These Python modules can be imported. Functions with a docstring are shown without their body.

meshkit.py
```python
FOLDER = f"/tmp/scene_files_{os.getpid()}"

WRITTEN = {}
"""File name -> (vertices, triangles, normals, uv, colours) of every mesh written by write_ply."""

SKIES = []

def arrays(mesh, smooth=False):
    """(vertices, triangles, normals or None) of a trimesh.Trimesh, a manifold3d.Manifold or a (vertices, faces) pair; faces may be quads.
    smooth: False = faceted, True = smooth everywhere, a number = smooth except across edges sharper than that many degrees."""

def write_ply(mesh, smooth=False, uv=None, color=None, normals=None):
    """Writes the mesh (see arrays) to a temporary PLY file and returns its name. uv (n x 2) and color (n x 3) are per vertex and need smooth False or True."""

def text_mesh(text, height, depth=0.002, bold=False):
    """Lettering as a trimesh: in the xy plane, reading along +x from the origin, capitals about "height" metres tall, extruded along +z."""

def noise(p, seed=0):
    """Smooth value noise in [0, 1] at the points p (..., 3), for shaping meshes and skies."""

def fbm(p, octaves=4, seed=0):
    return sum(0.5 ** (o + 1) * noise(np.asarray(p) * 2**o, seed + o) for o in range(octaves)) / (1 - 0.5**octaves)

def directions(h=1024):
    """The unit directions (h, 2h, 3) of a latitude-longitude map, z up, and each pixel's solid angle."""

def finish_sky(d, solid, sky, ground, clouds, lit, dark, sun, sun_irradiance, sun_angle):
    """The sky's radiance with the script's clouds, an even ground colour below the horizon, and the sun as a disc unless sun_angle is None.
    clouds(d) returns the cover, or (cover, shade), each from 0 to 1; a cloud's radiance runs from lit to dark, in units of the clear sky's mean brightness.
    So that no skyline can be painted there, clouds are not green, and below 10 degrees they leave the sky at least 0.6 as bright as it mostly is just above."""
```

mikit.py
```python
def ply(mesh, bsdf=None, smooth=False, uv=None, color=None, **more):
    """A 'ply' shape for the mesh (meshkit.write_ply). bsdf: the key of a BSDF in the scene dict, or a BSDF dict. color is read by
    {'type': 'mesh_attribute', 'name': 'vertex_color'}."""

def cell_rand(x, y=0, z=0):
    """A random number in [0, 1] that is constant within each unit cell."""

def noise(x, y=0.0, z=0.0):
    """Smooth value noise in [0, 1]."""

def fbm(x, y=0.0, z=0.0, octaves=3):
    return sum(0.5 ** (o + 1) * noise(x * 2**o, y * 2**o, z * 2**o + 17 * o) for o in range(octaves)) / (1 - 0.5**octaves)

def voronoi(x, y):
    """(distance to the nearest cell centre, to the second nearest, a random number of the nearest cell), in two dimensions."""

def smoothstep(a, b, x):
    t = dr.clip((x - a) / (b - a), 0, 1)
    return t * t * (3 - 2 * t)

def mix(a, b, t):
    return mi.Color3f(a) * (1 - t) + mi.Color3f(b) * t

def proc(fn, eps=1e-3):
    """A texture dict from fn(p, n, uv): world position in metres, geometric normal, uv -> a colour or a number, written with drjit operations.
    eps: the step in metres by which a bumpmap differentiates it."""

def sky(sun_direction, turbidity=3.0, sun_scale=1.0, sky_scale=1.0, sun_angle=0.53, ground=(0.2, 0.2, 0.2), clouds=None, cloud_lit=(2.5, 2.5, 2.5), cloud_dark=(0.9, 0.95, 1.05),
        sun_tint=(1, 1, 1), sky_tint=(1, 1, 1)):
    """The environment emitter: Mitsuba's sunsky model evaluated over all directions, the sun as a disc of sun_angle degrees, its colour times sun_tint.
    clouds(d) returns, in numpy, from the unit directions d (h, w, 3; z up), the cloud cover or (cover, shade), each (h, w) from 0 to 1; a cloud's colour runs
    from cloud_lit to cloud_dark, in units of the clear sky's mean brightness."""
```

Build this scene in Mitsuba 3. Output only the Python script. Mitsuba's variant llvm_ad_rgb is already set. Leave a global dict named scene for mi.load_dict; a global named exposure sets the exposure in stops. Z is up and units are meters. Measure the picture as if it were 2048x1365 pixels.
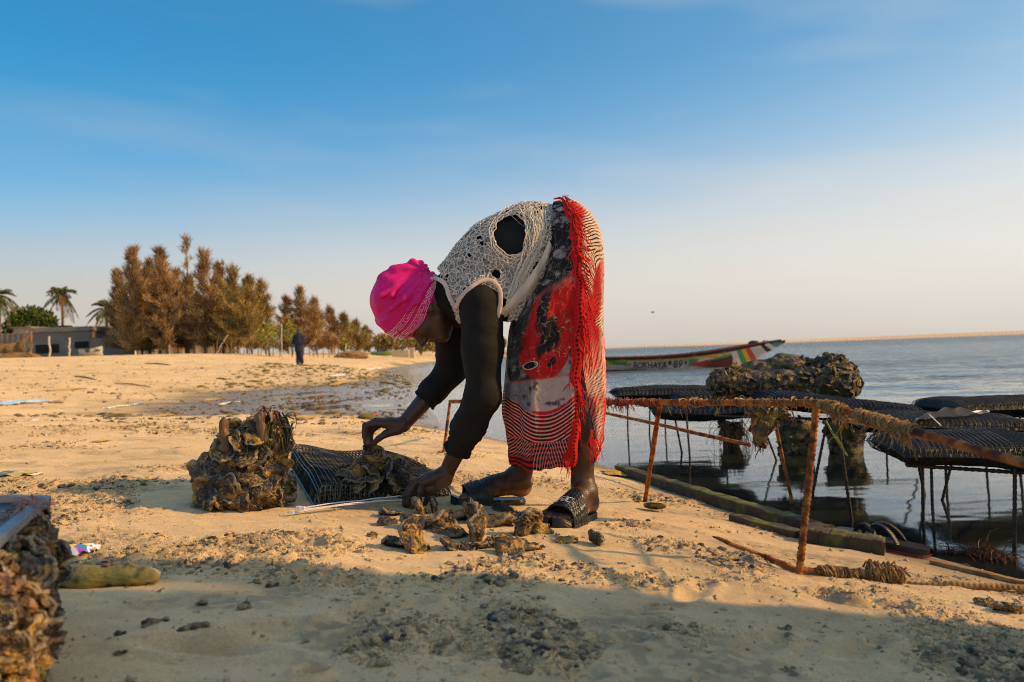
import math, sys
import numpy as np
import drjit as dr
import mitsuba as mi
import trimesh
import mikit, meshkit
from mikit import proc, noise, fbm, smoothstep, mix, cell_rand, voronoi
from scipy.spatial import cKDTree, Delaunay

T = mi.ScalarTransform4f
R0 = np.random.default_rng(7)

# ------------------------------------------------------------------ camera, sky, exposure
F = 1593.0                                   # focal length in pixels of a 2048 px wide frame
CAM_H, PITCH, ROLL = 0.75, math.atan(21.7 / F), math.radians(2.0)
FWD = np.array([0, math.cos(PITCH), math.sin(PITCH)])
UP0 = np.array([0, -math.sin(PITCH), math.cos(PITCH)])
CU = UP0 * math.cos(ROLL) + np.array([math.sin(ROLL), 0, 0])
CR = np.array([math.cos(ROLL), 0, 0]) - UP0 * math.sin(ROLL)
CAM = np.array([0, 0, CAM_H])
exposure = 1.42
SUN = np.array([0.98, -0.13, 0.57])
SUN = SUN / np.linalg.norm(SUN)


def sky_cover(d):
    el = np.degrees(np.arcsin(np.clip(d[..., 2], -1, 1)))
    az = np.degrees(np.arctan2(d[..., 0], d[..., 1]))
    w = meshkit.fbm(np.stack([d[..., 0] * 3.0 + d[..., 2] * 5, d[..., 1] * 3.0 - d[..., 2] * 3, d[..., 2] * 11], -1), 4, seed=3)
    w2 = meshkit.fbm(np.stack([d[..., 0] * 7.0 - d[..., 2] * 8, d[..., 1] * 7.0, d[..., 2] * 30], -1), 4, seed=9)
    sunside = np.clip((az + 40) / 80, 0, 1)
    e0 = 8.3 + 4.6 * sunside
    haze = 0.97 / (1 + (np.maximum(el, 0) / e0) ** 4.0)
    wisp = np.clip((w - 0.47) * 2.6, 0, 1) * (0.35 + 0.65 * w2) * (0.22 + 0.40 * sunside)
    cover = 1 - (1 - haze) * (1 - wisp * np.clip(el / 5, 0, 1))
    shade = np.clip(0.72 * (1 - sunside) + 0.62 * np.exp(-np.maximum(el, 0) / 3.5) + 0.25 * (w - 0.5), 0, 1)
    ang = np.degrees(np.arccos(np.clip(d @ SUN, -1, 1)))
    cover = 1 - (1 - cover) * (1 - 0.88 * np.exp(-(ang / 44) ** 2)) * (1 - 0.10 * np.clip((el - 20) / 20, 0, 1))
    return np.clip(cover, 0, 1), shade


scene = {
    "camera": {"type": "thinlens", "fov_axis": "x", "fov": math.degrees(2 * math.atan(1024 / F)), "aperture_radius": 0.0034, "focus_distance": 2.72,
               "near_clip": 0.05, "far_clip": 9000.0, "to_world": T().look_at(origin=CAM.tolist(), target=(CAM + FWD).tolist(), up=CU.tolist())},
    "sky_light": mikit.sky(SUN.tolist(), turbidity=3.0, sun_scale=1.0, sky_scale=1.9, sun_angle=1.3, ground=(0.22, 0.19, 0.15), clouds=sky_cover,
                           cloud_lit=(3.35, 3.14, 2.86), cloud_dark=(2.15, 1.88, 1.60), sun_tint=(1.12, 0.84, 0.48), sky_tint=(0.08, 0.72, 0.96)),
}
labels = {}
used = {}


# ------------------------------------------------------------------ helpers
def at(px, py, Y):
    """the point at the world depth Y that lies along the photograph's line of sight (2048 px coordinates)"""
    d = CR * ((px - 1024) / F) + CU * ((682.5 - py) / F) + FWD
    return CAM + d * (Y / d[1])


def mpx(Y):
    return Y / F


def name(base):
    n = used.get(base, 0)
    used[base] = n + 1
    return base if n == 0 else f"{base}_{n:03d}"


def tag(key, label=None, category=None, group=None, kind=None):
    e = {}
    if label: e["label"] = label
    if category: e["category"] = category
    if group: e["group"] = group
    if kind: e["kind"] = kind
    labels[key] = e
    return key


def thing(base, label, category, group=None):
    return tag(name(base), label, category, group)


def put(key, mesh, bsdf, smooth=True, uv=None, color=None, label=None, category=None, group=None, kind=None, **more):
    """one entry of the scene; key without a parent is numbered by the caller through name()"""
    scene[key] = mikit.ply(mesh, bsdf, smooth=smooth, uv=uv, color=color, **more)
    if label or category or group or kind:
        tag(key, label, category, group, kind)
    return key


def part(parent, base, mesh, bsdf, smooth=True, **k):
    return put(name(f"{parent}__{base}"), mesh, bsdf, smooth, **k)


def copy_of(key, shape, M, **k):
    scene[key] = {**shape, "to_world": T(np.asarray(M).tolist())}
    if k:
        tag(key, **k)
    return key


def xf(loc, rot=np.eye(3), s=1.0):
    M = np.eye(4)
    M[:3, :3] = np.asarray(rot) * np.asarray(s)
    M[:3, 3] = loc
    return M


def rot(axis, deg):
    return trimesh.transformations.rotation_matrix(math.radians(deg), axis)[:3, :3]


def euler(rx, ry, rz):
    return rot([0, 0, 1], rz) @ rot([0, 1, 0], ry) @ rot([1, 0, 0], rx)


def TM(v, f):
    return trimesh.Trimesh(np.asarray(v, float), np.asarray(f, int), process=False)


def cat(ms):
    vs, fs, o = [], [], 0
    for m in ms:
        vs.append(np.asarray(m.vertices)); fs.append(np.asarray(m.faces) + o); o += len(m.vertices)
    return TM(np.vstack(vs), np.vstack(fs))


def sweep(path, radii, sides=8, caps=True, flat=1.0, up=None):
    """a tube along a path; flat squeezes it across its second axis"""
    p = np.asarray(path, float)
    n = len(p)
    r = np.broadcast_to(np.asarray(radii, float), (n,))
    t = np.gradient(p, axis=0)
    t /= np.linalg.norm(t, axis=1, keepdims=True) + 1e-12
    a = np.zeros((n, 3))
    g = np.array([0, 0, 1.0]) if up is None else np.asarray(up, float)
    if up is None and abs(t[0] @ g) > 0.9: g = np.array([1.0, 0, 0])
    for i in range(n):
        g2 = g - t[i] * (g @ t[i])
        if np.linalg.norm(g2) < 1e-6: g2 = a[i - 1]
        a[i] = g2 / np.linalg.norm(g2)
        if up is None: g = a[i]
    b = np.cross(t, a)
    th = np.arange(sides) * 2 * math.pi / sides + (math.pi / 4 if sides == 4 else 0)
    v = (p[:, None] + r[:, None, None] * (np.cos(th)[None, :, None] * b[:, None] + flat * np.sin(th)[None, :, None] * a[:, None])).reshape(-1, 3)
    i, j = np.meshgrid(np.arange(n - 1), np.arange(sides), indexing="ij")
    q = np.stack([i * sides + j, i * sides + (j + 1) % sides, (i + 1) * sides + (j + 1) % sides, (i + 1) * sides + j], -1).reshape(-1, 4)
    f = np.vstack([q[:, [0, 1, 2]], q[:, [0, 2, 3]]])
    if caps:
        v = np.vstack([v, p[:1], p[-1:]])
        k = np.arange(sides)
        c0 = np.stack([np.full(sides, n * sides), (k + 1) % sides, k], 1)
        c1 = np.stack([np.full(sides, n * sides + 1), (n - 1) * sides + k, (n - 1) * sides + (k + 1) % sides], 1)
        f = np.vstack([f, c0, c1])
    return TM(v, f)


def grid_faces(n, m, wrap=False):
    i, j = np.meshgrid(np.arange(n - 1), np.arange(m if wrap else m - 1), indexing="ij")
    j2 = (j + 1) % m
    q = np.stack([i * m + j, i * m + j2, (i + 1) * m + j2, (i + 1) * m + j], -1).reshape(-1, 4)
    return np.vstack([q[:, [0, 1, 2]], q[:, [0, 2, 3]]])


def box(lo, hi):
    lo, hi = np.asarray(lo, float), np.asarray(hi, float)
    m = trimesh.creation.box(hi - lo)
    m.apply_translation((lo + hi) / 2)
    return TM(m.vertices, m.faces)


def beam(a, b, w, h, up=(0, 0, 1), jitter=0.0, seed=0, n=8):
    """a rectangular timber from a to b, its edges worn by jitter"""
    a, b = np.asarray(a, float), np.asarray(b, float)
    ts = np.linspace(0, 1, n)
    p = a[None] * (1 - ts[:, None]) + b[None] * ts[:, None]
    t = (b - a) / np.linalg.norm(b - a)
    u = np.asarray(up, float); u = u - t * (u @ t); u /= np.linalg.norm(u)
    s = np.cross(t, u)
    c = 0.16
    ring = np.array([(-1 + c, -1), (1 - c, -1), (1, -1 + c), (1, 1 - c), (1 - c, 1), (-1 + c, 1), (-1, 1 - c), (-1, -1 + c)])
    rg = np.random.default_rng(seed)
    v = []
    for i in range(n):
        rr = ring * (1 + jitter * rg.normal(size=(8, 1)))
        v.append(p[i] + rr[:, :1] * s * w / 2 + rr[:, 1:] * u * h / 2)
    v = np.vstack(v + [p[:1], p[-1:]])
    k = np.arange(8)
    f = np.vstack([grid_faces(n, 8, True)[:, ::-1], np.stack([np.full(8, n * 8), k, (k + 1) % 8], 1), np.stack([np.full(8, n * 8 + 1), (n - 1) * 8 + (k + 1) % 8, (n - 1) * 8 + k], 1)])
    return TM(v, f)


def blob(r=1.0, sub=2, amp=0.2, freq=1.5, seed=0, squash=(1, 1, 1)):
    m = trimesh.creation.icosphere(subdivisions=sub, radius=1.0)
    v = np.asarray(m.vertices)
    d = 1 + amp * 2 * (meshkit.fbm(v * freq + seed * 7.13 + 50, 3, seed) - 0.5)
    return TM(v * d[:, None] * r * np.asarray(squash), m.faces)


def displace(m, amp, freq, seed=0, octaves=3):
    """pushes the vertices of a smooth mesh along their normals by noise"""
    v = np.asarray(m.vertices)
    n = meshkit.arrays(m, True)[2]
    d = (meshkit.fbm(v * freq + 100, octaves, seed) - 0.5) * 2 * amp
    return TM(v + n * d[:, None], m.faces)


# ---- implicit bodies: rounded cones and ellipsoids blended on a grid, meshed by surface nets
class Body:
    def __init__(self, lo, hi, h):
        self.lo, self.h = np.asarray(lo, float), h
        self.n = np.ceil((np.asarray(hi) - self.lo) / h).astype(int) + 1
        self.d = np.full(self.n, 0.2, np.float32)

    def _win(self, lo, hi):
        a = np.clip(np.floor((lo - self.lo) / self.h).astype(int), 0, self.n - 1)
        b = np.clip(np.ceil((hi - self.lo) / self.h).astype(int) + 1, 1, self.n)
        ax = [self.lo[k] + self.h * np.arange(a[k], b[k]) for k in range(3)]
        P = np.stack(np.meshgrid(*ax, indexing="ij"), -1)
        return tuple(slice(a[k], b[k]) for k in range(3)), P

    def _blend(self, sl, e, k):
        d = self.d[sl]
        hh = np.clip(0.5 + 0.5 * (d - e) / k, 0, 1)
        self.d[sl] = d * (1 - hh) + e * hh - k * hh * (1 - hh)

    def cone(self, a, b, ra, rb, k=0.02, sq=None):
        """a capsule whose radius runs from ra to rb; sq = (axis, factor): thinner across that axis"""
        a, b = np.asarray(a, float), np.asarray(b, float)
        m = max(ra, rb) * 1.6 + k * 2 + 3 * self.h
        sl, P = self._win(np.minimum(a, b) - m, np.maximum(a, b) + m)
        ab = b - a
        t = np.clip(((P - a) @ ab) / (ab @ ab + 1e-12), 0, 1)
        q = P - a - t[..., None] * ab
        if sq is not None:
            ax = np.asarray(sq[0], float); ax /= np.linalg.norm(ax)
            q = q + ax * ((q @ ax) * (1 / sq[1] - 1))[..., None]
        self._blend(sl, np.linalg.norm(q, axis=-1) - (ra + (rb - ra) * t), k)
        return self

    def chain(self, pts, rs, k=0.02, sq=None):
        for i in range(len(pts) - 1):
            self.cone(pts[i], pts[i + 1], rs[i], rs[i + 1], k, sq)
        return self

    def ell(self, c, r, rotm=np.eye(3), k=0.02):
        c, r = np.asarray(c, float), np.asarray(r, float)
        m = r.max() * 1.3 + 2 * k + 3 * self.h
        sl, P = self._win(c - m, c + m)
        q = (P - c) @ rotm
        k0 = np.linalg.norm(q / r, axis=-1)
        k1 = np.linalg.norm(q / r**2, axis=-1) + 1e-9
        self._blend(sl, k0 * (k0 - 1) / k1, k)
        return self

    def carve(self, c, r, rotm=np.eye(3), k=0.01):
        c, r = np.asarray(c, float), np.asarray(r, float)
        m = r.max() * 1.3 + 2 * k + 3 * self.h
        sl, P = self._win(c - m, c + m)
        q = (P - c) @ rotm
        k0 = np.linalg.norm(q / r, axis=-1)
        k1 = np.linalg.norm(q / r**2, axis=-1) + 1e-9
        e = -(k0 * (k0 - 1) / k1)
        d = self.d[sl]
        hh = np.clip(0.5 - 0.5 * (d - e) / k, 0, 1)
        self.d[sl] = d * (1 - hh) + e * hh + k * hh * (1 - hh)
        return self

    def cut(self, point, normal):
        """removes the side that normal points to"""
        point, normal = np.asarray(point, float), np.asarray(normal, float) / np.linalg.norm(normal)
        ax = [self.lo[k] + self.h * np.arange(self.n[k]) for k in range(3)]
        pl = ax[0][:, None, None] * normal[0] + ax[1][None, :, None] * normal[1] + ax[2][None, None, :] * normal[2] - point @ normal
        self.d = np.maximum(self.d, pl.astype(np.float32))
        return self

    def mesh(self):
        return surface_nets(self.d, self.lo, self.h)


def surface_nets(d, lo, h):
    s = d < 0
    n = np.array(d.shape)
    cnt = np.zeros(n - 1, np.int8)
    for c in np.ndindex(2, 2, 2):
        cnt += s[c[0]:n[0] - 1 + c[0], c[1]:n[1] - 1 + c[1], c[2]:n[2] - 1 + c[2]]
    cells = np.argwhere((cnt > 0) & (cnt < 8))
    idx = np.full(n - 1, -1, np.int64)
    idx[tuple(cells.T)] = np.arange(len(cells))
    acc, num = np.zeros((len(cells), 3)), np.zeros(len(cells))
    corners = [np.array(c) for c in np.ndindex(2, 2, 2)]
    for a in corners:
        for k in range(3):
            if a[k] == 0:
                b = a.copy(); b[k] = 1
                da, db = d[tuple((cells + a).T)], d[tuple((cells + b).T)]
                cross = (da < 0) != (db < 0)
                t = np.where(cross, da / np.where(cross, da - db, 1), 0)
                acc += np.where(cross[:, None], a + t[:, None] * (b - a), 0)
                num += cross
    v = lo + h * (cells + acc / num[:, None])
    faces = []
    for k in range(3):
        o = [x for x in range(3) if x != k]
        sl0 = [slice(None)] * 3; sl1 = [slice(None)] * 3
        sl0[k] = slice(0, n[k] - 1); sl1[k] = slice(1, n[k])
        A, B = s[tuple(sl0)], s[tuple(sl1)]
        e = np.argwhere(A != B)
        ok = np.all([(e[:, o[0]] > 0), (e[:, o[1]] > 0), (e[:, o[0]] < n[o[0]] - 1), (e[:, o[1]] < n[o[1]] - 1)], axis=0)
        e = e[ok]
        inside = A[tuple(e.T)]
        q = []
        for da, db in ((1, 1), (0, 1), (0, 0), (1, 0)):
            c = e.copy(); c[:, o[0]] -= da; c[:, o[1]] -= db
            q.append(idx[tuple(c.T)])
        q = np.stack(q, 1)
        flip = inside if k != 1 else ~inside
        q[~flip] = q[~flip][:, ::-1]
        faces.append(q)
    q = np.vstack(faces)
    return TM(v, np.vstack([q[:, [0, 1, 2]], q[:, [0, 2, 3]]]))


def relax(m, it=4):
    """volume keeping smoothing of a dense mesh"""
    from scipy.sparse import coo_matrix, diags
    v, f = np.asarray(m.vertices, float), np.asarray(m.faces)
    i = np.concatenate([f[:, 0], f[:, 1], f[:, 2], f[:, 1], f[:, 2], f[:, 0]])
    j = np.concatenate([f[:, 1], f[:, 2], f[:, 0], f[:, 0], f[:, 1], f[:, 2]])
    A = coo_matrix((np.ones(len(i)), (i, j)), shape=(len(v), len(v))).tocsr()
    A.data[:] = 1
    n = np.asarray(A.sum(1)).ravel()
    W = diags(1 / np.maximum(n, 1)) @ A
    for _ in range(it):
        for k in (.5, -.51):
            v = v + k * (W @ v - v)
    return TM(v, f)


# ------------------------------------------------------------------ materials
def rgb(*c):
    return {"type": "rgb", "value": list(c)}


def mat(key, base, rough=0.7, metallic=0.0, spec=0.5, bump=None, two=True, **more):
    """a principled surface; base is a colour, a function or 'vertex'"""
    tex = {"type": "mesh_attribute", "name": "vertex_color"} if base == "vertex" else proc(base) if callable(base) else rgb(*base)
    b = {"type": "principled", "base_color": tex, "roughness": proc(rough) if callable(rough) else rough, "metallic": metallic, "specular": spec, **more}
    if bump:
        b = {"type": "bumpmap", "arbitrary": proc(bump[0], bump[1]), "scale": bump[2], "bsdf": b}
    scene[key] = {"type": "twosided", "bsdf": b} if two else b
    return key
# ------------------------------------------------------------------ the beach
SHORE = np.array([(9, -12), (3.4, -3.0), (2.45, 0.2), (1.95, 1.4), (1.55, 2.4), (1.17, 3.3), (0.78, 4.5), (0.35, 5.8), (-0.62, 7.9), (-1.1, 10.6), (-1.8, 14.6), (-3.1, 24), (-6.2, 40), (-7.6, 75), (-5.0, 110), (0.6, 140), (-6, 190), (-60, 320), (-160, 1500), (-400, 5000.)])


def shore_distance(x, y):
    """metres landward of the waterline (negative over the water)"""
    p = np.stack([np.ravel(x), np.ravel(y)], -1).astype(float)
    best, side = np.full(len(p), 1e18), np.zeros(len(p))
    for a, b in zip(SHORE[:-1], SHORE[1:]):
        ab = b - a
        t = np.clip(((p - a) @ ab) / (ab @ ab), 0, 1)
        q = p - a - t[:, None] * ab
        d = (q**2).sum(1)
        c = ab[0] * (p[:, 1] - a[1]) - ab[1] * (p[:, 0] - a[0])
        m = d < best
        best[m], side[m] = d[m], c[m]
    return (np.sqrt(best) * np.where(side > 0, 1, -1)).reshape(np.shape(x))


def sst(a, b, x):
    t = np.clip((x - a) / (b - a), 0, 1)
    return t * t * (3 - 2 * t)


def height0(x, y):
    """the beach without its small relief"""
    x, y = np.asarray(x, float), np.asarray(y, float)
    s = shore_distance(x, y)
    near = np.interp(s, [0, .1, .5, 1, 2, 3.5, 6, 12, 30], [0, .03, .105, .165, .255, .33, .40, .46, .55])
    flat = np.interp(s, [0, 1.5, 3, 5, 8, 14, 30], [0, .005, .016, .07, .26, .45, .6])
    far = np.interp(s, [0, 1, 2.5, 5, 12, 40], [0, .10, .42, .56, .72, 1.0])
    a, b = sst(5.5, 12, y), sst(18, 33, y)
    z = near * (1 - a) + a * (flat * (1 - b) + far * b)
    z = z + 0.62 * sst(3, 15, s) * sst(12, 52, y)
    z = np.where(s < 0, np.maximum(0.24 * s, -1.2), z)
    return z


def relief(x, y):
    p = np.stack([x, y, np.zeros_like(x)], -1)
    s = shore_distance(x, y)
    dry = sst(0.05, 0.9, s)
    r = (meshkit.fbm(p * 0.9 + 11, 3, 5) - 0.5) * 0.05 * dry + (meshkit.fbm(p * 3.3 + 31, 3, 6) - 0.5) * 0.024 * dry
    fade = 1 - sst(9, 20, y)
    clump = clod_density(x, y)
    r = r + clump * np.maximum(meshkit.noise(p * 52, 8) - 0.40, 0) * 0.026 * fade + clump * np.maximum(meshkit.noise(p * 27 + 5, 9) - 0.5, 0) * 0.020 * fade
    r = r + (meshkit.fbm(p * 16 + 3, 3, 10) - 0.5) * 0.0095 * dry * fade
    # puddles on the far wet flats
    fl = sst(5.5, 9, y) * (1 - sst(26, 36, y)) * np.clip(1 - s / 6, 0, 1) * (s > -1)
    r = r + fl * (meshkit.fbm(p * np.array([0.8, 0.35, 1]) + 71, 3, 12) - 0.52) * 0.045
    for (cx, cy, rx, ry, a, h) in MARKS:
        c, sn = math.cos(a), math.sin(a)
        u, v = ((x - cx) * c + (y - cy) * sn) / rx, (-(x - cx) * sn + (y - cy) * c) / ry
        q = u * u + v * v
        r = r + h * np.exp(-q * 1.6) - 0.45 * h * np.exp(-(np.sqrt(q) - 1.35) ** 2 * 6)
    return r


def clod_density(x, y):
    p = np.stack([x, y, np.zeros_like(x)], -1)
    s = shore_distance(x, y)
    m = meshkit.fbm(p * np.array([1.1, 1.5, 1]) + 23, 3, 15)
    f = meshkit.fbm(p * np.array([3.4, 4.2, 1]) + 43, 3, 16)
    d = 0.55 * m + 0.45 * f
    for (cx, cy, rx, ry, a) in CLUSTERS:
        d = d + a * np.exp(-((x - cx) / rx) ** 2 - ((y - cy) / ry) ** 2)
    return sst(0.49, 0.66, d) * sst(0.12, 0.5, s) * (1 - 0.6 * sst(14, 30, y))


MARKS, CLUSTERS = [], []


def ground(px, py):
    """where the line of sight through a photograph pixel meets the smooth beach or the water"""
    d = CR * ((px - 1024) / F) + CU * ((682.5 - py) / F) + FWD
    ts = np.concatenate([np.linspace(0.6, 12, 1200), np.geomspace(12, 400, 1200)])
    P = CAM + d * ts[:, None]
    h = np.maximum(height0(P[:, 0], P[:, 1]), 0)
    i = int(np.argmax(P[:, 2] < h))
    a, b = P[i - 1], P[i]
    fa, fb = a[2] - h[i - 1], b[2] - h[i]
    return a + (b - a) * (fa / (fa - fb))


def gz(x, y):
    return float(height0(np.array([x]), np.array([y]))[0] + relief(np.array([x]), np.array([y]))[0])


def on_ground(px, py, sink=0.0):
    g = ground(px, py)
    return np.array([g[0], g[1], max(gz(g[0], g[1]), 0.0) - sink])


for (px, py, rx, ry, a, h) in [(1700, 1192, .05, .028, -.5, .022), (1655, 1178, .035, .02, -.4, -.016), (1740, 1098, .03, .02, 0, -.012), (400, 1300, .10, .03, -.1, -.02), (470, 1283, .07, .02, .2, .014),
                               (1300, 1240, .06, .03, 0, .008), (930, 1180, .05, .03, .3, -.010), (620, 1345, .02, .016, 0, -.03), (1310, 1212, .012, .010, 0, -.02), (800, 1290, .12, .05, .2, -.010), (1450, 1120, .09, .03, -.3, -.008)]:
    g_ = ground(px, py)
    MARKS.append((g_[0], g_[1], rx, ry, a, h))
for (px, py, a) in [(980, 1230, .3), (760, 1215, .5), (560, 1260, .2), (930, 1310, -.2), (1180, 1290, .4), (1520, 1290, .9), (1720, 1290, .7), (1380, 1180, 1.0), (300, 1110, .4), (560, 1090, .1), (640, 1150, .6), (1250, 1150, .8), (330, 900, .2), (180, 930, .3), (690, 1240, 1.1), (1060, 1350, .2), (480, 1130, .7)]:
    g_ = ground(px, py)
    MARKS.append((g_[0], g_[1], .085, .034, a, -.012)); MARKS.append((g_[0] + .09 * math.cos(a), g_[1] + .09 * math.sin(a), .032, .030, a, -.010))


for (px, py, w, h, a) in [(335, 1250, 130, 22, .16), (745, 1300, 110, 60, .17), (1090, 1305, 110, 34, .20), (1370, 1262, 260, 40, .15), (640, 1165, 190, 40, .13), (1010, 1130, 190, 24, .14), (880, 1150, 240, 30, .10), (1270, 1085, 160, 26, .14), (1330, 1095, 80, 20, .10), (560, 1080, 300, 24, .12), (450, 1120, 160, 22, .10), (250, 970, 260, 30, .15), (120, 985, 200, 20, .12), (330, 940, 120, 16, .12), (150, 900, 240, 12, .12), (300, 860, 220, 10, .10), (1010, 1160, 170, 26, .10), (1600, 1240, 200, 30, .08), (1940, 1280, 160, 40, .12), (150, 1250, 60, 40, .12), (1440, 1060, 60, 14, .10)]:
    g_ = ground(px, py)
    CLUSTERS.append((g_[0], g_[1], w * g_[1] / F, h * g_[1] ** 2 / (F * .55), a))


def grown(lo, hi, step, far_lo, far_hi, rate):
    core = np.arange(lo, hi + step / 2, step)
    out = [core]
    for end, far, sgn in ((lo, far_lo, -1), (hi, far_hi, 1)):
        q, d, st = [], 0.0, step
        while end + sgn * d > far if sgn < 0 else end + d < far:
            st *= rate; d += st; q.append(end + sgn * d)
        out.append(np.array(q))
    return np.sort(np.concatenate(out))


gx, gy = grown(-1.75, 1.75, 0.008, -420, 1900, 1.033), grown(0.95, 3.5, 0.0085, -14, 2600, 1.033)
X, Y = np.meshgrid(gx, gy)
S = shore_distance(X, Y)
Z = height0(X, Y) + relief(X, Y)
fc = grid_faces(len(gy), len(gx))
keep = S.ravel()[fc].max(1) > -7
fc = fc[keep]
V = np.stack([X, Y, Z], -1).reshape(-1, 3)
ids = np.unique(fc)
remap = np.full(len(V), -1); remap[ids] = np.arange(len(ids))
V, fc = V[ids], remap[fc]


def sand_color(p, n, uv):
    a = fbm(p.x * 1.7, p.y * 1.7, 0.0, 3)
    b = fbm(p.x * 9.0, p.y * 9.0, 2.0, 3)
    g = noise(p.x * 420, p.y * 420, p.z * 420)
    c = mix((0.47, 0.350, 0.188), (0.60, 0.450, 0.250), smoothstep(0.3, 0.7, a) * 0.6 + b * 0.4)
    c = c * (0.80 + 0.38 * g)
    # the grey organic mud that the burrowing animals bring up, in patches
    m = fbm(p.x * 1.1 + 23, p.y * 1.5 + 23, 23.0, 3) * 0.5 + fbm(p.x * 6.0, p.y * 7.0, 4.0, 3) * 0.5
    mud = smoothstep(0.57, 0.68, m) * (0.35 + 0.65 * smoothstep(0.4, 0.62, noise(p.x * 55, p.y * 55, p.z * 40)))
    c = mix(c, (0.13, 0.115, 0.09), mud * 0.5)
    wet = 1 - smoothstep(0.015, 0.115, p.z + (a - 0.5) * 0.05)
    c = mix(c, c * mi.Color3f(0.40, 0.40, 0.42), wet)
    alg = smoothstep(0.52, 0.66, fbm(p.x * 0.5, p.y * 0.22, 9.0, 4)) * smoothstep(14.0, 24.0, p.y) * (1 - smoothstep(0.10, 0.45, p.z))
    return mix(c, (0.13, 0.12, 0.025), alg * 0.75)


def sand_rough(p, n, uv):
    a = fbm(p.x * 1.7, p.y * 1.7, 0.0, 3)
    return 0.13 + 0.79 * smoothstep(0.006, 0.07, p.z + (a - 0.5) * 0.05)


def sand_bump(p, n, uv):
    return noise(p.x * 260, p.y * 260, p.z * 260) * 0.5 + fbm(p.x * 60, p.y * 60, p.z * 60, 3) * 1.6


mat("sand_mat", sand_color, rough=sand_rough, spec=0.4, bump=(sand_bump, 0.002, 0.0016))
put("beach_sand", TM(V, fc), "sand_mat", True, kind="structure", label="pale golden sand beach sloping down to the water")

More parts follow.
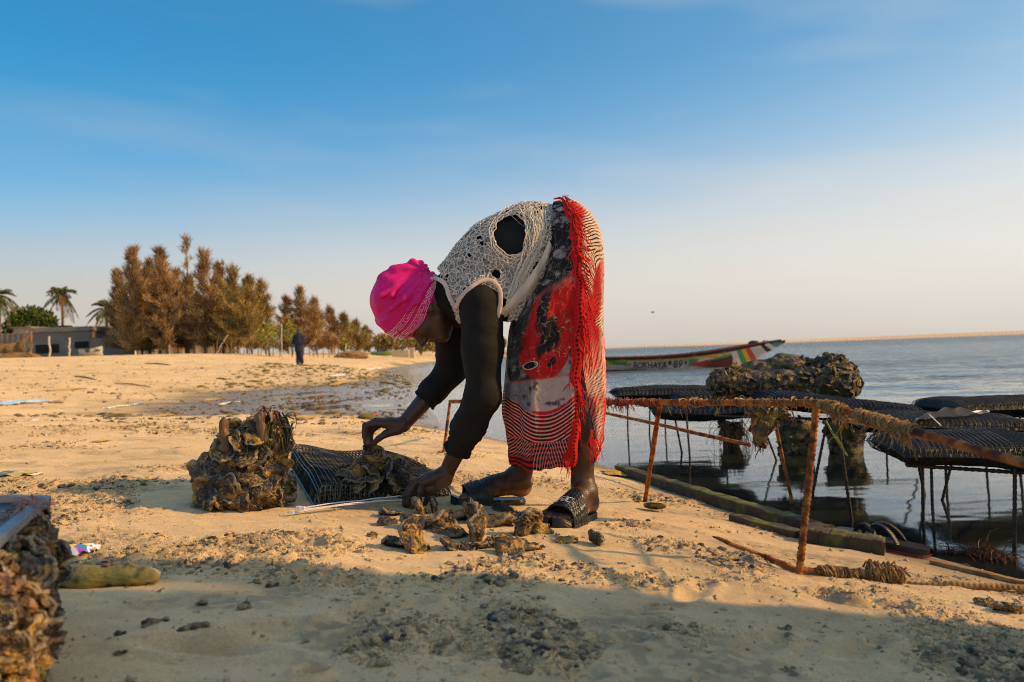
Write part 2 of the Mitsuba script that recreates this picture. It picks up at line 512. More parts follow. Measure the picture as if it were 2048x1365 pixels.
# ------------------------------------------------------------------ the lagoon
wx, wy = grown(-2.0, 4.5, 0.022, -900, 4500, 1.03), grown(1.6, 7.0, 0.022, -14, 6500, 1.03)
X, Y = np.meshgrid(wx, wy)
S = shore_distance(X, Y)
p = np.stack([X, Y, np.zeros_like(X)], -1)
calm = sst(0.0, 6.0, -S)
A = (meshkit.fbm(p * np.array([2.2, 5.0, 1]) + 3, 3, 21) - 0.5) * 0.0075 * (0.5 + calm) * np.clip(1 - (Y - 12) / 25, 0, 1)
A = A + (meshkit.fbm(p * np.array([0.35, 1.1, 1]) + 3, 3, 22) - 0.5) * 0.10 * calm * np.clip(1 - (Y - 60) / 120, 0.0, 1)
A = np.where(S > -0.4, A * 0.4, A)
fw = grid_faces(len(wy), len(wx))
smin_, smax_ = S.ravel()[fw].min(1), S.ravel()[fw].max(1)
keep = (smin_ < 9) & ((smin_ < 0.6) | ((Y.ravel()[fw].min(1) > 4)))
fw = fw[keep]
V = np.stack([X, Y, A], -1).reshape(-1, 3)
ids = np.unique(fw); remap = np.full(len(V), -1); remap[ids] = np.arange(len(ids))


def water_bump(p, n, uv):
    far = smoothstep(8.0, 26.0, p.y)
    a = fbm(p.x * 4.0, p.y * 11.0, 0.0, 3) * 0.0055 * (1 - far)
    b = fbm(p.x * 1.6 + p.y * 0.2, p.y * 3.6, 3.0, 4) * 0.16 * far * (1 - 0.88 * smoothstep(45.0, 150.0, p.y))
    c = fbm(p.x * 0.3, p.y * 0.7, 5.0, 3) * 0.20 * (1 - smoothstep(300.0, 900.0, p.y)) * smoothstep(40.0, 120.0, p.y)
    sh = SHORE.tolist()
    xs = mi.Float(sh[4][0])
    for k in range(4, 14):
        (x0, y0), (x1, y1) = sh[k], sh[k + 1]
        xs = dr.select(p.y > y0, x0 + (p.y - y0) * ((x1 - x0) / (y1 - y0)), xs)
    return (a + b + c) * (0.35 + 0.65 * smoothstep(2.5, 6.0, p.y)) * (0.06 + 0.94 * smoothstep(0.3, 6.0, p.x - xs))


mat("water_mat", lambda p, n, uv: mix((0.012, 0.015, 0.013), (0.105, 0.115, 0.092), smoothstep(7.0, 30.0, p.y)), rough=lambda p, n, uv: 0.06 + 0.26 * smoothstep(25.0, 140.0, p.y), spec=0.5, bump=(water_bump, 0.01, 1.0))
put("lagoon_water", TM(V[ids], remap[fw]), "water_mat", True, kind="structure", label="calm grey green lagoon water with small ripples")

# the low sand spit that closes the lagoon on the far side
sx = np.linspace(-300, 2600, 260)
sp_ = np.linspace(0, 1, 7)
SV = []
for q in sp_:
    yy = 1750 + q * 260 - sx * 0.06
    zz = np.sin(q * math.pi) ** 0.7 * (3.0 + 5.0 * np.clip((sx - 200) / 800, 0, 1) + 1.0 * meshkit.fbm(np.stack([sx * 0.0015, sx * 0 + q * .3, sx * 0], -1), 3, 4)) * np.clip((sx + 120) / 500, 0.15, 1) - 0.3
    SV.append(np.stack([sx, yy, zz], -1))
mat("spit_mat", lambda p, n, uv: mix((0.60, 0.42, 0.25), (0.42, 0.32, 0.19), smoothstep(0.4, 0.7, fbm(p.x * 0.004, p.y * 0.004, 0.0, 3))), rough=0.9)
put("far_sand_spit", TM(np.vstack(SV), grid_faces(7, 260)), "spit_mat", True, kind="structure", label="low pale sand spit along the far side of the lagoon")
# ------------------------------------------------------------------ the woman bending over her oysters
def skin_color(p, n, uv):
    return mix((0.075, 0.036, 0.020), (0.11, 0.054, 0.030), fbm(p.x * 30, p.y * 30, p.z * 30, 3))


mat("skin_mat", "vertex", rough=lambda p, n, uv: 0.34 + 0.2 * fbm(p.x * 60, p.y * 60, p.z * 60, 2), spec=0.5,
    bump=(lambda p, n, uv: fbm(p.x * 300, p.y * 300, p.z * 300, 2) + 1.3 * fbm(p.x * 90, p.y * 90, p.z * 90, 2), 0.001, 0.0006))
mat("black_jersey_mat", lambda p, n, uv: mix((0.010, 0.010, 0.010), (0.020, 0.019, 0.017), fbm(p.x * 25, p.y * 25, p.z * 25, 3)), rough=0.78, spec=0.22, sheen=0.2,
    bump=(lambda p, n, uv: fbm(p.x * 220, p.y * 220, p.z * 220, 2) + 6 * fbm(p.x * 22, p.y * 22, p.z * 30, 3), 0.001, 0.0007))

YM = 2.80
NS, NE, NW = at(962, 606, 2.665), at(967, 790, 2.66), at(893, 946, 2.80)           # near (left) arm
FS, FE, FW_ = at(905, 615, 2.95), at(902, 742, 2.985), at(806, 850, 2.945)         # far (right) arm
NH, NK, NA = at(1146, 530, 2.74), at(1160, 765, 2.725), at(1166, 982, 2.72)       # near leg
FH, FK, FA = at(1128, 520, 2.885), at(1070, 760, 2.93), at(1043, 962, 2.975)       # far leg

body = Body([-0.56, 2.40, 0.14], [0.42, 3.13, 1.32], 0.0036)
B = body
# trunk
B.chain([at(1125, 492, YM), at(1062, 500, YM), at(1005, 528, YM), at(945, 570, YM)], [.105, .115, .115, .095], 0.05)
B.cone(NS, FS, .060, .060, 0.05)
B.cone(at(930, 580, YM), at(880, 600, YM), .062, .055, 0.03)
# neck and head: the face looks down at the sand
hu = np.array([-.96, 0.02, .28]); hu /= np.linalg.norm(hu)
hf = np.array([-.28, 0.0, -.96]); hf -= hu * (hf @ hu); hf /= np.linalg.norm(hf)
hs = np.cross(hf, hu)
HC = at(842, 621, YM)


def hp(f, s, u):
    return HC + hf * f + hs * s + hu * u


HR = np.stack([hf, hs, hu], 1)
B.cone(at(905, 592, YM), hp(-.03, 0, -.05), .056, .058, 0.03)
B.ell(hp(-.008, 0, .030), (.098, .077, .105), HR, 0.02)
B.ell(hp(.035, 0, -.05), (.058, .058, .075), HR, 0.03)
B.cone(hp(.070, -.012, -.098), hp(.070, .012, -.098), .020, .020, 0.02)             # chin
B.cone(hp(.012, -.055, -.072), hp(.066, -.018, -.098), .018, .016, 0.02)            # jaw
B.cone(hp(.012, .055, -.072), hp(.066, .018, -.098), .018, .016, 0.02)
B.cone(hp(.078, -.033, .012), hp(.078, .033, .012), .016, .016, 0.014)              # brow
B.cone(hp(.088, 0, .0), hp(.112, 0, -.034), .008, .0115, 0.010)                     # nose
B.cone(hp(.100, -.013, -.040), hp(.100, .013, -.040), .0085, .0085, 0.007)          # nostrils
B.cone(hp(.092, -.019, -.060), hp(.092, .019, -.060), .0085, .0085, 0.005)          # lips
B.cone(hp(.089, -.016, -.074), hp(.089, .016, -.074), .0090, .0090, 0.005)
for s in (-1, 1):
    B.ell(hp(.060, s * .042, -.028), (.022, .022, .022), HR, 0.018)                 # cheeks
    B.carve(hp(.088, s * .033, -.006), (.012, .016, .011), HR, 0.010)               # eye sockets
    B.ell(hp(.070, s * .032, -.007), (.0125, .0135, .0115), HR, 0.003)              # lids over lowered eyes
    B.ell(hp(-.012, s * .080, -.022), (.019, .006, .032), HR, 0.008)                # ears
B.carve(hp(.104, 0, -.067), (.006, .016, .0022), HR, 0.003)
# arms
B.chain([NS, NE, NW], [.052, .043, .0265], 0.02)
B.chain([FS, FE, FW_], [.052, .043, .0265], 0.02)
# legs
B.chain([NH, NK + (NH - NK) * .45, NK, NK + (NA - NK) * .30, NK + (NA - NK) * .62, NA + [0, 0, .03]], [.080, .072, .056, .058, .047, .036], 0.02)
B.chain([FH, FK + (FH - FK) * .45, FK, FK + (FA - FK) * .30, FK + (FA - FK) * .62, FA + [0, 0, .02]], [.105, .082, .056, .060, .048, .036], 0.02)
B.ell(at(1146, 505, 2.76), (.085, .075, .11), k=0.04)
B.ell(at(1142, 505, 2.85), (.085, .08, .11), k=0.04)


def hand(wrist, knuckle_mid, palm_n, across, fingers, thumb, width=.078, thick=.0155):
    """palm as flattened cones from the wrist to four knuckles, each finger a chain of its own rooted in the palm"""
    across = np.asarray(across, float); across /= np.linalg.norm(across)
    for i, f in enumerate(fingers):
        o = across * (i - 1.5) * width / 4
        kn = f[0]
        w0 = wrist + across * (i - 1.5) * width / 7.5
        B.cone(w0, kn * .5 + w0 * .5, .0225, .0205, 0.012)
        B.cone(kn * .5 + w0 * .5, kn, .0200, .0142, 0.009)
    for f, r in zip(fingers, (.0106, .0110, .0106, .0094)):
        B.chain(f, [r * 1.12, r * 1.02, r * .92, r * .78], 0.0035)
        B.ell(f[1], (r * 1.16, r * 1.16, r * 1.16), k=0.004)                         # knuckle
    B.chain(thumb, [.0185, .0135, .0110, .0090], 0.006)


# far right hand: pinches the top oyster of the heap
fr = []
for (a, b, c, d, Y) in [((757, 846), (731, 852), (727, 870), (735, 887), 2.915), ((752, 843), (729, 853), (725, 872), (733, 890), 2.936),
                        ((757, 845), (736, 857), (732, 874), (739, 888), 2.957), ((763, 848), (744, 862), (741, 876), (746, 887), 2.976)]:
    fr.append([at(*a, Y + .004), at(*b, Y), at(*c, Y - .003), at(*d, Y - .004)])
hand(FW_, None, None, [0, 1, 0], fr, [at(797, 860, 2.925), at(772, 868, 2.905), at(757, 878, 2.90), at(747, 888, 2.905)])
# near left hand: closes on an oyster lying on the sand
fl = []
for (a, b, c, d, Y) in [((846, 966), (840, 984), (838, 998), (842, 1008), 2.752), ((832, 966), (818, 988), (816, 1006), (824, 1016), 2.772),
                        ((826, 967), (811, 990), (810, 1008), (819, 1018), 2.793), ((827, 969), (813, 992), (813, 1008), (822, 1017), 2.815)]:
    fl.append([at(*a, Y), at(*b, Y), at(*c, Y), at(*d, Y + .004)])
fl = fl[::-1]
hand(NW, None, None, [0, -1, 0], fl, [at(880, 968, 2.815), at(864, 984, 2.80), at(856, 996, 2.795), at(850, 1008, 2.795)])
B.cone(at(893, 962, 2.79), at(858, 980, 2.765), .020, .015, 0.012)                   # heel of the hand


def foot(heel, toe, ankle, side, lift=0.0):
    """heel, toe: points on the sole line; side: unit vector towards the little toe"""
    d = toe - heel
    L = np.linalg.norm(d[:2]); d = d / np.linalg.norm(d)
    up = np.cross(d, side); up *= np.sign(up[2])
    P = lambda f, s, u: heel + d * L * f + side * s + up * u
    B.ell(P(.07, 0, .030), (.032, .031, .033), k=0.012)
    B.chain([ankle + [0, 0, .03], P(.16, 0, .070), P(.10, 0, .042)], [.036, .036, .032], 0.02)
    B.chain([P(.18, 0, .066), P(.42, -.004, .050), P(.66, -.006, .026)], [.036, .032, .020], 0.02)
    B.chain([P(.10, .006, .024), P(.45, .020, .017), P(.70, .026, .014)], [.025, .018, .014], 0.02)
    B.chain([P(.55, -.022, .030), P(.76, -.026, .017)], [.024, .017], 0.015)
    for s in (-1, 1):
        B.ell(ankle + side * s * .030 + [0, 0, .012], (.014, .014, .015), k=0.012)
    for i, (s, l, r) in enumerate([(-.032, 1.00, .0135), (-.012, .98, .0098), (.004, .955, .0092), (.018, .92, .0088), (.031, .87, .0085)]):
        B.chain([P(.70, s * .9, .016), P(l - .09, s, .017), P(l - .025, s, .011)], [r * 1.15, r, r * .92], 0.005)
    return P


g_nh, g_nt = np.array([at(1183, 1020, 2.73)[0], 2.735, 0]), np.array([at(1110, 1046, 2.53)[0], 2.525, 0])
for g_ in (g_nh, g_nt): g_[2] = gz(g_[0], g_[1]) - .006
SOLE = .034
nd = (g_nt - g_nh); nd /= np.linalg.norm(nd)
n_side = np.cross(nd, [0, 0, 1.0]); n_side /= np.linalg.norm(n_side)                 # right of the foot direction
n_side = -n_side                                                                     # left foot: little toe on its left
PN = foot(g_nh + [0, 0, SOLE - .004], g_nt + [0, 0, SOLE - .012], NA, n_side)
g_fh, g_ft = np.array([at(1050, 1010, 2.99)[0], 2.995, 0]), np.array([at(913, 1012, 2.93)[0], 2.93, 0])
for g_ in (g_fh, g_ft): g_[2] = gz(g_[0], g_[1]) - .010
fd = (g_ft - g_fh); fd /= np.linalg.norm(fd)
f_side = np.cross(fd, [0, 0, 1.0]); f_side /= np.linalg.norm(f_side)
PF = foot(g_fh + [.012, 0, SOLE + .008], g_ft + [.010, 0, SOLE - .010], FA, f_side)
bm = relax(B.mesh(), 3)
bv = np.asarray(bm.vertices)
nb = meshkit.arrays(bm, True)[2]
base = np.array([0.072, 0.034, 0.019]) * (0.8 + 0.45 * meshkit.fbm(bv * 28, 3, 2))[:, None]
pale = np.zeros(len(bv))
for P, lo in ((PN, g_nh), (PF, g_fh)):                                               # soles and heel rims are lighter
    near = np.linalg.norm(bv - P(.3, 0, .02), axis=1) < .22
    pale = np.where(near, np.maximum(pale, sst(.034, .012, bv[:, 2] - P(.07, 0, 0)[2])), pale)
pale = np.maximum(pale, (np.linalg.norm(bv - at(893, 968, 2.765), axis=1) < .035) * .5 * sst(0.2, -.6, nb[:, 2]))
for f in fr + fl:                                                                    # finger pads
    pale = np.maximum(pale, .45 * sst(.018, .008, np.linalg.norm(bv - f[3], axis=1)))
lips = np.minimum(np.linalg.norm(bv - hp(.097, 0, -.067), axis=1), 1)
bcol = base * (1 - pale[:, None]) + np.array([0.30, 0.13, 0.060]) * pale[:, None]
bcol = bcol * (1 - .35 * sst(.026, .014, lips)[:, None])
W_ = thing("person", "woman in pink headscarf, torn lace top and red wrap skirt bending over oysters", "person")
part(W_, "body", bm, "skin_mat", True, color=bcol)

# ---- black long sleeved shirt under the lace
J = Body([-0.40, 2.45, 0.36], [0.42, 3.13, 1.32], 0.0052)
TOR = [(at(1135, 486, YM), .112), (at(1062, 497, YM), .134), (at(1005, 528, YM), .140), (at(945, 572, YM), .112), (at(912, 590, YM), .078)]


def torso(Bd, grow=0.0):
    Bd.chain([t[0] for t in TOR], [t[1] + grow for t in TOR], 0.05)
    Bd.cone(NS + [0, .02, 0], FS - [0, .02, 0], .072 + grow, .072 + grow, 0.05)
    Bd.ell(at(1010, 585, 2.73), np.array([.085, .075, .085]) + grow, k=0.05)
    Bd.ell(at(1004, 585, 2.87), np.array([.085, .075, .085]) + grow, k=0.05)
    return Bd


torso(J)
J.cone(at(916, 590, YM), at(888, 600, YM), .070, .064, 0.03)
cuffN, cuffF = NE + (NW - NE) * .70, FE + (FW_ - FE) * .56
J.chain([NS, NS + (NE - NS) * .5, NE, NE + (NW - NE) * .4, cuffN + (NW - cuffN) * .4], [.074, .066, .060, .054, .041], 0.02)
J.chain([FS, FS + (FE - FS) * .5, FE, FE + (FW_ - FE) * .4, cuffF + (FW_ - cuffF) * .4], [.074, .064, .056, .048, .040], 0.02)
jd = J.d
ax = [J.lo[k] + J.h * np.arange(J.n[k]) for k in range(3)]
for c, w, dirn in ((cuffN, NW, NW - NE), (cuffF, FW_, FW_ - FE)):
    dirn = dirn / np.linalg.norm(dirn)
    G = np.stack(np.meshgrid(*ax, indexing="ij"), -1)
    pl = (G - c) @ dirn
    near = np.linalg.norm(G - c, axis=-1) < .16
    J.d = np.where(near, np.maximum(J.d, pl.astype(np.float32)), J.d)
del G, pl, near
jm = relax(J.mesh(), 5)
jv = np.asarray(jm.vertices); jn = meshkit.arrays(jm, True)[2]
wr = np.zeros(len(jv))
for E, S_, Wr, a in ((NE, NS, NW, .0055), (FE, FS, FW_, .005)):                      # creases gather at the elbows and push up the forearms
    ax_ = (Wr - E) / np.linalg.norm(Wr - E)
    t = (jv - E) @ ax_
    d = np.linalg.norm(jv - E, axis=1)
    wr += a * .75 * np.sin(t * 120 + 16 * meshkit.fbm(jv * 9, 3, 3)) * np.exp(-(t / .07) ** 2) * (d < .2) * sst(.40, .62, meshkit.fbm(jv * 6 + 9, 2, 8))
    wr += .0026 * np.sin(t * 210 + 14 * meshkit.fbm(jv * 12, 3, 5)) * sst(.08, .17, t) * (d < .25)
wr += .022 * (meshkit.fbm(jv * 9, 3, 7) - .5)
jm = TM(jv + jn * wr[:, None], jm.faces)
SH = part(W_, "undershirt", jm, "black_jersey_mat", True, label="black long-sleeved shirt with pushed-up cuffs")
for c, dirn, r in ((cuffN, NW - NE, .0445), (cuffF, FW_ - FE, .043)):
    dirn = dirn / np.linalg.norm(dirn)
    a_ = np.cross(dirn, [0, 1, 0]); a_ /= np.linalg.norm(a_); b_ = np.cross(dirn, a_)
    th = np.linspace(0, 2 * math.pi, 40)
    ring = c - dirn * .004 + r * (np.cos(th)[:, None] * a_ + np.sin(th)[:, None] * b_) + dirn * (.004 * np.sin(3 * th + 1))[:, None]
    part(SH, "cuff", sweep(ring, .0058 + .0012 * np.sin(th * 7), 8, caps=False), "black_jersey_mat")

# ---- torn white lace top
L = Body([-0.26, 2.45, 0.80], [0.36, 3.13, 1.34], 0.0058)
torso(L, .013)
L.ell(at(1012, 604, 2.72), (.075, .075, .075), k=0.03)
L.ell(at(1060, 540, 2.72), (.085, .06, .085), k=0.04)
lm = relax(L.mesh(), 6)
lv = np.asarray(lm.vertices); ln = meshkit.arrays(lm, True)[2]
lv = lv + ln * ((meshkit.fbm(lv * 11, 3, 21) - .5) * .016 + .004 * np.sin((lv @ np.array([.8, 0, .6])) * 160 + 8 * meshkit.fbm(lv * 9, 2, 4)) * sst(.06, .2, lv[:, 0]))[:, None]


def to_px(P):
    q = np.asarray(P) - CAM
    z = q @ FWD
    return np.stack([1024 + F * (q @ CR) / z, 682.5 - F * (q @ CU) / z], -1)


A0, A1 = NS + [.008, 0, -.03], FS + [.008, 0, -.03]                                  # armholes: tubes about the two arms


def lace_keep(v):
    c0 = np.linalg.norm((v - A0) * [1.0, .55, 1.0], axis=1) > .082
    c1 = np.linalg.norm((v - A1) * [1.0, .55, 1.0], axis=1) > .082
    neck = (v - at(893, 575, YM)) @ np.array([.86, 0, .30]) > .0
    hem = (v - at(1104, 500, YM)) @ np.array([1, 0, .10]) < .02
    under = (v[:, 2] > at(990, 640, YM)[2] - .01)
    return c0 & c1 & neck & hem & under


kv = lace_keep(lv)
near_hole = np.hypot((lv[:, 0] - at(1023, 470, 2.70)[0]) / .058, (lv[:, 2] - at(1023, 470, 2.70)[2]) / .070)
hole = (near_hole < 1 + .42 * (meshkit.noise(lv * 26, 5) - .5)) & (lv[:, 1] < YM)
tear = np.zeros(len(lv), bool)
rl = np.random.default_rng(5)
tops = np.flatnonzero(kv & (ln[:, 2] > -.2))
for c in rl.choice(tops, 46, replace=False):
    e = rl.normal(size=3); e /= np.linalg.norm(e)
    q = lv - lv[c]
    d = np.sqrt((q**2).sum(1) + 2.2 * (q @ e) ** 2)
    tear |= d < rl.uniform(.006, .017)
kv &= ~hole & ~tear
lf = np.asarray(lm.faces)
shell = TM(lv, lf[kv[lf].all(1)])
mat("sheer_mat", lambda p, n, uv: mix((0.20, 0.185, 0.165), (0.40, 0.37, 0.33), smoothstep(.3, .7, fbm(p.x * 45, p.y * 45, p.z * 45, 3))), rough=0.9, spec=0.2)
mat("lace_mat", lambda p, n, uv: mix((0.60, 0.55, 0.47), (0.80, 0.75, 0.67), noise(p.x * 150, p.y * 150, p.z * 150)), rough=0.85, spec=0.25,
    bump=(lambda p, n, uv: noise(p.x * 700, p.y * 700, p.z * 700), .0005, .0006))
LT = part(W_, "lace_top", shell, "sheer_mat", True, label="torn white lace top with a large hole on the back")
# the embroidered threads of the lace: short curved cords between neighbouring points of the cloth
okv = np.flatnonzero(kv)
tree = cKDTree(lv[okv])
pts, free = [], np.ones(len(okv), bool)
for i in rl.permutation(len(okv)):
    if free[i]:
        pts.append(okv[i])
        free[tree.query_ball_point(lv[okv[i]], .0098)] = False
pts = np.array(pts)
ptree = cKDTree(lv[pts])
edges = set()
for i, nb_ in enumerate(ptree.query(lv[pts], k=5)[1]):
    for j in nb_[1:]:
        if np.linalg.norm(lv[pts[i]] - lv[pts[j]]) < .021: edges.add((min(i, j), max(i, j)))
cords = []
for (i, j) in sorted(edges):
    a, b, na, nbm = lv[pts[i]], lv[pts[j]], ln[pts[i]], ln[pts[j]]
    s_ = np.cross(b - a, na); s_ /= np.linalg.norm(s_) + 1e-9
    m_ = (a + b) / 2 + s_ * rl.normal() * .0035 + (na + nbm) * .5 * rl.uniform(.001, .005)
    rr = rl.uniform(.0011, .0024)
    cords.append(sweep([a + na * .0015, m_, b + nbm * .0015], [rr, rr * 1.2, rr], 4, caps=False))
part(LT, "lace_thread", cat(cords), "lace_mat", True, kind="stuff")
surf = cKDTree(lv)


def on_lace(pxy, Y, lift=.004):
    P = np.array([at(x, y, Y) for x, y in pxy])
    ray = (P - CAM) / np.linalg.norm(P - CAM, axis=1, keepdims=True)
    out = []
    for o, r in zip(P, ray):                                                         # nearest cloth point to the line, on the near side
        q = lv - CAM
        t = q @ r
        d = np.linalg.norm(q - t[:, None] * r, axis=1)
        c = np.where((d < .012))[0]
        if len(c) == 0: c = np.argsort(d)[:6]
        k = c[np.argmin(t[c])]
        out.append(CAM + r * (t[k] - lift))
    return np.array(out)


def smooth_path(p, n=60, it=3):
    p = np.asarray(p, float)
    d = np.concatenate([[0], np.cumsum(np.linalg.norm(np.diff(p, axis=0), axis=1))])
    q = np.stack([np.interp(np.linspace(0, d[-1], n), d, p[:, k]) for k in range(3)], -1)
    for _ in range(it):
        q[1:-1] = .25 * q[:-2] + .5 * q[1:-1] + .25 * q[2:]
    return q


# loose gathered threads around the torn hole and across the waist
strings = []
for k in range(30):
    t0 = rl.uniform(0, 1)
    x0 = 1035 + 55 * t0
    pxs = [(x0 + rl.normal() * 2, 415 + rl.uniform(0, 10)), (x0 + 14 - 10 * t0 + rl.normal() * 3, 460), (x0 + 12 - 24 * t0 + rl.normal() * 4, 510), (x0 - 8 - 36 * t0 + rl.normal() * 4, 560), (x0 - 22 - 40 * t0 + rl.normal() * 4, 600 + rl.uniform(-8, 12))]
    if 985 < pxs[1][0] < 1052: pxs = [(x + 22, y) for x, y in pxs]
    pth = smooth_path(on_lace(pxs, 2.66, rl.uniform(.003, .012)), 26, 4)
    pth[1:-1] += rl.normal(size=(24, 3)) * .0016
    strings.append(sweep(pth, rl.uniform(.0008, .0019), 5, caps=False))
th = np.linspace(0, 2 * math.pi, 40)
for k in range(3):
    rk = 1.06 + .15 * k
    pth = smooth_path(on_lace([(1023 + 33 * rk * math.cos(t) + rl.normal() * 2.6, 470 + 39 * rk * math.sin(t) + rl.normal() * 2.6) for t in th], 2.66, .004), 70, 2)
    strings.append(sweep(pth, rl.uniform(.0012, .0022), 5, caps=False))
strings.append(sweep(smooth_path([at(1024, 433, 2.655), at(1052, 458, 2.655)], 8, 0), .0006, 4))
part(LT, "loose_thread", cat(strings), "lace_mat", True, kind="stuff")
mat("binding_mat", lambda p, n, uv: mix((0.62, 0.47, 0.40), (0.74, 0.60, 0.52), fbm(p.x * 60, p.y * 60, p.z * 60, 2)), rough=0.8, spec=0.3)
arm = [(911, 617), (918, 600), (930, 584), (945, 572), (960, 563), (975, 559), (988, 563), (997, 573), (1002, 590), (1001, 610), (997, 628), (992, 640)]
pth = smooth_path(on_lace(arm, 2.62, .006), 70, 3)
part(LT, "binding", sweep(pth, .0075, 8, flat=.35, up=[0, -1, .2]), "binding_mat", label="pale pink armhole binding")
nk = [(868, 556), (878, 559), (888, 566), (894, 577), (897, 590), (903, 603), (911, 617)]
pth = smooth_path(on_lace(nk, 2.62, .006), 50, 3)
part(LT, "binding", sweep(pth, .0075, 8, flat=.35, up=[0, -1, .2]), "binding_mat", label="pale pink neck binding")
# the plain white front panel that hangs below the chest
fp_t = [(1000, 622), (1016, 606), (1040, 575), (1065, 545), (1085, 512), (1098, 480)]
fp_b = [(989, 645), (1012, 634), (1046, 612), (1076, 572), (1094, 538), (1106, 500)]
U = smooth_path(on_lace(fp_t, 2.62, .012), 40, 2)
V_ = smooth_path(np.array([at(x, y, 2.655) for x, y in fp_b]), 40, 2)
rows = []
for q in np.linspace(0, 1, 9):
    r_ = U * (1 - q) + V_ * q
    r_ = r_ + np.array([0, -1, 0]) * .006 * math.sin(q * math.pi) * np.ones((40, 1)) + np.array([0, .07, 0]) * max(q - .6, 0)
    rows.append(r_ + np.array([0, 1, 0])[None] * (.006 * np.sin(np.linspace(0, 17, 40) + q * 2))[:, None])
mat("panel_mat", lambda p, n, uv: mix((0.66, 0.58, 0.50), (0.76, 0.69, 0.61), fbm(p.x * 40, p.y * 40, p.z * 40, 3)), rough=0.85, spec=0.3)
part(LT, "front_panel", TM(np.vstack(rows), grid_faces(9, 40)), "panel_mat", True, label="plain cream front panel hanging loose below the lace")

# ---- wrap skirt
RINGS = [  # (top or right px, bottom or left px, near depth, far depth, mean y used as the cloth's length coordinate)
    ((1106, 407), (1090, 552), 2.655, 2.945, 420), ((1140, 402), (1080, 570), 2.630, 2.965, 450), ((1176, 424), (1066, 590), 2.612, 2.985, 490),
    ((1199, 464), (1046, 612), 2.60, 3.00, 535), ((1206, 520), (1028, 634), 2.595, 3.01, 580), ((1207, 590), (1018, 668), 2.595, 3.02, 630),
    ((1208, 660), (1012, 715), 2.60, 3.025, 690), ((1210, 735), (1010, 765), 2.605, 3.03, 750), ((1211, 805), (1008, 822), 2.61, 3.04, 815),
    ((1207, 865), (1013, 876), 2.62, 3.04, 870), ((1198, 915), (1020, 930), 2.635, 3.04, 925)]
NV, NU = 110, 260
rp = np.array([[*at(r[0][0], r[0][1], YM), *at(r[1][0], r[1][1], YM), r[2], r[3], r[4]] for r in RINGS])
from scipy.interpolate import PchipInterpolator
rt = PchipInterpolator(np.linspace(0, 1, len(RINGS)), rp)(np.linspace(0, 1, NV))
yy_ = rt[:, 8]
FRK = ([420, 450, 490, 535, 580, 620, 700, 820, 925], [12, 62, 78, 80, 77, 73, 76, 77.5, 79])
FR = np.radians(np.interp(yy_, *FRK))
wid = np.radians(np.interp(yy_, [690, 720, 760, 800, 850, 890, 925], [0, 6, 13, 20, 28, 33, 37]))


def skirt(phi, row, lift=0.0):
    """a point of the cloth: phi 0 at the back of the hips, 90 degrees towards the camera"""
    r = rt[row]
    c = (r[..., 0:3] + r[..., 3:6]) / 2
    h = (r[..., 0:3] - r[..., 3:6]) / 2
    ym, yh = (r[..., 6] + r[..., 7]) / 2, (r[..., 7] - r[..., 6]) / 2
    v = row / (NV - 1.0)
    cs, sn = np.cos(phi), np.sin(phi)
    ex = 0.82                                                                        # a little squarer than an ellipse
    cs, sn = np.sign(cs) * np.abs(cs) ** ex, np.sign(sn) * np.abs(sn) ** ex
    fold = (0.022 + .020 * v) * np.sin(phi * 9 + 2.2 * np.sin(v * 3) + 1) * (.35 + .65 * sst(.25, .8, v)) + .012 * np.sin(phi * 23 + v * 9) * v
    fold = fold + .020 * np.sin(phi * 3.5 - v * 16) * sst(.15, .5, v) * (1 - sst(.8, 1, v)) + .012 * np.sin(v * 55 + 3 * np.sin(phi * 2)) * sst(.7, .9, v)
    k = 1 + fold
    lean = np.exp(-((np.degrees(phi) - np.degrees(FR[row]) - 25) / 28) ** 2) * sst(.2, .5, v) * .05
    k = k - lean
    p = c + h * (cs * k)[..., None]
    p[..., 1] = ym - yh * sn * k - lift * np.maximum(sn, 0)
    p = p + (h / np.linalg.norm(h, axis=-1, keepdims=True)) * (lift * cs)[..., None]
    return p


rows = np.repeat(np.arange(NV)[:, None], NU, 1)
cc = np.linspace(0, 1, NU)[None]
phiR, phiL = FR - wid, FR
PHI = phiR[:, None] - cc * (2 * math.pi - wid)[:, None]
SK = skirt(PHI, rows)
# the cut edge falls in and the hem frays
edge = np.exp(-cc * 60) * sst(.55, .8, rows / (NV - 1))
SK[..., 1] += .012 * edge
SK[..., 2] -= (.006 * np.sin(PHI * 4) + .002 * np.sin(PHI * 31)) * sst(.93, 1, rows / (NV - 1))
uvS = np.stack([(np.degrees(PHI)) / 360.0, yy_[rows] / 1000.0], -1).reshape(-1, 2)


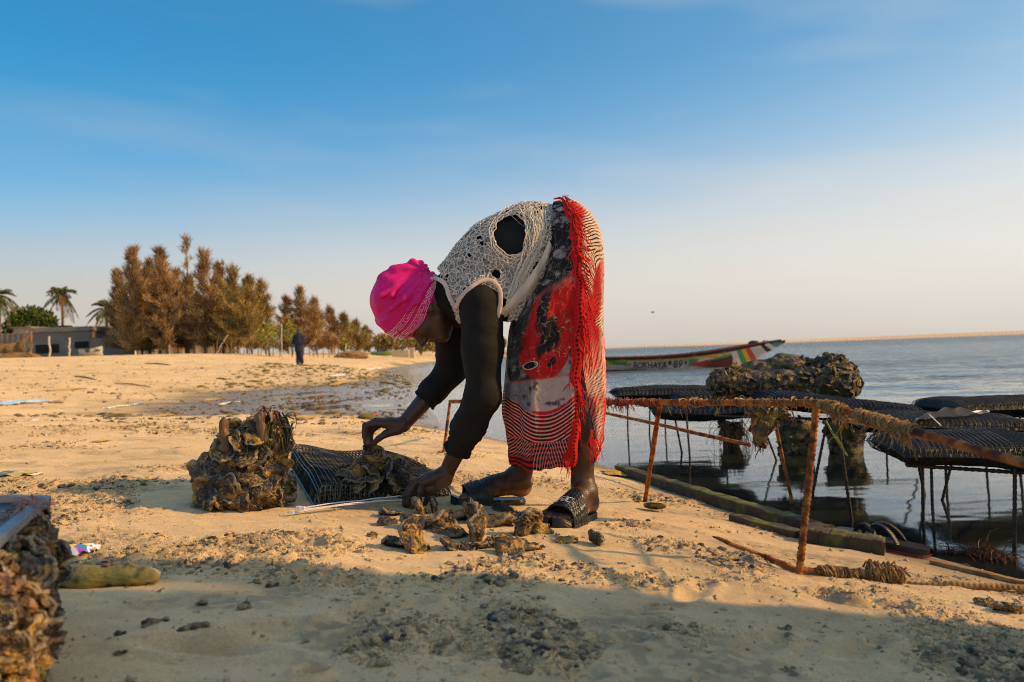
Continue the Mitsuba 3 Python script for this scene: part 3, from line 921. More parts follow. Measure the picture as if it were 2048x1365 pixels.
def skirt_color(p, n, uv):
    deg, y = uv.x * 360.0, uv.y * 1000.0
    deg = dr.select(deg < -200, deg + 360, deg)
    X = dr.cos(deg * (math.pi / 180))                                                # -1 left silhouette ... 1 right
    X = dr.sign(X) * dr.power(dr.abs(X) + 1e-4, .82)
    x = 1109 + 99 * X
    near = deg + 0.0
    w1, w2 = fbm(p.x * 14, p.y * 14, p.z * 14, 3) - .5, fbm(p.x * 45, p.y * 45, p.z * 45, 3) - .5
    cream, red, black, grey = mi.Color3f(.66, .52, .42), mi.Color3f(.55, .012, .012), mi.Color3f(.014, .013, .016), mi.Color3f(.22, .20, .20)
    # --- panel with the chevrons, right of the fringe
    ph = (y + 26 * dr.abs(dr.sin((x - 1165 + 14 * w1) * .042)) * dr.select(y > 560, 1.0, -0.6) + 60 * w1 * .35) / 6.4
    lines = smoothstep(.28, .5, dr.abs(ph - dr.floor(ph) - .5) * 2)
    ca = mix(black, cream, lines)
    redness = smoothstep(.43, .53, fbm(x * .020 + 3, y * .013, 0.0, 3) + .16 * smoothstep(1172.0, 1140.0, x) - .08 * smoothstep(700.0, 760.0, y))
    ca = mix(ca, mix(red, black, (1 - lines) * .75), redness)
    mott = smoothstep(1186.0, 1204.0, x + 16 * w1) * smoothstep(900.0, 760.0, y)
    ca = mix(ca, mix((.62, .44, .36), (.12, .10, .11), smoothstep(.06, .2, w1 + w2 * .5)), mott * .8)
    ca = mix(ca, red, smoothstep(1203.0, 1207.0, x + 4 * w1))
    plaid = smoothstep(690.0, 740.0, y)
    pv = (x * .9 + .25 * y + 10 * w1) / 5.2
    ca = mix(ca, mix(red, cream, smoothstep(.3, .6, dr.abs(pv - dr.floor(pv) - .5) * 2)), plaid * .45)
    ca = mix(ca, red, smoothstep(1188.0, 1196.0, x + 10 * w1) * smoothstep(790.0, 810.0, y) * smoothstep(895.0, 870.0, y))
    # --- panel left of the fringe
    cb = mix((.40, .33, .30), (.035, .035, .04), smoothstep(-.05, .14, w1 + .3 * w2 + .1 * smoothstep(1075.0, 1035.0, x)))
    q = dr.square((x - 1085) / 52) + dr.square((y - 690) / 66)
    rb = 1 - smoothstep(.86, .96, q + .35 * w1)
    upper = smoothstep(1040.0, 1052.0, x + 20 * w1 + (y - 640) * .12) * smoothstep(690.0, 660.0, y) * smoothstep(555.0, 590.0, y + 60 * w1)
    cb = mix(cb, mix(black, (.30, .27, .26), smoothstep(.0, .2, w2 + .5 * w1)), smoothstep(600.0, 560.0, y))
    cb = mix(cb, red * .95, dr.maximum(rb, upper))
    strk = smoothstep(.62, .85, fbm(x * .055 + 4, y * .018, 2.0, 3) + .42 * dr.exp(-dr.square((x - 1090 - .12 * (y - 650) + 26 * w1) / 17)) * smoothstep(722.0, 690.0, y))
    cb = mix(cb, black, strk * dr.maximum(rb, upper))
    e1 = dr.square((x - 1057) / 13) + dr.square((y - 720) / 7)
    cb = mix(cb, cream, (1 - smoothstep(1.25, 1.45, e1)) * smoothstep(.9, 1.0, e1))
    cb = mix(cb, black, 1 - smoothstep(.9, 1.0, e1))
    e2 = dr.square((x - 1098 + (y - 720) * .5) / 7) + dr.square((y - 722) / 9)
    cb = mix(cb, black, 1 - smoothstep(.9, 1.1, e2))
    low = smoothstep(746.0, 752.0, y + 8 * w1)
    pk = mix((.24, .22, .23), (.52, .37, .32), smoothstep(1056.0, 1068.0, x + 6 * w1))
    pk = mix(pk, (.07, .07, .09), smoothstep(.10, .26, w1 + w2 * .7))
    cb = mix(cb, mix((.60, .07, .03), pk, smoothstep(748.0, 754.0, y)), low)
    bowl = 822 - 46 * dr.square((x - 1085) / 66) * .9
    d = y - bowl
    cb = mix(cb, red, smoothstep(-8.0, -6.0, d) * smoothstep(1060.0, 1068.0, x))
    st = d / 7.2 + .3 * w1
    sl = dr.abs(st - dr.floor(st) - .5) * 2
    stripe = mix(mix(black, red, smoothstep(.25, .4, sl)), cream, smoothstep(.70, .80, sl))
    cb = mix(cb, stripe, smoothstep(-1.0, 1.0, d))
    d2 = y - (872 - 12 * dr.square((x - 1085) / 66))
    st2 = (y + 10 * w1) / 9.5
    rbk = mix(black, red, smoothstep(.42, .55, dr.abs(st2 - dr.floor(st2) - .5) * 2))
    fan = (dr.abs(x - 1090 + 8 * w1) - (y - 872) * .32) / 5.6
    fan2 = (x - 1044) / (30.0) * 5 + (y - 880) * .16
    fl_ = smoothstep(.72, .86, dr.abs(fan - dr.floor(fan) - .5) * 2) * smoothstep(50.0, 46.0, dr.abs(x - 1090))
    fl2 = smoothstep(.66, .84, dr.abs(fan2 - dr.floor(fan2) - .5) * 2) * smoothstep(1062.0, 1056.0, x)
    rbk = mix(rbk, cream, dr.clip(fl_ * smoothstep(1058.0, 1064.0, x) + fl2 * smoothstep(905.0, 895.0, y), 0, 1) * .9)
    cb = mix(cb, rbk, smoothstep(-1.0, 1.0, d2))
    fdeg = mi.Float(FRK[1][0])
    for k in range(len(FRK[0]) - 1):
        fdeg = dr.select(y > FRK[0][k], FRK[1][k] + (y - FRK[0][k]) * ((FRK[1][k + 1] - FRK[1][k]) / (FRK[0][k + 1] - FRK[0][k])), fdeg)
    vd = voronoi(x / 15 + 3 * w1, y / 17 + 3 * w2)
    cb = mix(cb, mix(black, cream, smoothstep(.3, .6, vd[2])), smoothstep(.055, .02, vd[1] - vd[0]) * smoothstep(850.0, 800.0, y) * .55)
    return mix(ca, cb, dr.select((deg > fdeg) | (deg < -75), 1.0, 0.0))


mat("skirt_mat", skirt_color, rough=0.85, spec=0.25, bump=(lambda p, n, uv: fbm(p.x * 420, p.y * 420, p.z * 420, 2) + 8 * fbm(p.x * 35, p.y * 35, p.z * 22, 3), .001, .0009))
SKP = part(W_, "wrap_skirt", TM(SK.reshape(-1, 3), grid_faces(NV, NU)), "skirt_mat", True, uv=uvS, label="red, black and cream patterned wrap skirt open over the near leg")
# red crochet band and fringe along the wrap's free edge
ri = np.arange(0, NV)
bw = np.radians(np.interp(yy_, [420, 520, 925], [7.5, 6.0, 5.2]))
bpts = []
for o in np.linspace(-1, 1, 7):
    bpts.append(skirt(FR + bw * o - np.radians(1.5), ri, .008 + .004 * (1 - o * o)))
bpts = np.stack(bpts, 1)
bpts[:, :, 0] += (.004 * np.sin(np.arange(NV) * .55))[:, None]
uvb = np.stack(np.meshgrid(np.linspace(0, 1, 7), np.linspace(0, 78, NV)), -1).reshape(-1, 2)


def band_color(p, n, uv):
    u, v = uv.x, uv.y
    hx = dr.abs(u * 3 - dr.floor(u * 3) - .5) * 2
    hy = dr.abs(v - dr.floor(v) - .5) * 2
    h = (1 - smoothstep(.45, .7, hx)) * (1 - smoothstep(.45, .75, hy)) * dr.select((u > .33) & (u < .67), 1.0, .25)
    return mix((.62, .010, .010), (.05, .002, .003), h)


mat("crochet_mat", band_color, rough=.8, spec=.3, bump=(lambda p, n, uv: noise(p.x * 500, p.y * 500, p.z * 500), .0005, .0015))
part(SKP, "crochet_band", TM(bpts.reshape(-1, 3), grid_faces(NV, 7)), "crochet_mat", True, uv=uvb, label="red crochet band down the edge of the wrap")
mat("red_yarn_mat", lambda p, n, uv: mix((.50, .008, .008), (.72, .03, .02), noise(p.x * 90, p.y * 90, p.z * 90)), rough=.8, spec=.3)
rf = np.random.default_rng(12)
fr_ = []
for k in range(95):
    r0 = int(np.clip(rf.choice([8, 18, 27, 38, 45, 62, 85]) + rf.normal() * 3.2, 0, NV - 14))
    n_ = rf.integers(6, 15) if r0 < 62 else rf.integers(4, 9)
    rr_ = np.clip(r0 + np.linspace(0, n_ * rf.uniform(.5, 1.25), 6), 0, NV - 1)
    dphi = np.radians(rf.uniform(4, 20) if r0 < 62 else rf.uniform(2, 9)) * (np.linspace(0, 1, 6) ** .8)
    lo = np.floor(rr_).astype(int)
    ph_ = FR[lo] - np.radians(5) - dphi + np.radians(rf.normal(size=6) * .7)
    fr_.append(sweep(skirt(ph_, lo, .010 + rf.uniform(0, .010)), rf.uniform(.0009, .0017), 4, caps=False))
for k in range(60):                                                                  # the loose yarn blobs along the band's left edge and top
    r0 = int(rf.integers(0, NV - 3))
    ph_ = FR[r0] + np.radians(rf.uniform(2, 7)) + np.radians(np.array([0, 1.5, 3]) * rf.normal())
    fr_.append(sweep(skirt(ph_, np.array([r0, r0 + 1, r0 + 2]), .012), .0017, 4, caps=False))
part(SKP, "fringe", cat(fr_), "red_yarn_mat", True, kind="stuff")
# tassels at the lower corners
ts_ = []
for (x, y, Y, n_, ln_) in [(1133, 925, 2.62, 12, 40), (1190, 900, 2.62, 16, 42), (1184, 880, 2.62, 10, 30)]:
    for k in range(n_):
        x0 = x + rf.normal() * 4
        ts_.append(sweep([at(x0, y - 20, Y), at(x0 + rf.normal() * 3, y, Y), at(x0 + rf.normal() * 5, y + ln_ * rf.uniform(.3, .8), Y)], [.0016, .0018, .0010], 4))
part(SKP, "tassel", cat(ts_), "red_yarn_mat", True, kind="stuff")
# turned-in facing seen inside the slit
fe, i0 = [], 68
for r_ in range(i0, NV - 6):
    a = skirt(np.array([FR[r_] - wid[r_]]), np.array([r_]), -.004)[0]
    w_ = .034 * math.sin(math.pi * (r_ - i0) / (NV - 6 - i0)) ** .6
    fe.append([a, a + [-w_ * .5, .012, 0], a + [-w_, .022, 0]])
fe = np.array(fe)
mat("facing_mat", lambda p, n, uv: mix((.11, .13, .18), (.42, .38, .38), smoothstep(.45, .6, fbm(p.x * 60, p.y * 60, p.z * 12, 3))), rough=.85)
part(SKP, "facing", TM(fe.reshape(-1, 3), grid_faces(len(fe), 3)), "facing_mat", True, label="blue grey inside of the wrap along the slit")

# ---- pink headscarf
def scarf_color(p, n, uv):
    return mix((.70, .004, .17), (.80, .010, .24), fbm(p.x * 20, p.y * 20, p.z * 20, 2))


mat("pink_mat", scarf_color, rough=.62, spec=.35, sheen=.5, bump=(lambda p, n, uv: fbm(p.x * 300, p.y * 300, p.z * 300, 2), .001, .0003))
SC, SF, SS, SU = (-.018, .048), .124, .098, .138                                     # scarf dome: centre (forward, up) and half axes


def dome(th, u, o=0.0):
    """a point of the scarf at the angle th about the head (0 = forehead) and the height u"""
    r = np.sqrt(np.clip(1 - ((u - SC[1]) / SU) ** 2, .05, 1))
    return HC + hf * (SC[0] + np.cos(th) * (SF * r + o))[..., None] + hs * (np.sin(th) * (SS * r + o))[..., None] + hu * u[..., None]


def u_lo(th):
    return np.interp(np.abs(np.degrees(np.arctan2(np.sin(th), np.cos(th)))), [0, 20, 45, 65, 90, 130, 180], [.036, .022, -.016, -.032, -.036, -.040, -.042])


def u_hi(th):
    return np.interp(np.abs(np.degrees(np.arctan2(np.sin(th), np.cos(th)))), [0, 40, 90, 140, 180], [.150, .118, .058, .006, -.012])


K = Body([-0.58, 2.60, 0.74], [-0.14, 2.99, 1.15], 0.0034)
K.ell(hp(SC[0], 0, SC[1]), (SF, SS, SU), HR, 0.01)
K.cone(at(800, 550, 2.76), at(836, 540, 2.77), .036, .034, 0.018)                    # the knot
K.cone(at(828, 531, 2.765), at(846, 545, 2.79), .022, .018, 0.012)
K.cone(at(792, 572, 2.73), at(838, 560, 2.74), .022, .020, 0.02)
K.cone(at(770, 560, 2.75), at(768, 600, 2.74), .026, .030, 0.03)
K.cone(at(815, 538, 2.765), at(784, 592, 2.700), .018, .012, 0.010)
K.cone(at(844, 550, 2.755), at(808, 600, 2.685), .016, .011, 0.010)
K.cone(at(860, 574, 2.755), at(834, 606, 2.69), .014, .010, 0.010)
for (a_, b_, r0_, r1_) in [((846, 545, 2.745), (776, 560, 2.725), .017, .013), ((846, 552, 2.735), (762, 592, 2.70), .016, .011), ((850, 558, 2.725), (782, 618, 2.685), .015, .010), ((856, 566, 2.72), (816, 622, 2.68), .014, .009), ((838, 536, 2.76), (786, 540, 2.75), .018, .013)]:
    K.cone(at(*a_), at(*b_), r0_, r1_, 0.005)
K.cut(hp(0, 0, -.030), -hu + .35 * hf)
km = relax(K.mesh(), 4)
kvx = np.asarray(km.vertices); kn = meshkit.arrays(km, True)[2]
q = (kvx - at(848, 540, 2.76))
ang = np.arctan2(q @ hu, q @ hf) * 10 + 3 * meshkit.fbm(kvx * 16, 2, 31)
fold = .0105 * (np.abs(np.sin(ang * .5)) - .6) * np.exp(-np.linalg.norm(q, axis=1) / .14) + .009 * (meshkit.fbm(kvx * 20, 3, 33) - .5)
km = TM(kvx + kn * fold[:, None], km.faces)
HW = part(W_, "headscarf", km, "pink_mat", True, label="bright pink knotted headscarf")
th = np.linspace(0, 2 * math.pi, 140)
prof = [(-.02, -.010), (.0, .002), (.04, .0065), (.30, .0085), (.33, .0050), (.36, .0050), (.39, .0090), (.62, .0105), (.66, .0070), (.70, .0085), (.95, .0115), (1.0, .0080), (1.02, -.012)]
rows = [dome(th, u_lo(th) * (1 - w) + u_hi(th) * w, o + .0015 * np.sin(3 * th + w * 4)) for w, o in prof]
part(HW, "headband", TM(np.vstack(rows), grid_faces(len(prof), 140)), "pink_mat", True, label="folded pink headband")
mat("stone_mat", (.92, .82, .84), rough=.16, spec=.8)
stone = trimesh.creation.icosphere(subdivisions=0, radius=.0019)
st_, rs_ = [], np.random.default_rng(3)
for w in [.03, .09, .15, .21, .27, .40, .46, .52, .58]:
    o = np.interp(w, [a_[0] for a_ in prof], [a_[1] for a_ in prof])
    for t in np.arange(-math.pi, math.pi, .048):
        if rs_.random() < .07: continue
        t = np.array([t + w * .9])
        m = stone.copy(); m.apply_translation(dome(t, u_lo(t) * (1 - w) + u_hi(t) * w, o + .0015 * np.sin(3 * t + w * 4) + .0004)[0]); st_.append(m)
part(HW, "rhinestone", cat(st_), "stone_mat", False, kind="stuff")

# ---- black slide sandals
mat("rubber_mat", lambda p, n, uv: mix((.012, .013, .015), (.034, .034, .036), fbm(p.x * 60, p.y * 60, p.z * 200, 3)), rough=.38, spec=.5,
    bump=(lambda p, n, uv: dr.sin(p.z * 1400) * .5 + fbm(p.x * 90, p.y * 90, p.z * 90, 2), .0008, .0007))
mat("strap_mat", lambda p, n, uv: mix((.012, .013, .016), (.03, .03, .034), noise(p.x * 90, p.y * 90, p.z * 90)), rough=.33, spec=.55,
    bump=(lambda p, n, uv: dr.maximum(dr.abs(dr.sin(uv.x * 38 + uv.y * 30)), dr.abs(dr.sin(uv.x * 38 - uv.y * 30))), .004, .0035))
mat("white_print_mat", (.72, .70, .66), rough=.6)


def sandal(heel, toe, side, big, label, mark):
    d = toe - heel; L = np.linalg.norm(d) ; d /= L
    up = np.cross(d, side); up *= np.sign(up[2])
    L *= 1.08
    heel = heel + d * .014
    t = np.linspace(0, 1, 40)
    wl = np.interp(t, [0, .03, .10, .25, .45, .65, .82, .93, .98, 1], [.010, .026, .036, .037, .035, .044, .047, .040, .026, .008])
    mid = np.interp(t, [0, .4, .75, 1], [0, .003, .001, -.006])
    th_ = np.interp(t, [0, .1, .5, .8, 1], [.034, .034, .028, .026, .034])
    spring = np.interp(t, [0, .8, 1], [0, 0, .012])
    rows = []
    for (w, z) in [(0, 0), (.92, 0), (1, .15), (1.02, .5), (1.0, .85), (.95, 1), (.86, .96), (0, .90)]:
        rows.append([(w, z)])
    v = []
    for i in range(40):
        ring = [(w, z) for ((w, z),) in rows] + [(-w, z) for ((w, z),) in rows[-2:0:-1]]
        for w, z in ring:
            v.append(heel - d * .012 + d * L * t[i] + side * (mid[i] + w * wl[i]) + up * (spring[i] + z * th_[i] - .004))
    m = len(ring)
    sole = TM(np.array(v), grid_faces(40, m, True))
    key = part(W_, "sandal", sole, "rubber_mat", 40, label=label)
    # the strap: a broad arch over the forefoot
    ns, nt = 54, 96
    S_, uvs = [], []
    for layer in (0, 1):
        for i, f in enumerate(np.linspace(.44, .84, ns)):
            hh = np.interp(f, [.44, .58, .72, .84], [.112, .096, .080, .072]) + (.006 if layer == 0 else 0)
            ww = np.interp(f, [.44, .6, .84], [.044, .050, .050]) + (.006 if layer == 0 else .001)
            for j, a in enumerate(np.linspace(-.10, math.pi + .10, nt)):
                fa = f + .05 * (abs(math.cos(a)) - .5) * (1 if f < .65 else -1)
                S_.append(heel - d * .012 + d * L * fa + side * (np.interp(f, [0, .4, .75, 1], [0, .003, .001, -.006]) + ww * math.cos(a)) + up * (.016 + max(hh - .016, .01) * math.copysign(abs(math.sin(a)) ** .75, math.sin(a))) + (up * math.sin(a) + side * math.cos(a)) * ((.0034 * (max(abs(math.sin(f * 62 + a * 6)), abs(math.sin(f * 62 - a * 6))) ** 3 - .6)) if layer == 0 and .47 < f < .81 else 0))
                uvs.append((f * 4, a))
    n1 = ns * nt
    f0 = grid_faces(ns, nt)
    f1 = f0[:, ::-1] + n1
    bd = []
    for a_, b_ in [(0, 1)]:
        for j in range(nt - 1):
            for base_ in (0, (ns - 1) * nt):
                bd += [[base_ + j, base_ + j + 1, base_ + j + n1], [base_ + j + 1, base_ + j + 1 + n1, base_ + j + n1]]
    part(key, "strap", TM(np.array(S_), np.vstack([f0, f1, np.array(bd)])), "strap_mat", True, uv=np.array(uvs), label="black embossed strap")
    if mark:
        # the worn white lettering, stroke by stroke (coordinates across the strap and along it)
        strokes = [[(.02, .50), (.05, .62), (.09, .55)], [(.00, .25), (.05, .20), (.09, .30)], [(.10, .95), (.20, .98), (.25, .90)], [(.17, .70), (.19, .80)], [(.15, .05), (.30, .05), (.36, .10)],
                   [(.30, .90), (.36, .80), (.33, .20), (.27, .08)], [(.36, .78), (.44, .72), (.46, .60)], [(.40, .68), (.39, .10)], [(.40, .42), (.54, .40)], [(.52, .62), (.58, .55), (.58, .05)], [(.44, .06), (.58, .0)],
                   [(.46, .95), (.62, .98), (.78, .80), (.88, .60)], [(.60, .40), (.70, .42), (.76, .38)], [(.74, .58), (.88, .62)], [(.86, .60), (.80, .25), (.78, -.15)], [(.78, -.2), (.82, -.3)], [(.84, .2), (.90, .15)]]
        ms_ = []
        for st in strokes:
            q = smooth_path(np.array([(a_, b_, 0) for a_, b_ in st]), 8, 1)
            a = math.pi / 2 + (.5 - q[:, 0]) * 1.25 * mark
            f = .70 - (q[:, 1] - .4) * .10
            hh = np.interp(f, [.44, .58, .72, .84], [.112, .096, .080, .072]) + .0068
            ww = np.interp(f, [.44, .6, .84], [.044, .050, .050]) + .0068
            fa = f + .05 * (np.abs(np.cos(a)) - .5) * np.where(f < .65, 1, -1)
            pos = heel - d * .012 + (d * L)[None] * fa[:, None] + side[None] * (.001 + ww * np.cos(a))[:, None] + up[None] * (.016 + (hh - .016) * np.sin(a) ** .75)[:, None]
            ms_.append(sweep(pos, .0016, 5))
        part(key, "print", cat(ms_), "white_print_mat", True, label="worn white lettering across the strap")
    return key


sandal(g_nh, g_nt, n_side, 1, "black slide sandal on the near foot with white lettering on its strap", -1)
sandal(g_fh, g_ft, f_side, 1, "black slide sandal under the raised far heel", 0)
# ------------------------------------------------------------------ oysters
def oyster_mesh(seed, rings=13, seg=34, L=1.0):
    """a rough two-valved shell about one unit long: cupped below, flatter and terraced above, the rim frilled and torn"""
    rg = np.random.default_rng(seed)
    th = np.linspace(0, 2 * math.pi, seg, endpoint=False)
    out = .36 + .10 * np.cos(th) + .05 * rg.uniform(.3, 1.2) * np.cos(2 * th + rg.uniform(0, 6)) + .03 * np.cos(3 * th + rg.uniform(0, 6)) + .016 * np.sin(7 * th + rg.uniform(0, 6)) + .022 * rg.normal(size=seg)
    ex = np.stack([out * np.cos(th) * 1.15, out * np.sin(th) * rg.uniform(.85, 1.1)], -1)
    hook = np.array([-.30, rg.uniform(-.05, .05)])
    frill = .030 * rg.normal(size=seg) + .060 * np.sin(4 * th + rg.uniform(0, 6)) + .04 * np.sin(7 * th + rg.uniform(0, 6))
    V, C = [], []
    t = np.linspace(0, 1, rings)
    bend = rg.uniform(-.25, .25)
    tint = rg.uniform(0, 1)
    for side in (1, -1):
        for k, q in enumerate(t):
            c = hook * .5 * (1 - q)
            p = c + ex * q
            h = (.085 if side > 0 else .135) * rg.uniform(.9, 1.1) * np.sqrt(max(1 - q**2, 0)) * (1 - .25 * q)
            terr = .050 * ((q * 4.3 + .22 * np.sin(3 * th + seed) + .15 * np.sin(5 * th)) % 1.0) * (1 if side > 0 else .6)
            z = side * (h + terr * (q < .98)) + frill * q**3 + bend * (p[:, 0] ** 2) + .13 * (meshkit.fbm(np.stack([p[:, 0] * 5, p[:, 1] * 5, np.full(seg, seed + side)], -1), 3) - .5) + .012 * rg.normal(size=seg)
            if k == rings - 1: z = z * .55
            V.append(np.stack([p[:, 0], p[:, 1], z], -1))
            nz = meshkit.fbm(np.stack([p[:, 0] * 6, p[:, 1] * 6, np.full(seg, seed * 3.1 + side)], -1), 3, 8)
            ridge = ((q * 4.3) % 1.0) ** 3
            dark, mid, gold = np.array([.018, .014, .011]), np.array([.125, .078, .034]), np.array([.56, .33, .070])
            w = np.clip((nz - .48) * 4.6 + .30 * ridge, 0, 1)[:, None]
            g = np.clip((meshkit.fbm(np.stack([p[:, 0] * 3.5 + 9, p[:, 1] * 3.5, np.full(seg, seed * 1.7)], -1), 2, 4) - .46) * 6, 0, 1)[:, None] * (.2 + .8 * tint)
            col = dark * (1 - w) + mid * w
            col = col * (1 - g) + gold * g
            if q > .93: col = col * .55 + np.array([.36, .29, .20]) * .45
            C.append(col)
    V, C = np.vstack(V) * L, np.vstack(C)
    n1 = rings * seg
    f = [grid_faces(rings, seg, True)[:, ::-1], grid_faces(rings, seg, True) + n1]
    a = np.arange(seg); b = (a + 1) % seg
    r0 = (rings - 1) * seg
    f.append(np.stack([r0 + a, r0 + n1 + a, r0 + b], 1)); f.append(np.stack([r0 + b, r0 + n1 + a, r0 + n1 + b], 1))
    m = TM(V, np.vstack(f))
    if trimesh.Trimesh(V, m.faces, process=False).volume < 0: m = TM(V, m.faces[:, ::-1])
    return m, C


def shell_color(p, n, uv):
    q = uv.x
    fine = fbm(p.x * 210, p.y * 210, p.z * 210, 2)
    big = fbm(p.x * 42, p.y * 42, p.z * 42, 3)
    ring = dr.sin(q * 31 + 7 * big + 3 * noise(p.x * 90, p.y * 90, p.z * 90))
    c = mix((.013, .011, .009), (.150, .098, .046), smoothstep(.36, .66, .55 * fine + .45 * big + .06 * ring))
    gold = smoothstep(.50, .62, fbm(p.x * 24 + 5, p.y * 24, p.z * 24, 3) + .06 * ring)
    c = mix(c, mix((.20, .10, .012), (.66, .40, .085), fine), gold * .85)
    c = mix(c, (.035, .040, .045), smoothstep(.56, .66, fbm(p.x * 15 + 9, p.y * 15, p.z * 15, 2)) * .7)
    return mix(c, mix((.12, .085, .05), (.55, .45, .32), fine), smoothstep(.90, .96, q) * .7)


mat("oyster_mat", shell_color, clearcoat=.35, clearcoat_gloss=.85, rough=lambda p, n, uv: .26 + .4 * fbm(p.x * 70, p.y * 70, p.z * 70, 2), spec=.55,
    bump=(lambda p, n, uv: fbm(p.x * 150, p.y * 150, p.z * 150, 3) + .6 * noise(p.x * 500, p.y * 500, p.z * 500), .0008, .0045))


def shell_ply(seed, rings, seg):
    m, _ = oyster_mesh(seed, rings, seg)
    q = np.tile(np.repeat(np.linspace(0, 1, rings), seg), 2)
    return mikit.ply(m, "oyster_mat", smooth=True, uv=np.stack([q, np.tile(np.tile(np.linspace(0, 1, seg), rings), 2)], -1))


OY = [shell_ply(s, 13, 34) for s in range(8)]
OYL = [shell_ply(s + 20, 5, 14) for s in range(6)]
ro = np.random.default_rng(42)


def oyster(key, loc, size, R, k=None, **lab):
    copy_of(key, OY[ro.integers(0, 8) if k is None else k % 8], xf(loc, R, size * np.array([1, 1, .82])), **lab)


# single shells and clumps lying on the sand, each at its own place: (px, py of its middle, width in px, roll, pitch, yaw, what sets it apart)
SANDY = [
    (775, 1022, 44, 160, 10, 10, "dark oyster lying against the white cable ties"), (770, 1042, 36, 20, -10, 40, "small amber oyster just below the cable ties"),
    (838, 1018, 52, 60, 30, 80, "pale brown oyster between the fingers of the near hand"), (868, 1016, 42, 80, 10, 95, "roundish pale oyster right beside the near hand"),
    (824, 1046, 60, 30, 20, 10, "oyster below the near hand, left end of its row"), (858, 1044, 66, 150, -20, 30, "wet ridged oyster below the near hand"),
    (886, 1052, 62, 20, 15, -30, "yellow mottled oyster with a torn rim below the near hand"), (906, 1028, 62, 170, 25, 60, "dark brown oyster left of the tall shell"),
    (944, 1032, 66, 70, 40, 100, "tall oyster standing on edge, its tip golden"), (955, 1066, 72, 90, -30, 75, "grey oyster propped upright in the middle of the scatter"),
    (995, 1034, 74, 170, -8, 5, "flat dark oyster between the two sandals"), (1042, 1030, 64, 160, 8, -20, "thin dark oyster near the toes of the near sandal"),
    (1098, 1026, 34, 150, 20, 40, "small dark oyster touching the near sandal"), (1052, 1058, 70, 120, 40, 60, "blue black oyster standing open beside the near sandal"),
    (996, 1076, 64, 15, 10, 20, "reddish brown oyster right of the upright grey one"), (1046, 1080, 66, 165, 10, -15, "dark oyster with a golden rim right of the reddish one"),
    (1012, 1092, 60, 30, -5, 10, "low oyster at the front right of the scatter"), (790, 1076, 60, 160, 20, 10, "large blackish oyster at the front left of the scatter"),
    (822, 1082, 78, 60, 30, 50, "large oyster gaping open at the front left of the scatter"), (898, 1086, 50, 40, 25, 70, "ribbed orange brown oyster alone at the front"),
    (930, 1088, 34, 20, 0, 0, "small shell leaning on a darker shell at the front"), (952, 1086, 38, 150, 10, 30, "small black ribbed oyster at the front"),
    (1128, 1076, 40, 10, 0, 20, "half buried crumbly oyster below the near sandal"), (1196, 1082, 40, 75, 10, 120, "single round oyster lying alone right of the near sandal"),
    (1000, 1012, 40, 20, 10, 10, "small brown oyster behind the scatter by the far sandal"), (912, 1064, 44, 160, 20, 80, "oyster tucked behind the ribbed orange brown one"),
    (1080, 1060, 44, 40, 30, 10, "golden oyster leaning on the blue black one"), (742, 1066, 22, 10, 0, 0, "tiny sandy shell left of the scatter"),
    (1975, 1198, 40, 10, 0, 20, "grey striped shell alone in the sand at the lower right"), (2012, 1208, 50, 150, 5, -10, "ragged shell at the right edge of the sand"),
]
for (px, py, w, rx, ry, rz, lb) in SANDY:
    g = ground(px, py + w * .22)
    size = w * mpx(g[1]) * 1.36
    z = gz(g[0], g[1]) + size * (.055 + .24 * abs(math.sin(math.radians(rx))) ** 2)
    oyster(name("oyster"), [g[0], g[1] + size * .1, z], size, euler(rx, ry, rz), label=lb, category="oyster", group="oysters scattered on the sand")

# ------------------------------------------------------------------ mesh bag on the sand with a heap of oysters
mat("net_mat", lambda p, n, uv: mix((.030, .031, .030), (.14, .13, .085), smoothstep(.45, .75, fbm(p.x * 22, p.y * 22, p.z * 22, 3))), rough=.28, spec=.55)
mat("olive_net_mat", lambda p, n, uv: mix((.06, .055, .030), (.22, .20, .11), smoothstep(.40, .65, fbm(p.x * 30, p.y * 30, p.z * 30, 3))), rough=.35, spec=.6)
BAGC = [ground(628, 1012), ground(902, 992)]
c00, c10 = BAGC[0], BAGC[1]
c01 = np.array([at(577, 890, 3.52)[0], 3.52, 0]); c11 = np.array([at(778, 888, 3.56)[0], 3.56, 0])
for c in (c00, c10, c01, c11): c[2] = gz(c[0], c[1])
for c in (c01, c11): c[2] += .030
bag_h = .088


def bag_pt(u, v, top=True, o=0.0):
    """u across the bag, v along it; the top sags under the heap"""
    u, v = np.asarray(u, float), np.asarray(v, float)
    p = c00 * ((1 - u) * (1 - v))[..., None] + c10 * (u * (1 - v))[..., None] + c01 * ((1 - u) * v)[..., None] + c11 * (u * v)[..., None]
    eu, ev = np.minimum(u, 1 - u), np.minimum(v, 1 - v)
    lift = np.clip(eu / .07, 0, 1) ** .5 * np.clip(ev / .03, 0, 1) ** .5
    sag = .045 * np.exp(-(((u - .52) / .30) ** 2 + ((v - .42) / .24) ** 2)) + .018 * np.exp(-(((u - .45) / .3) ** 2 + ((v - .75) / .2) ** 2))
    h = bag_h * (1 - .25 * u) * (.62 + .38 * np.clip(v * 3, 0, 1)) * lift - sag * lift + .006 * np.sin(u * 9 + v * 7) * lift
    if not top: h = .010 * lift + .004
    p[..., 2] += h + o
    p[..., 0] += .060 * u * np.sin(np.clip(v, 0, 1) * math.pi) ** .8
    return p


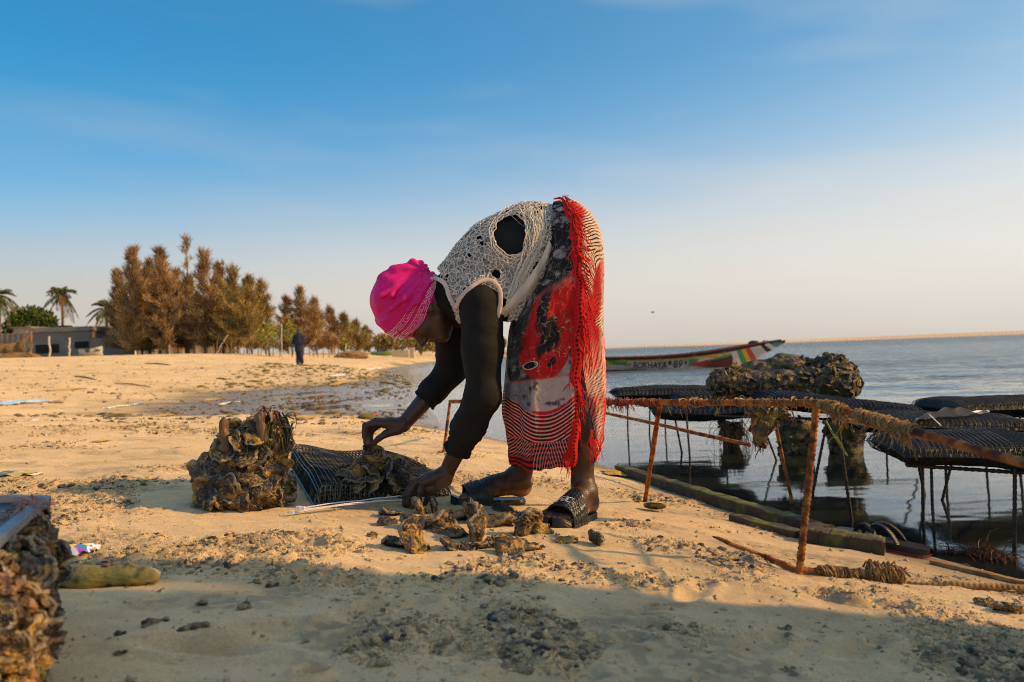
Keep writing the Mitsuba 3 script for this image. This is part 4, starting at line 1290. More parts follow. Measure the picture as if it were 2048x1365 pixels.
def net(fn, nu, nv, ru, rv, sub=40, u0=0.0, u1=1.0, v0=0.0, v1=1.0):
    ms = []
    for u in np.linspace(u0, u1, nu):
        t = np.linspace(v0, v1, sub)
        ms.append(sweep(fn(np.full(sub, u), t), ru, 4, caps=False, flat=.5))
    for v in np.linspace(v0, v1, nv):
        t = np.linspace(u0, u1, sub)
        ms.append(sweep(fn(t, np.full(sub, v)), rv, 4, caps=False, flat=.5))
    return cat(ms)


def side_net(fn_edge, n_along, n_up, r, H):
    """the upright front of the bag: square meshes between the sand and the edge of the top"""
    ms = []
    for t in np.linspace(0, 1, n_along):
        e = fn_edge(t)
        b = np.array([e[0], e[1] - .012, gz(e[0], e[1])])
        ms.append(sweep([e, (e + b) / 2 + [0, -.010, 0], b], r, 4, caps=False, flat=.5))
    for q in np.linspace(0, 1, n_up):
        pth = []
        for t in np.linspace(0, 1, 40):
            e = fn_edge(t)
            b = np.array([e[0], e[1] - .012, gz(e[0], e[1])])
            pth.append(e * (1 - q) + b * q + [0, -.010 * math.sin(q * math.pi), 0])
        ms.append(sweep(pth, r * 1.15, 4, caps=False, flat=.5))
    return cat(ms)


MB_ = thing("mesh_bag", "flat black plastic mesh oyster bag lying on the sand under the far hand", "mesh bag")
part(MB_, "top_net", net(lambda u, v: bag_pt(u, v), 32, 58, .0036, .0026), "net_mat", True)
part(MB_, "bottom_net", net(lambda u, v: bag_pt(u, v, False), 24, 40, .0028, .0024, 14), "net_mat", True)
part(MB_, "front_net", side_net(lambda t: bag_pt(np.array(t * .96 + .02), np.array(.035)), 30, 5, .0028, 0), "olive_net_mat", True)
part(MB_, "side_net", side_net(lambda t: bag_pt(np.array(.045), np.array(t * .94 + .03)), 46, 4, .0024, 0), "net_mat", True)
mat("mud_mat", lambda p, n, uv: mix((.008, .007, .005), (.035, .028, .015), smoothstep(.3, .75, fbm(p.x * 40, p.y * 40, p.z * 40, 3))), rough=.55, bump=(lambda p, n, uv: fbm(p.x * 90, p.y * 90, p.z * 90, 3), .001, .006))
uu, vv = np.meshgrid(np.linspace(.05, .95, 50), np.linspace(.045, .96, 70))
md = bag_pt(uu, vv, True, -.014)
md[..., 2] -= .010 + .020 * meshkit.fbm(md * 30, 3, 4)
part(MB_, "silt", TM(md.reshape(-1, 3), grid_faces(70, 50)), "mud_mat", True, label="dark wet silt caught inside the mesh bag")

hc = at(742, 946, 2.99); hc[2] = bag_pt(np.array(.52), np.array(.42))[2]
HEAPN = 0
for layer, (rad, n, dz) in enumerate([(.138, 17, .014), (.108, 13, .034), (.074, 10, .056), (.036, 5, .078), (.0, 1, .1)]):
    for i in range(n):
        a = 2 * math.pi * i / max(n, 1) + layer * .7 + ro.normal() * .18
        r = rad * ro.uniform(.82, 1.1)
        p = hc + [r * math.cos(a) * 1.0, r * math.sin(a) * .9, dz + ro.normal() * .006]
        R = euler(ro.normal() * 30, 28 + ro.normal() * 26, math.degrees(a)) @ rot([0, 0, 1], ro.uniform(-70, 70))
        if layer == 4: p, R = at(741, 902, 2.93), euler(66, 12, 20)
        deg = math.degrees(a) % 360
        where = ["right end", "back right", "back", "back left", "left end", "front left", "front", "front right"][int((deg + 22.5) // 45) % 8]
        lab = f"oyster at the {where} of the heap's {['bottom', 'second', 'third', 'upper'][layer]} layer on the mesh bag" if layer < 4 else "topmost oyster of the heap, pinched between the fingers"
        oyster(name("oyster"), p, ro.uniform(.078, .100), R, label=lab, category="oyster", group="oysters heaped on the mesh bag")

# ------------------------------------------------------------------ pale cable ties in front of the bag
mat("white_plastic_mat", (.78, .77, .80), rough=.35, spec=.5)
for k, (x0, y0, x1, y1, lb) in enumerate([(584, 1027, 868, 1006, "lowest white cable tie of the bundle by the mesh bag"), (598, 1022, 866, 1002, "middle white cable tie of the bundle by the mesh bag"), (607, 1027, 862, 1009, "shortest white cable tie of the bundle by the mesh bag")]):
    a, b = ground(x0, y0), ground(x1, y1)
    t = np.linspace(0, 1, 16)
    pth = a[None] * (1 - t[:, None]) + b[None] * t[:, None]
    pth[:, 2] = [gz(x, y) + .008 + .004 * k for x, y in pth[:, :2]]
    pth[:, 2] = np.maximum(pth[:, 2], np.interp(t, [0, 1], [pth[0, 2], pth[-1, 2]])) + .010 * np.sin(t * math.pi)
    key = thing("cable_tie", lb, "cable tie", "white cable ties on the sand")
    part(key, "strap", sweep(pth, .0052, 6, flat=.35), "white_plastic_mat")
    h = trimesh.creation.box([.013, .010, .011]); h.apply_translation(pth[0] + [-.002, 0, .004])
    part(key, "head", TM(h.vertices, h.faces), "white_plastic_mat", False)

# ------------------------------------------------------------------ the oyster-grown clump with two stakes
P0 = ground(488, 1022)
PY = P0[1] + .13
base_c = np.array([at(488, 1000, PY)[0], PY, gz(at(488, 1000, PY)[0], PY)])


def pxz(x, y, Y=PY):
    return at(x, y, Y)


C_ = Body([base_c[0] - .26, PY - .24, base_c[2] - .04], [base_c[0] + .26, PY + .24, base_c[2] + .42], .007)
C_.ell(pxz(486, 985), (.128, .12, .07), k=.05)
C_.chain([pxz(486, 960), pxz(498, 905), pxz(522, 866)], [.102, .080, .056], .04)
C_.cone(pxz(440, 955), pxz(455, 905), .07, .045, .04)
C_.cone(pxz(548, 858), pxz(556, 985), .038, .036, .04)
C_.cone(pxz(430, 985), pxz(470, 1000), .05, .055, .04)
cm = displace(relax(C_.mesh(), 3), .020, 16, 5)
mat("crust_mat", lambda p, n, uv: mix(mix((.022, .018, .010), (.17, .120, .050), smoothstep(.40, .68, fbm(p.x * 35, p.y * 35, p.z * 35, 3))), (.10, .10, .022), smoothstep(.52, .68, fbm(p.x * 12, p.y * 12, p.z * 12, 3)) * .8),
    rough=.42, spec=.5, bump=(lambda p, n, uv: fbm(p.x * 130, p.y * 130, p.z * 130, 4), .0008, .006))
OC = thing("oyster_clump", "tall muddy clump of oysters grown together around two wooden stakes", "oyster clump")
part(OC, "crust", cm, "crust_mat", True)
cv, cn = np.asarray(cm.vertices), meshkit.arrays(cm, True)[2]


def frame_from(nrm, spin):
    nrm = nrm / np.linalg.norm(nrm)
    a = np.cross([0, 0, 1.0], nrm)
    if np.linalg.norm(a) < .1: a = np.array([1.0, 0, 0])
    a /= np.linalg.norm(a); b = np.cross(nrm, a)
    c, s = math.cos(spin), math.sin(spin)
    return np.stack([a * c + b * s, -a * s + b * c, nrm], 1)


sel = [i for i in ro.permutation(len(cv)) if cv[i, 2] > base_c[2] + .01]
chosen = []
for i in sel:
    if all(np.linalg.norm(cv[i] - cv[j]) > .038 for j in chosen): chosen.append(i)
    if len(chosen) > 150: break
for i in chosen:
    tilt = frame_from(cn[i] + ro.normal(size=3) * .45, ro.uniform(0, 6.28))
    s_ = ro.uniform(.060, .125)
    copy_of(name(f"{OC}__shell"), OY[ro.integers(0, 8)], xf(cv[i] - cn[i] * .004, tilt, s_ * np.array([1, 1, .9])))
mat("wet_wood_mat", lambda p, n, uv: mix((.055, .030, .015), (.22, .12, .052), fbm(p.x * 30, p.y * 30, p.z * 9, 4)), rough=.5, bump=(lambda p, n, uv: fbm(p.x * 120, p.y * 120, p.z * 25, 3), .001, .004))
for (x0, y0, x1, y1, r) in [(453, 905, 447, 834, .0165), (524, 885, 521, 822, .0165)]:
    a, b = pxz(x0, y0, PY - .075), pxz(x1, y1, PY - .075)
    t = np.linspace(0, 1, 9)
    pth = a * (1 - t[:, None]) + b * t[:, None] + np.stack([.003 * np.sin(t * 7), 0 * t, 0 * t], 1)
    part(OC, "stake", displace(sweep(pth, r * np.interp(t, [0, .6, .9, 1], [1.15, 1, .8, .35]) * (1 + .12 * np.sin(t * 17)), 12), .006, 45, 3), "wet_wood_mat", True)
mat("weed_mat", lambda p, n, uv: mix((.10, .030, .015), (.20, .075, .030), noise(p.x * 40, p.y * 40, p.z * 40)), rough=.45, spec=.5)
mat("dark_weed_mat", lambda p, n, uv: mix((.030, .030, .012), (.11, .095, .030), noise(p.x * 40, p.y * 40, p.z * 40)), rough=.45, spec=.5)


def weed(starts, n, length, r, seed, sag=1.0, spread=.5):
    rg = np.random.default_rng(seed)
    ms = []
    for k in range(n):
        p = np.array(starts[rg.integers(0, len(starts))]) + rg.normal(size=3) * .008
        d = rg.normal(size=3) * spread + [0, 0, .2]
        q = [p]
        L_ = length * rg.uniform(.5, 1.2)
        for s in range(6):
            d = d + rg.normal(size=3) * .35 + [0, 0, -.35 * sag]
            d /= np.linalg.norm(d)
            p = p + d * L_ / 6
            q.append(p)
        ms.append(sweep(q, np.linspace(r, r * .4, 7) * rg.uniform(.7, 1.3), 4, flat=.6))
    return cat(ms)


part(OC, "brown_weed", weed([pxz(528, 828, PY - .04), pxz(545, 832, PY - .03), pxz(562, 838, PY)], 40, .075, .0042, 3, 1.6, .8), "weed_mat", True, kind="stuff")
part(OC, "green_weed", weed([pxz(565, 846, PY - .03), pxz(572, 852, PY - .02), pxz(545, 850, PY - .06), pxz(500, 855, PY - .05)], 80, .10, .0034, 4, 2.6, .35), "dark_weed_mat", True, kind="stuff")

# ------------------------------------------------------------------ the close tray of oysters at the left edge
TY = 1.30
tb = ground(60, 1352)
f0, f1 = at(-70, 1130, 1.06), at(88, 1010, 1.40)                                      # the tray's upper rim, running away from the camera
dz_ = gz(f1[0], f1[1])
T_ = Body([-1.35, .78, .10], [-.62, 1.66, .66], .008)
T_.chain([at(-60, 1262, 1.06), at(16, 1130, 1.34)], [.060, .060], .03)
T_.chain([at(-60, 1330, 1.08), at(-6, 1200, 1.34)], [.070, .066], .04)
T_.chain([at(-70, 1400, 1.10), at(-22, 1300, 1.32)], [.075, .064], .04)
T_.cone(at(60, 1065, 1.40), at(62, 1120, 1.38), .024, .030, .03)
tm = displace(relax(T_.mesh(), 2), .016, 18, 9)
TR = thing("oyster_tray", "close tray heavily grown with oysters at the left edge", "oyster tray")
part(TR, "crust", tm, "crust_mat", True)
tv, tn = np.asarray(tm.vertices), meshkit.arrays(tm, True)[2]
mat("pale_shell_mat", lambda p, n, uv: mix(mix((.040, .022, .012), (.27, .145, .062), smoothstep(.36, .66, fbm(p.x * 55, p.y * 55, p.z * 55, 3))), (.12, .12, .035), smoothstep(.52, .66, fbm(p.x * 15 + 5, p.y * 15, p.z * 15, 3))), rough=.45, spec=.5,
    bump=(lambda p, n, uv: fbm(p.x * 160, p.y * 160, p.z * 160, 3), .0008, .003))
BL = [mikit.ply(displace(blob(1.0, 3, .45, 1.7, s, (1, .75, .65)), .22, 3.2, s + 4), "pale_shell_mat", smooth=True) for s in range(4)]
chosen = []
for i in ro.permutation(len(tv)):
    if tn[i, 0] < -.45 or tv[i, 0] < -1.15 or tv[i, 2] < .2: continue
    if all(np.linalg.norm(tv[i] - tv[j]) > .021 for j in chosen): chosen.append(i)
    if len(chosen) > 280: break
for i in chosen:
    if ro.random() < .60:
        copy_of(name(f"{TR}__knob"), BL[ro.integers(0, 4)], xf(tv[i] + tn[i] * .004, frame_from(tn[i] + ro.normal(size=3) * .4, ro.uniform(0, 6)), ro.uniform(.008, .021)))
    else:
        copy_of(name(f"{TR}__shell"), OY[ro.integers(0, 8)], xf(tv[i] + tn[i] * .006, frame_from(tn[i] + ro.normal(size=3) * .7, ro.uniform(0, 6)), ro.uniform(.045, .085)))
mat("grey_plastic_mat", lambda p, n, uv: mix((.10, .12, .15), (.20, .22, .25), fbm(p.x * 40, p.y * 40, p.z * 40, 3)), rough=.38, spec=.5)
mat("dark_plastic_mat", lambda p, n, uv: mix((.010, .011, .014), (.030, .030, .032), fbm(p.x * 40, p.y * 40, p.z * 40, 3)), rough=.4, spec=.5)
r0, r1 = at(-80, 1142, 1.02), at(90, 1000, 1.42)
part(TR, "rim", beam(r0, r1, .020, .014, n=12, jitter=.05, seed=2), "grey_plastic_mat", 40, label="bluish grey plastic rim of the tray")
part(TR, "rim", beam(r1, at(0, 998, 1.50), .016, .014, n=6, jitter=.05, seed=4), "grey_plastic_mat", 40)
part(TR, "side_panel", cat([beam(at(-70, 1160, 1.03), at(36, 1072, 1.27), .006, .030, n=5), beam(at(4, 1110, 1.2), at(6, 1345, 1.2), .008, .014, up=(0, 1, 0), n=6, jitter=.15)]), "dark_plastic_mat", 40)
uu = np.linspace(0, 1, 12)
tl = np.array([[at(-80, 1140, 1.02) * (1 - u) * (1 - w) + at(90, 1002, 1.42) * u * (1 - w) + at(-150, 1080, 1.2) * (1 - u) * w + at(0, 1000, 1.5) * u * w + [0, 0, -.004] for u in uu] for w in np.linspace(0, 1, 6)])
part(TR, "tray_floor", TM(tl.reshape(-1, 3), grid_faces(6, 12)), "dark_plastic_mat", True)
mat("pink_weed_mat", lambda p, n, uv: mix((.30, .13, .09), (.42, .22, .16), noise(p.x * 60, p.y * 60, p.z * 60)), rough=.55)
part(TR, "pink_weed", weed([at(60, 1018, 1.34), at(68, 1012, 1.36), at(52, 1022, 1.32)], 40, .035, .0022, 8, .3, .9), "pink_weed_mat", True, kind="stuff")
part(TR, "red_weed", weed([at(84, 1310, 1.30), at(92, 1325, 1.30), at(78, 1335, 1.30)], 60, .05, .0016, 9, .2, .8), "pink_weed_mat", True, kind="stuff")
# ------------------------------------------------------------------ the rusty rebar rack
mat("rust_mat", lambda p, n, uv: mix(mix((.16, .045, .012), (.42, .16, .035), smoothstep(.3, .7, fbm(p.x * 40, p.y * 40, p.z * 40, 3))), (.055, .022, .012), smoothstep(.55, .75, fbm(p.x * 18, p.y * 18, p.z * 18, 3))), rough=.75, spec=.3,
    bump=(lambda p, n, uv: fbm(p.x * 200, p.y * 200, p.z * 200, 3), .0008, .003))
mat("dark_iron_mat", lambda p, n, uv: mix((.020, .017, .015), (.075, .052, .035), fbm(p.x * 30, p.y * 30, p.z * 30, 3)), rough=.5, spec=.4)
mat("straw_mat", lambda p, n, uv: mix((.16, .085, .035), (.42, .27, .11), noise(p.x * 50, p.y * 50, p.z * 50)), rough=.75, spec=.3)
rk = np.random.default_rng(77)


def rebar(pts, r=.0085, pitch=.013, sides=7, seed=0, wob=.002):
    """a ribbed bar along a polyline"""
    p = np.asarray(pts, float)
    d = np.concatenate([[0], np.cumsum(np.linalg.norm(np.diff(p, axis=0), axis=1))])
    n = int(np.clip(d[-1] / (pitch / 3), 6, 700))
    s = np.linspace(0, d[-1], n)
    q = np.stack([np.interp(s, d, p[:, k]) for k in range(3)], -1)
    q += (meshkit.fbm(np.stack([s * 3, s * 0, s * 0 + seed], -1), 2, seed)[:, None] - .5) * wob * 2
    rr = r * (1 + .13 * np.sign(np.sin(np.arange(n) * 2 * math.pi / 3 + .5))) * (1 + .16 * (meshkit.noise(np.stack([s * 25, s * 0, s * 0 + seed], -1), seed) - .5))
    return sweep(q, rr, sides)


RK = thing("rebar_rack", "rusty rebar rack standing at the water's edge right of the woman", "rack")
g3, g2, g1 = on_ground(1597, 1137), on_ground(1288, 1000), on_ground(885, 906)
t3, t1 = at(1634, 806, g3[1] + .02), at(900, 804, g1[1])
tt = [a for a in np.linspace(0, 1, 400)]
line = np.array([t1 * (1 - a) + t3 * a for a in tt])
t2 = line[int(np.argmin(abs(to_px(line)[:, 0] - 1320)))]
part(RK, "top_bar", rebar([t1, t3], .0095, seed=1), "rust_mat", True)
part(RK, "side_bar", rebar([t3, at(2048, 927, 1.36), at(2180, 968, 1.15)], .0085, seed=2), "rust_mat", True)
part(RK, "leg", rebar([t3 + [0, 0, .006], g3 - [0, 0, .01]], .0095, seed=3), "rust_mat", True)
part(RK, "leg", rebar([t2, g2 - [0, 0, .03]], .0085, seed=4), "rust_mat", True)
part(RK, "leg", rebar([t1, g1 - [0, 0, .03]], .0085, seed=5), "rust_mat", True)
part(RK, "leg", rebar([at(1545, 820, 3.70), at(1586, 1012, 3.70)], .0080, seed=6), "rust_mat", True)
part(RK, "brace", rebar([at(1180, 820, 5.0), at(1500, 890, 3.42)], .0085, seed=7), "rust_mat", True, label="orange rusty lower bar running out over the water")
part(RK, "end_bar", rebar([at(900, 803, g1[1]), at(975, 800, 5.6)], .008, seed=8), "rust_mat", True)
f0 = on_ground(1422, 1076); f1 = on_ground(1800, 1153)
n_ = 30
a_ = np.linspace(0, 1, n_)[:, None]
fb = np.vstack([f0 * (1 - a_) + g3 * a_])
fb[:, 2] = [gz(x, y) + .004 for x, y in fb[:, :2]]; fb[:4, 2] -= np.array([.016, .010, .005, .002]); fb[:, 2] = .5 * fb[:, 2] + .5 * np.interp(np.linspace(0, 1, n_), [0, 1], [fb[0, 2], fb[-1, 2]])
part(RK, "foot_bar", rebar(fb, .0105, seed=9), "rust_mat", True)
fc_ = g3 * (1 - a_) + f1 * a_
fc_[:, 2] = [gz(x, y) + .008 for x, y in fc_[:, :2]]
part(RK, "foot_bar", rebar(fc_, .0085, seed=10), "rust_mat", True)


def wraps(path, n, r, thick, seed, mess=.35):
    """fibre and weed wound round a bar"""
    rg = np.random.default_rng(seed)
    p = np.asarray(path, float)
    ms = []
    for k in range(n):
        i = rg.uniform(0, len(p) - 1.01)
        c = p[int(i)] * (1 - i % 1) + p[int(i) + 1] * (i % 1)
        t = p[int(i) + 1] - p[int(i)]; t /= np.linalg.norm(t)
        a = np.cross(t, [0, 0, 1.0]); a /= np.linalg.norm(a); b = np.cross(t, a)
        th = np.linspace(0, rg.uniform(3, 8), 9) + rg.uniform(0, 6.28)
        rr = r * rg.uniform(.9, 1.6) * (1 + mess * rg.normal(size=9) * .3)
        q = c + t * np.linspace(-.5, .5, 9)[:, None] * rg.uniform(.006, .03) + rr[:, None] * (np.cos(th)[:, None] * a + np.sin(th)[:, None] * b)
        ms.append(sweep(q, thick * rg.uniform(.6, 1.4), 4, flat=.6))
    return cat(ms)


w1 = thing("wound_rope", "frayed brown rope wound round the rack's foot bar on the sand", "rope")
pth = np.array([fc_[i] for i in range(6, n_)])
part(w1, "strand", cat([wraps(pth, 150, .011, .0030, 5), wraps(pth[14:], 150, .018, .0030, 6, 1.0), weed(list(pth[16:]), 70, .05, .0022, 7, .8, .8)]), "straw_mat", True, kind="stuff")
sb = np.array([t3 * (1 - q) + at(2048, 927, 1.36) * q for q in np.linspace(0, 1, 40)])
w2 = thing("wound_weed", "dry brown seaweed and rope wound along the rack's side bar", "seaweed")
part(w2, "strand", cat([wraps(sb[1:9], 60, .0105, .0026, 8), wraps(sb[11:24], 90, .0105, .0024, 28), weed(list(sb[5:9] - [0, 0, .012]), 40, .035, .0024, 9, 1.6, .45), weed(list(sb[14:22] - [0, 0, .012]), 46, .045, .0026, 29, 1.2, .6)]), "straw_mat", True, kind="stuff")
rope_ = np.array([at(x, y, Y) for x, y, Y in [(1632, 812, 2.36), (1680, 838, 2.28), (1730, 846, 2.15), (1790, 862, 1.98), (1850, 875, 1.80), (1905, 880, 1.68)]])
part(w2, "rope", cat([rebar(smooth_path(rope_, 60), .0060, .010, seed=11)]), "straw_mat", True)
w3 = thing("weed_tuft", "small tuft of red brown weed caught on the far end of the rack's top bar", "seaweed")
lw = [line[i] for i in range(len(line)) if 1212 < to_px(line[i:i + 1])[0, 0] < 1320]
part(w3, "strand", cat([weed(lw[:len(lw) // 2], 60, .05, .0024, 12, 1.2, .5), wraps(lw, 40, .010, .0024, 13)]), "weed_mat", True, kind="stuff")
w3b = thing("weed_tuft", "straggling bits of weed hanging along the middle of the rack's top bar", "seaweed")
lw2 = [line[i] for i in range(len(line)) if 1330 < to_px(line[i:i + 1])[0, 0] < 1630]
part(w3b, "strand", cat([weed(lw2, 34, .035, .0018, 14, 1.4, .4), wraps(lw2, 40, .010, .0022, 15)]), "straw_mat", True, kind="stuff")
w4 = thing("weed_tuft", "bit of weed tied at the rack's far left corner", "seaweed")
part(w4, "strand", cat([weed([at(925, 806, 5.3), at(945, 806, 5.3)], 24, .05, .003, 16, 1.2, .5)]), "straw_mat", True, kind="stuff")
g5 = thing("grass_blade", "green grass stalk caught under the rack's side bar", "grass")
part(g5, "stalk", cat([sweep([at(1700, 822, 2.2), at(1672, 870, 2.2), at(1690, 905, 2.2)], .0022, 4), sweep([at(1652, 842, 2.25), at(1668, 872, 2.22), at(1694, 912, 2.2)], .0028, 4), sweep([at(1672, 870, 2.2), at(1658, 882, 2.2), at(1655, 888, 2.2)], .0018, 4), sweep([at(1672, 870, 2.2), at(1676, 885, 2.2)], .0018, 4)]), "green_mat", True)
mat("green_mat", lambda p, n, uv: mix((.10, .16, .02), (.22, .30, .05), noise(p.x * 60, p.y * 60, p.z * 60)), rough=.6)
# clump of oysters and mud hanging from the bar
HB = Body(at(1480, 900, 2.7) - [.05, .25, .05], at(1580, 800, 2.7) + [.08, .12, .05], .006)
HY = 2.62
HB.chain([at(1532, 822, HY), at(1524, 850, HY), at(1520, 878, HY)], [.038, .032, .024], .02).chain([at(1520, 820, HY), at(1560, 822, HY)], [.028, .024], .02)
hm = displace(relax(HB.mesh(), 2), .012, 30, 4)
HG = thing("hanging_clump", "muddy clump of shells and weed hanging from the rack's top bar", "oyster clump")
part(HG, "crust", hm, "crust_mat", True)
hv, hn = np.asarray(hm.vertices), meshkit.arrays(hm, True)[2]
for i in rk.choice(len(hv), 46, replace=False):
    copy_of(name(f"{HG}__shell"), OY[rk.integers(0, 8)], xf(hv[i], frame_from(hn[i] + rk.normal(size=3) * .6, rk.uniform(0, 6)), rk.uniform(.022, .042)))
part(HG, "weed", weed([at(1520, 880, HY), at(1545, 830, HY), at(1505, 830, HY), at(1575, 822, HY)], 60, .05, .0025, 18, 1.5, .4), "weed_mat", True, kind="stuff")
# the rebar half buried in the lower right
bar = np.array([on_ground(x, y) for x, y in [(1806, 1155), (1850, 1162), (1900, 1168), (1960, 1176), (2048, 1188), (2140, 1200)]])
bar[:, 2] += [-.004, -.003, 0, .006, .010, .012]
tag("buried_rebar", "ribbed brown rebar half buried in the sand at the lower right", "rebar")
put(name("buried_rebar"), rebar(bar, .0088, .014, seed=20, wob=0), "straw_mat", True)

# ------------------------------------------------------------------ mesh bags on tables in the water
mat("black_net_mat", lambda p, n, uv: mix((.014, .014, .015), (.055, .050, .045), smoothstep(.45, .75, fbm(p.x * 12, p.y * 12, p.z * 12, 3))), rough=.42, spec=.5)
mat("bag_core_mat", lambda p, n, uv: mix((.010, .010, .010), (.055, .043, .030), smoothstep(.4, .75, fbm(p.x * 18, p.y * 18, p.z * 18, 3))), rough=.6, bump=(lambda p, n, uv: fbm(p.x * 50, p.y * 50, p.z * 50, 3), .001, .01))


def pillow(center, ax_u, ax_v, h, cell, label, r=.0022, sag=.02, seed=0, group=None, n_sub=18):
    """a flat stuffed mesh bag: a dark core and a net of crossing strands about it"""
    rg = np.random.default_rng(seed)
    center, U_, W__ = np.asarray(center, float), np.asarray(ax_u, float), np.asarray(ax_v, float)
    lu, lv_ = np.linalg.norm(U_) * 2, np.linalg.norm(W__) * 2
    N_ = np.cross(U_, W__); N_ /= np.linalg.norm(N_); N_ *= np.sign(N_[2])

    def surf(u, v, side, k=1.0):
        e = (1 - np.abs(u) ** 14) ** .5 * (1 - np.abs(v) ** 9) ** .5 * (.72 + .5 * meshkit.fbm(np.stack([u * 1.6 + seed, v * 1.6, u * 0], -1), 3, seed))
        wob = .25 * np.sin(u * 3 + seed) + .22 * np.cos(v * 4 + seed * 2) + .1 * np.sin(u * 9 + v * 7 + seed)
        z = side * h * .5 * e * k * (1 + .35 * wob) - sag * (u * u + v * v) * .5
        return center + U_ * (u * k)[..., None] + W__ * (v * k)[..., None] + N_ * z[..., None]

    key = thing("mesh_bag", label, "mesh bag", group)
    u, v = np.meshgrid(np.linspace(-1, 1, 26), np.linspace(-1, 1, 26))
    part(key, "core", cat([TM(surf(u, v, s, .965).reshape(-1, 3), grid_faces(26, 26)) for s in (1, -1)]), "bag_core_mat", True)
    ms = []
    for s in (1, -1):
        t = np.linspace(-1, 1, n_sub)
        for q in np.linspace(-1, 1, max(4, int(lu / cell))):
            ms.append(sweep(surf(np.full(n_sub, q), t, s), r, 4, caps=False, flat=.6))
        for q in np.linspace(-1, 1, max(4, int(lv_ / cell))):
            ms.append(sweep(surf(t, np.full(n_sub, q), s), r, 4, caps=False, flat=.6))
    part(key, "net", cat(ms), "black_net_mat", True)
    return key, surf


def table(label, corners, legs, r=.007):
    """a thin iron trestle: a frame on legs that stand in the water"""
    key = thing("oyster_table", label, "table", "iron oyster tables in the shallows")
    c = [np.asarray(q, float) for q in corners]
    for a, b in zip(c, c[1:] + c[:1]):
        part(key, "rail", rebar([a, b], r, .02, 5), "dark_iron_mat", True)
    for a, b in legs:
        part(key, "leg", rebar([a, b], r, .02, 5), "dark_iron_mat", True)
    return key


def w_at(px, py):
    """the point of the water surface along a line of sight"""
    d = CR * ((px - 1024) / F) + CU * ((682.5 - py) / F) + FWD
    return CAM + d * (-CAM_H / d[2])


def leg(px, py, wx_, wy_):
    w = w_at(wx_, wy_)
    return at(px, py, w[1]), w - [0, 0, .25]


GB = "mesh bags lying on the tables in the water"
Y1 = 6.9
pillow(at(1330, 786, Y1), at(1436, 786, Y1) - at(1330, 788, Y1), [.0, .30, 0], .11, .03, "dark mesh bag at the left end of the tables, by the woman's skirt", .0035, 0, 1, GB)
pillow(at(1395, 795, 6.2), at(1440, 790, 6.2) - at(1395, 792, 6.2), [.0, .25, 0], .08, .03, "brownish mesh bag in front of the leftmost bag", .0035, 0, 2, GB)
pillow(at(1400, 826, 5.6), at(1502, 824, 5.5) - at(1400, 826, 5.6), [0, .22, .02], .10, .03, "sagging dark mesh bag hanging below the encrusted bags", .003, -.05, 3, GB)
pillow(at(1660, 808, 4.7), at(1812, 820, 4.5) - at(1660, 806, 4.7), [.03, .32, 0], .095, .022, "flat black mesh bag in front of the encrusted bags", .0024, .01, 4, GB)
pillow(at(1860, 843, 3.75), at(2035, 846, 3.7) - at(1860, 842, 3.75), [.05, .28, 0], .075, .018, "black mesh bag under the white plastic strip", .0020, .01, 5, GB)
pillow(at(1975, 893, 2.95), at(2190, 905, 2.9) - at(1975, 893, 2.95), [.04, .25, 0], .105, .0165, "large black mesh bag with open square meshes at the right edge, nearest of all", .0021, .03, 6, GB, 30)
pillow(at(1990, 811, 4.5), at(2120, 806, 4.5) - at(1992, 808, 4.5), [0, .26, 0], .10, .019, "black mesh bag farthest back at the right edge", .0019, .01, 7, GB)
table("iron table under the leftmost dark bags", [at(1228, 803, 6.7), at(1440, 806, 6.5), at(1440, 800, 7.1), at(1232, 798, 7.2)], [leg(1255, 805, 1255, 871), leg(1300, 805, 1296, 868), leg(1345, 812, 1376, 906), leg(1372, 815, 1383, 916), leg(1330, 803, 1330, 866)])
table("iron table under the encrusted bags and the bag before them", [at(1430, 832, 4.9), at(1800, 842, 4.5), at(1830, 818, 5.6), at(1440, 806, 6.0)], [leg(1675, 838, 1716, 1043), leg(1520, 835, 1580, 920), leg(1770, 838, 1775, 905), leg(1450, 830, 1452, 900), leg(1655, 838, 1600, 990)])
table("iron table under the nearest bags at the right edge", [at(1815, 930, 2.85), at(2160, 952, 2.7), at(2200, 880, 3.6), at(1800, 868, 3.9)], [leg(1845, 905, 1843, 1045), leg(1862, 908, 1863, 1005), leg(1832, 905, 1866, 990), leg(1905, 920, 1852, 1002), leg(2030, 935, 2022, 1108), leg(2100, 940, 2030, 1060)])
table("iron table under the farthest right bag", [at(1880, 830, 4.3), at(2140, 832, 4.3), at(2130, 816, 5.0), at(1890, 815, 5.0)], [leg(1890, 830, 1890, 960), leg(2040, 832, 2038, 950), leg(1970, 830, 1972, 930)])

# the pair of bags wholly grown over with oysters
HY = 5.65
E_ = Body([1.15, 5.0, .28], [2.75, 6.3, .82], .014)
E_.chain([at(1438, 768, HY - .1), at(1560, 770, HY - .15), at(1680, 768, HY - .2)], [.085, .100, .120], .06)
E_.chain([at(1445, 760, HY + .12), at(1510, 746, HY + .12), at(1572, 738, HY + .12), at(1640, 744, HY + .05), at(1680, 750, HY)], [.065, .085, .095, .090, .11], .05)
E_.ell(at(1574, 730, HY + .12), (.12, .12, .060), k=.05).ell(at(1662, 730, HY - .05), (.075, .1, .075), k=.04).ell(at(1696, 765, HY - .15), (.07, .1, .10), k=.04)
em = displace(relax(E_.mesh(), 2), .022, 14, 6)
ev, en = np.asarray(em.vertices), meshkit.arrays(em, True)[2]
EB = thing("encrusted_bags", "pair of long bags thickly grown over with oysters, lying on a table in the water", "oyster clump")
part(EB, "crust", em, "crust_mat", True)
tre = cKDTree(ev)
order, free = rk.permutation(len(ev)), np.ones(len(ev), bool)
chosen = []
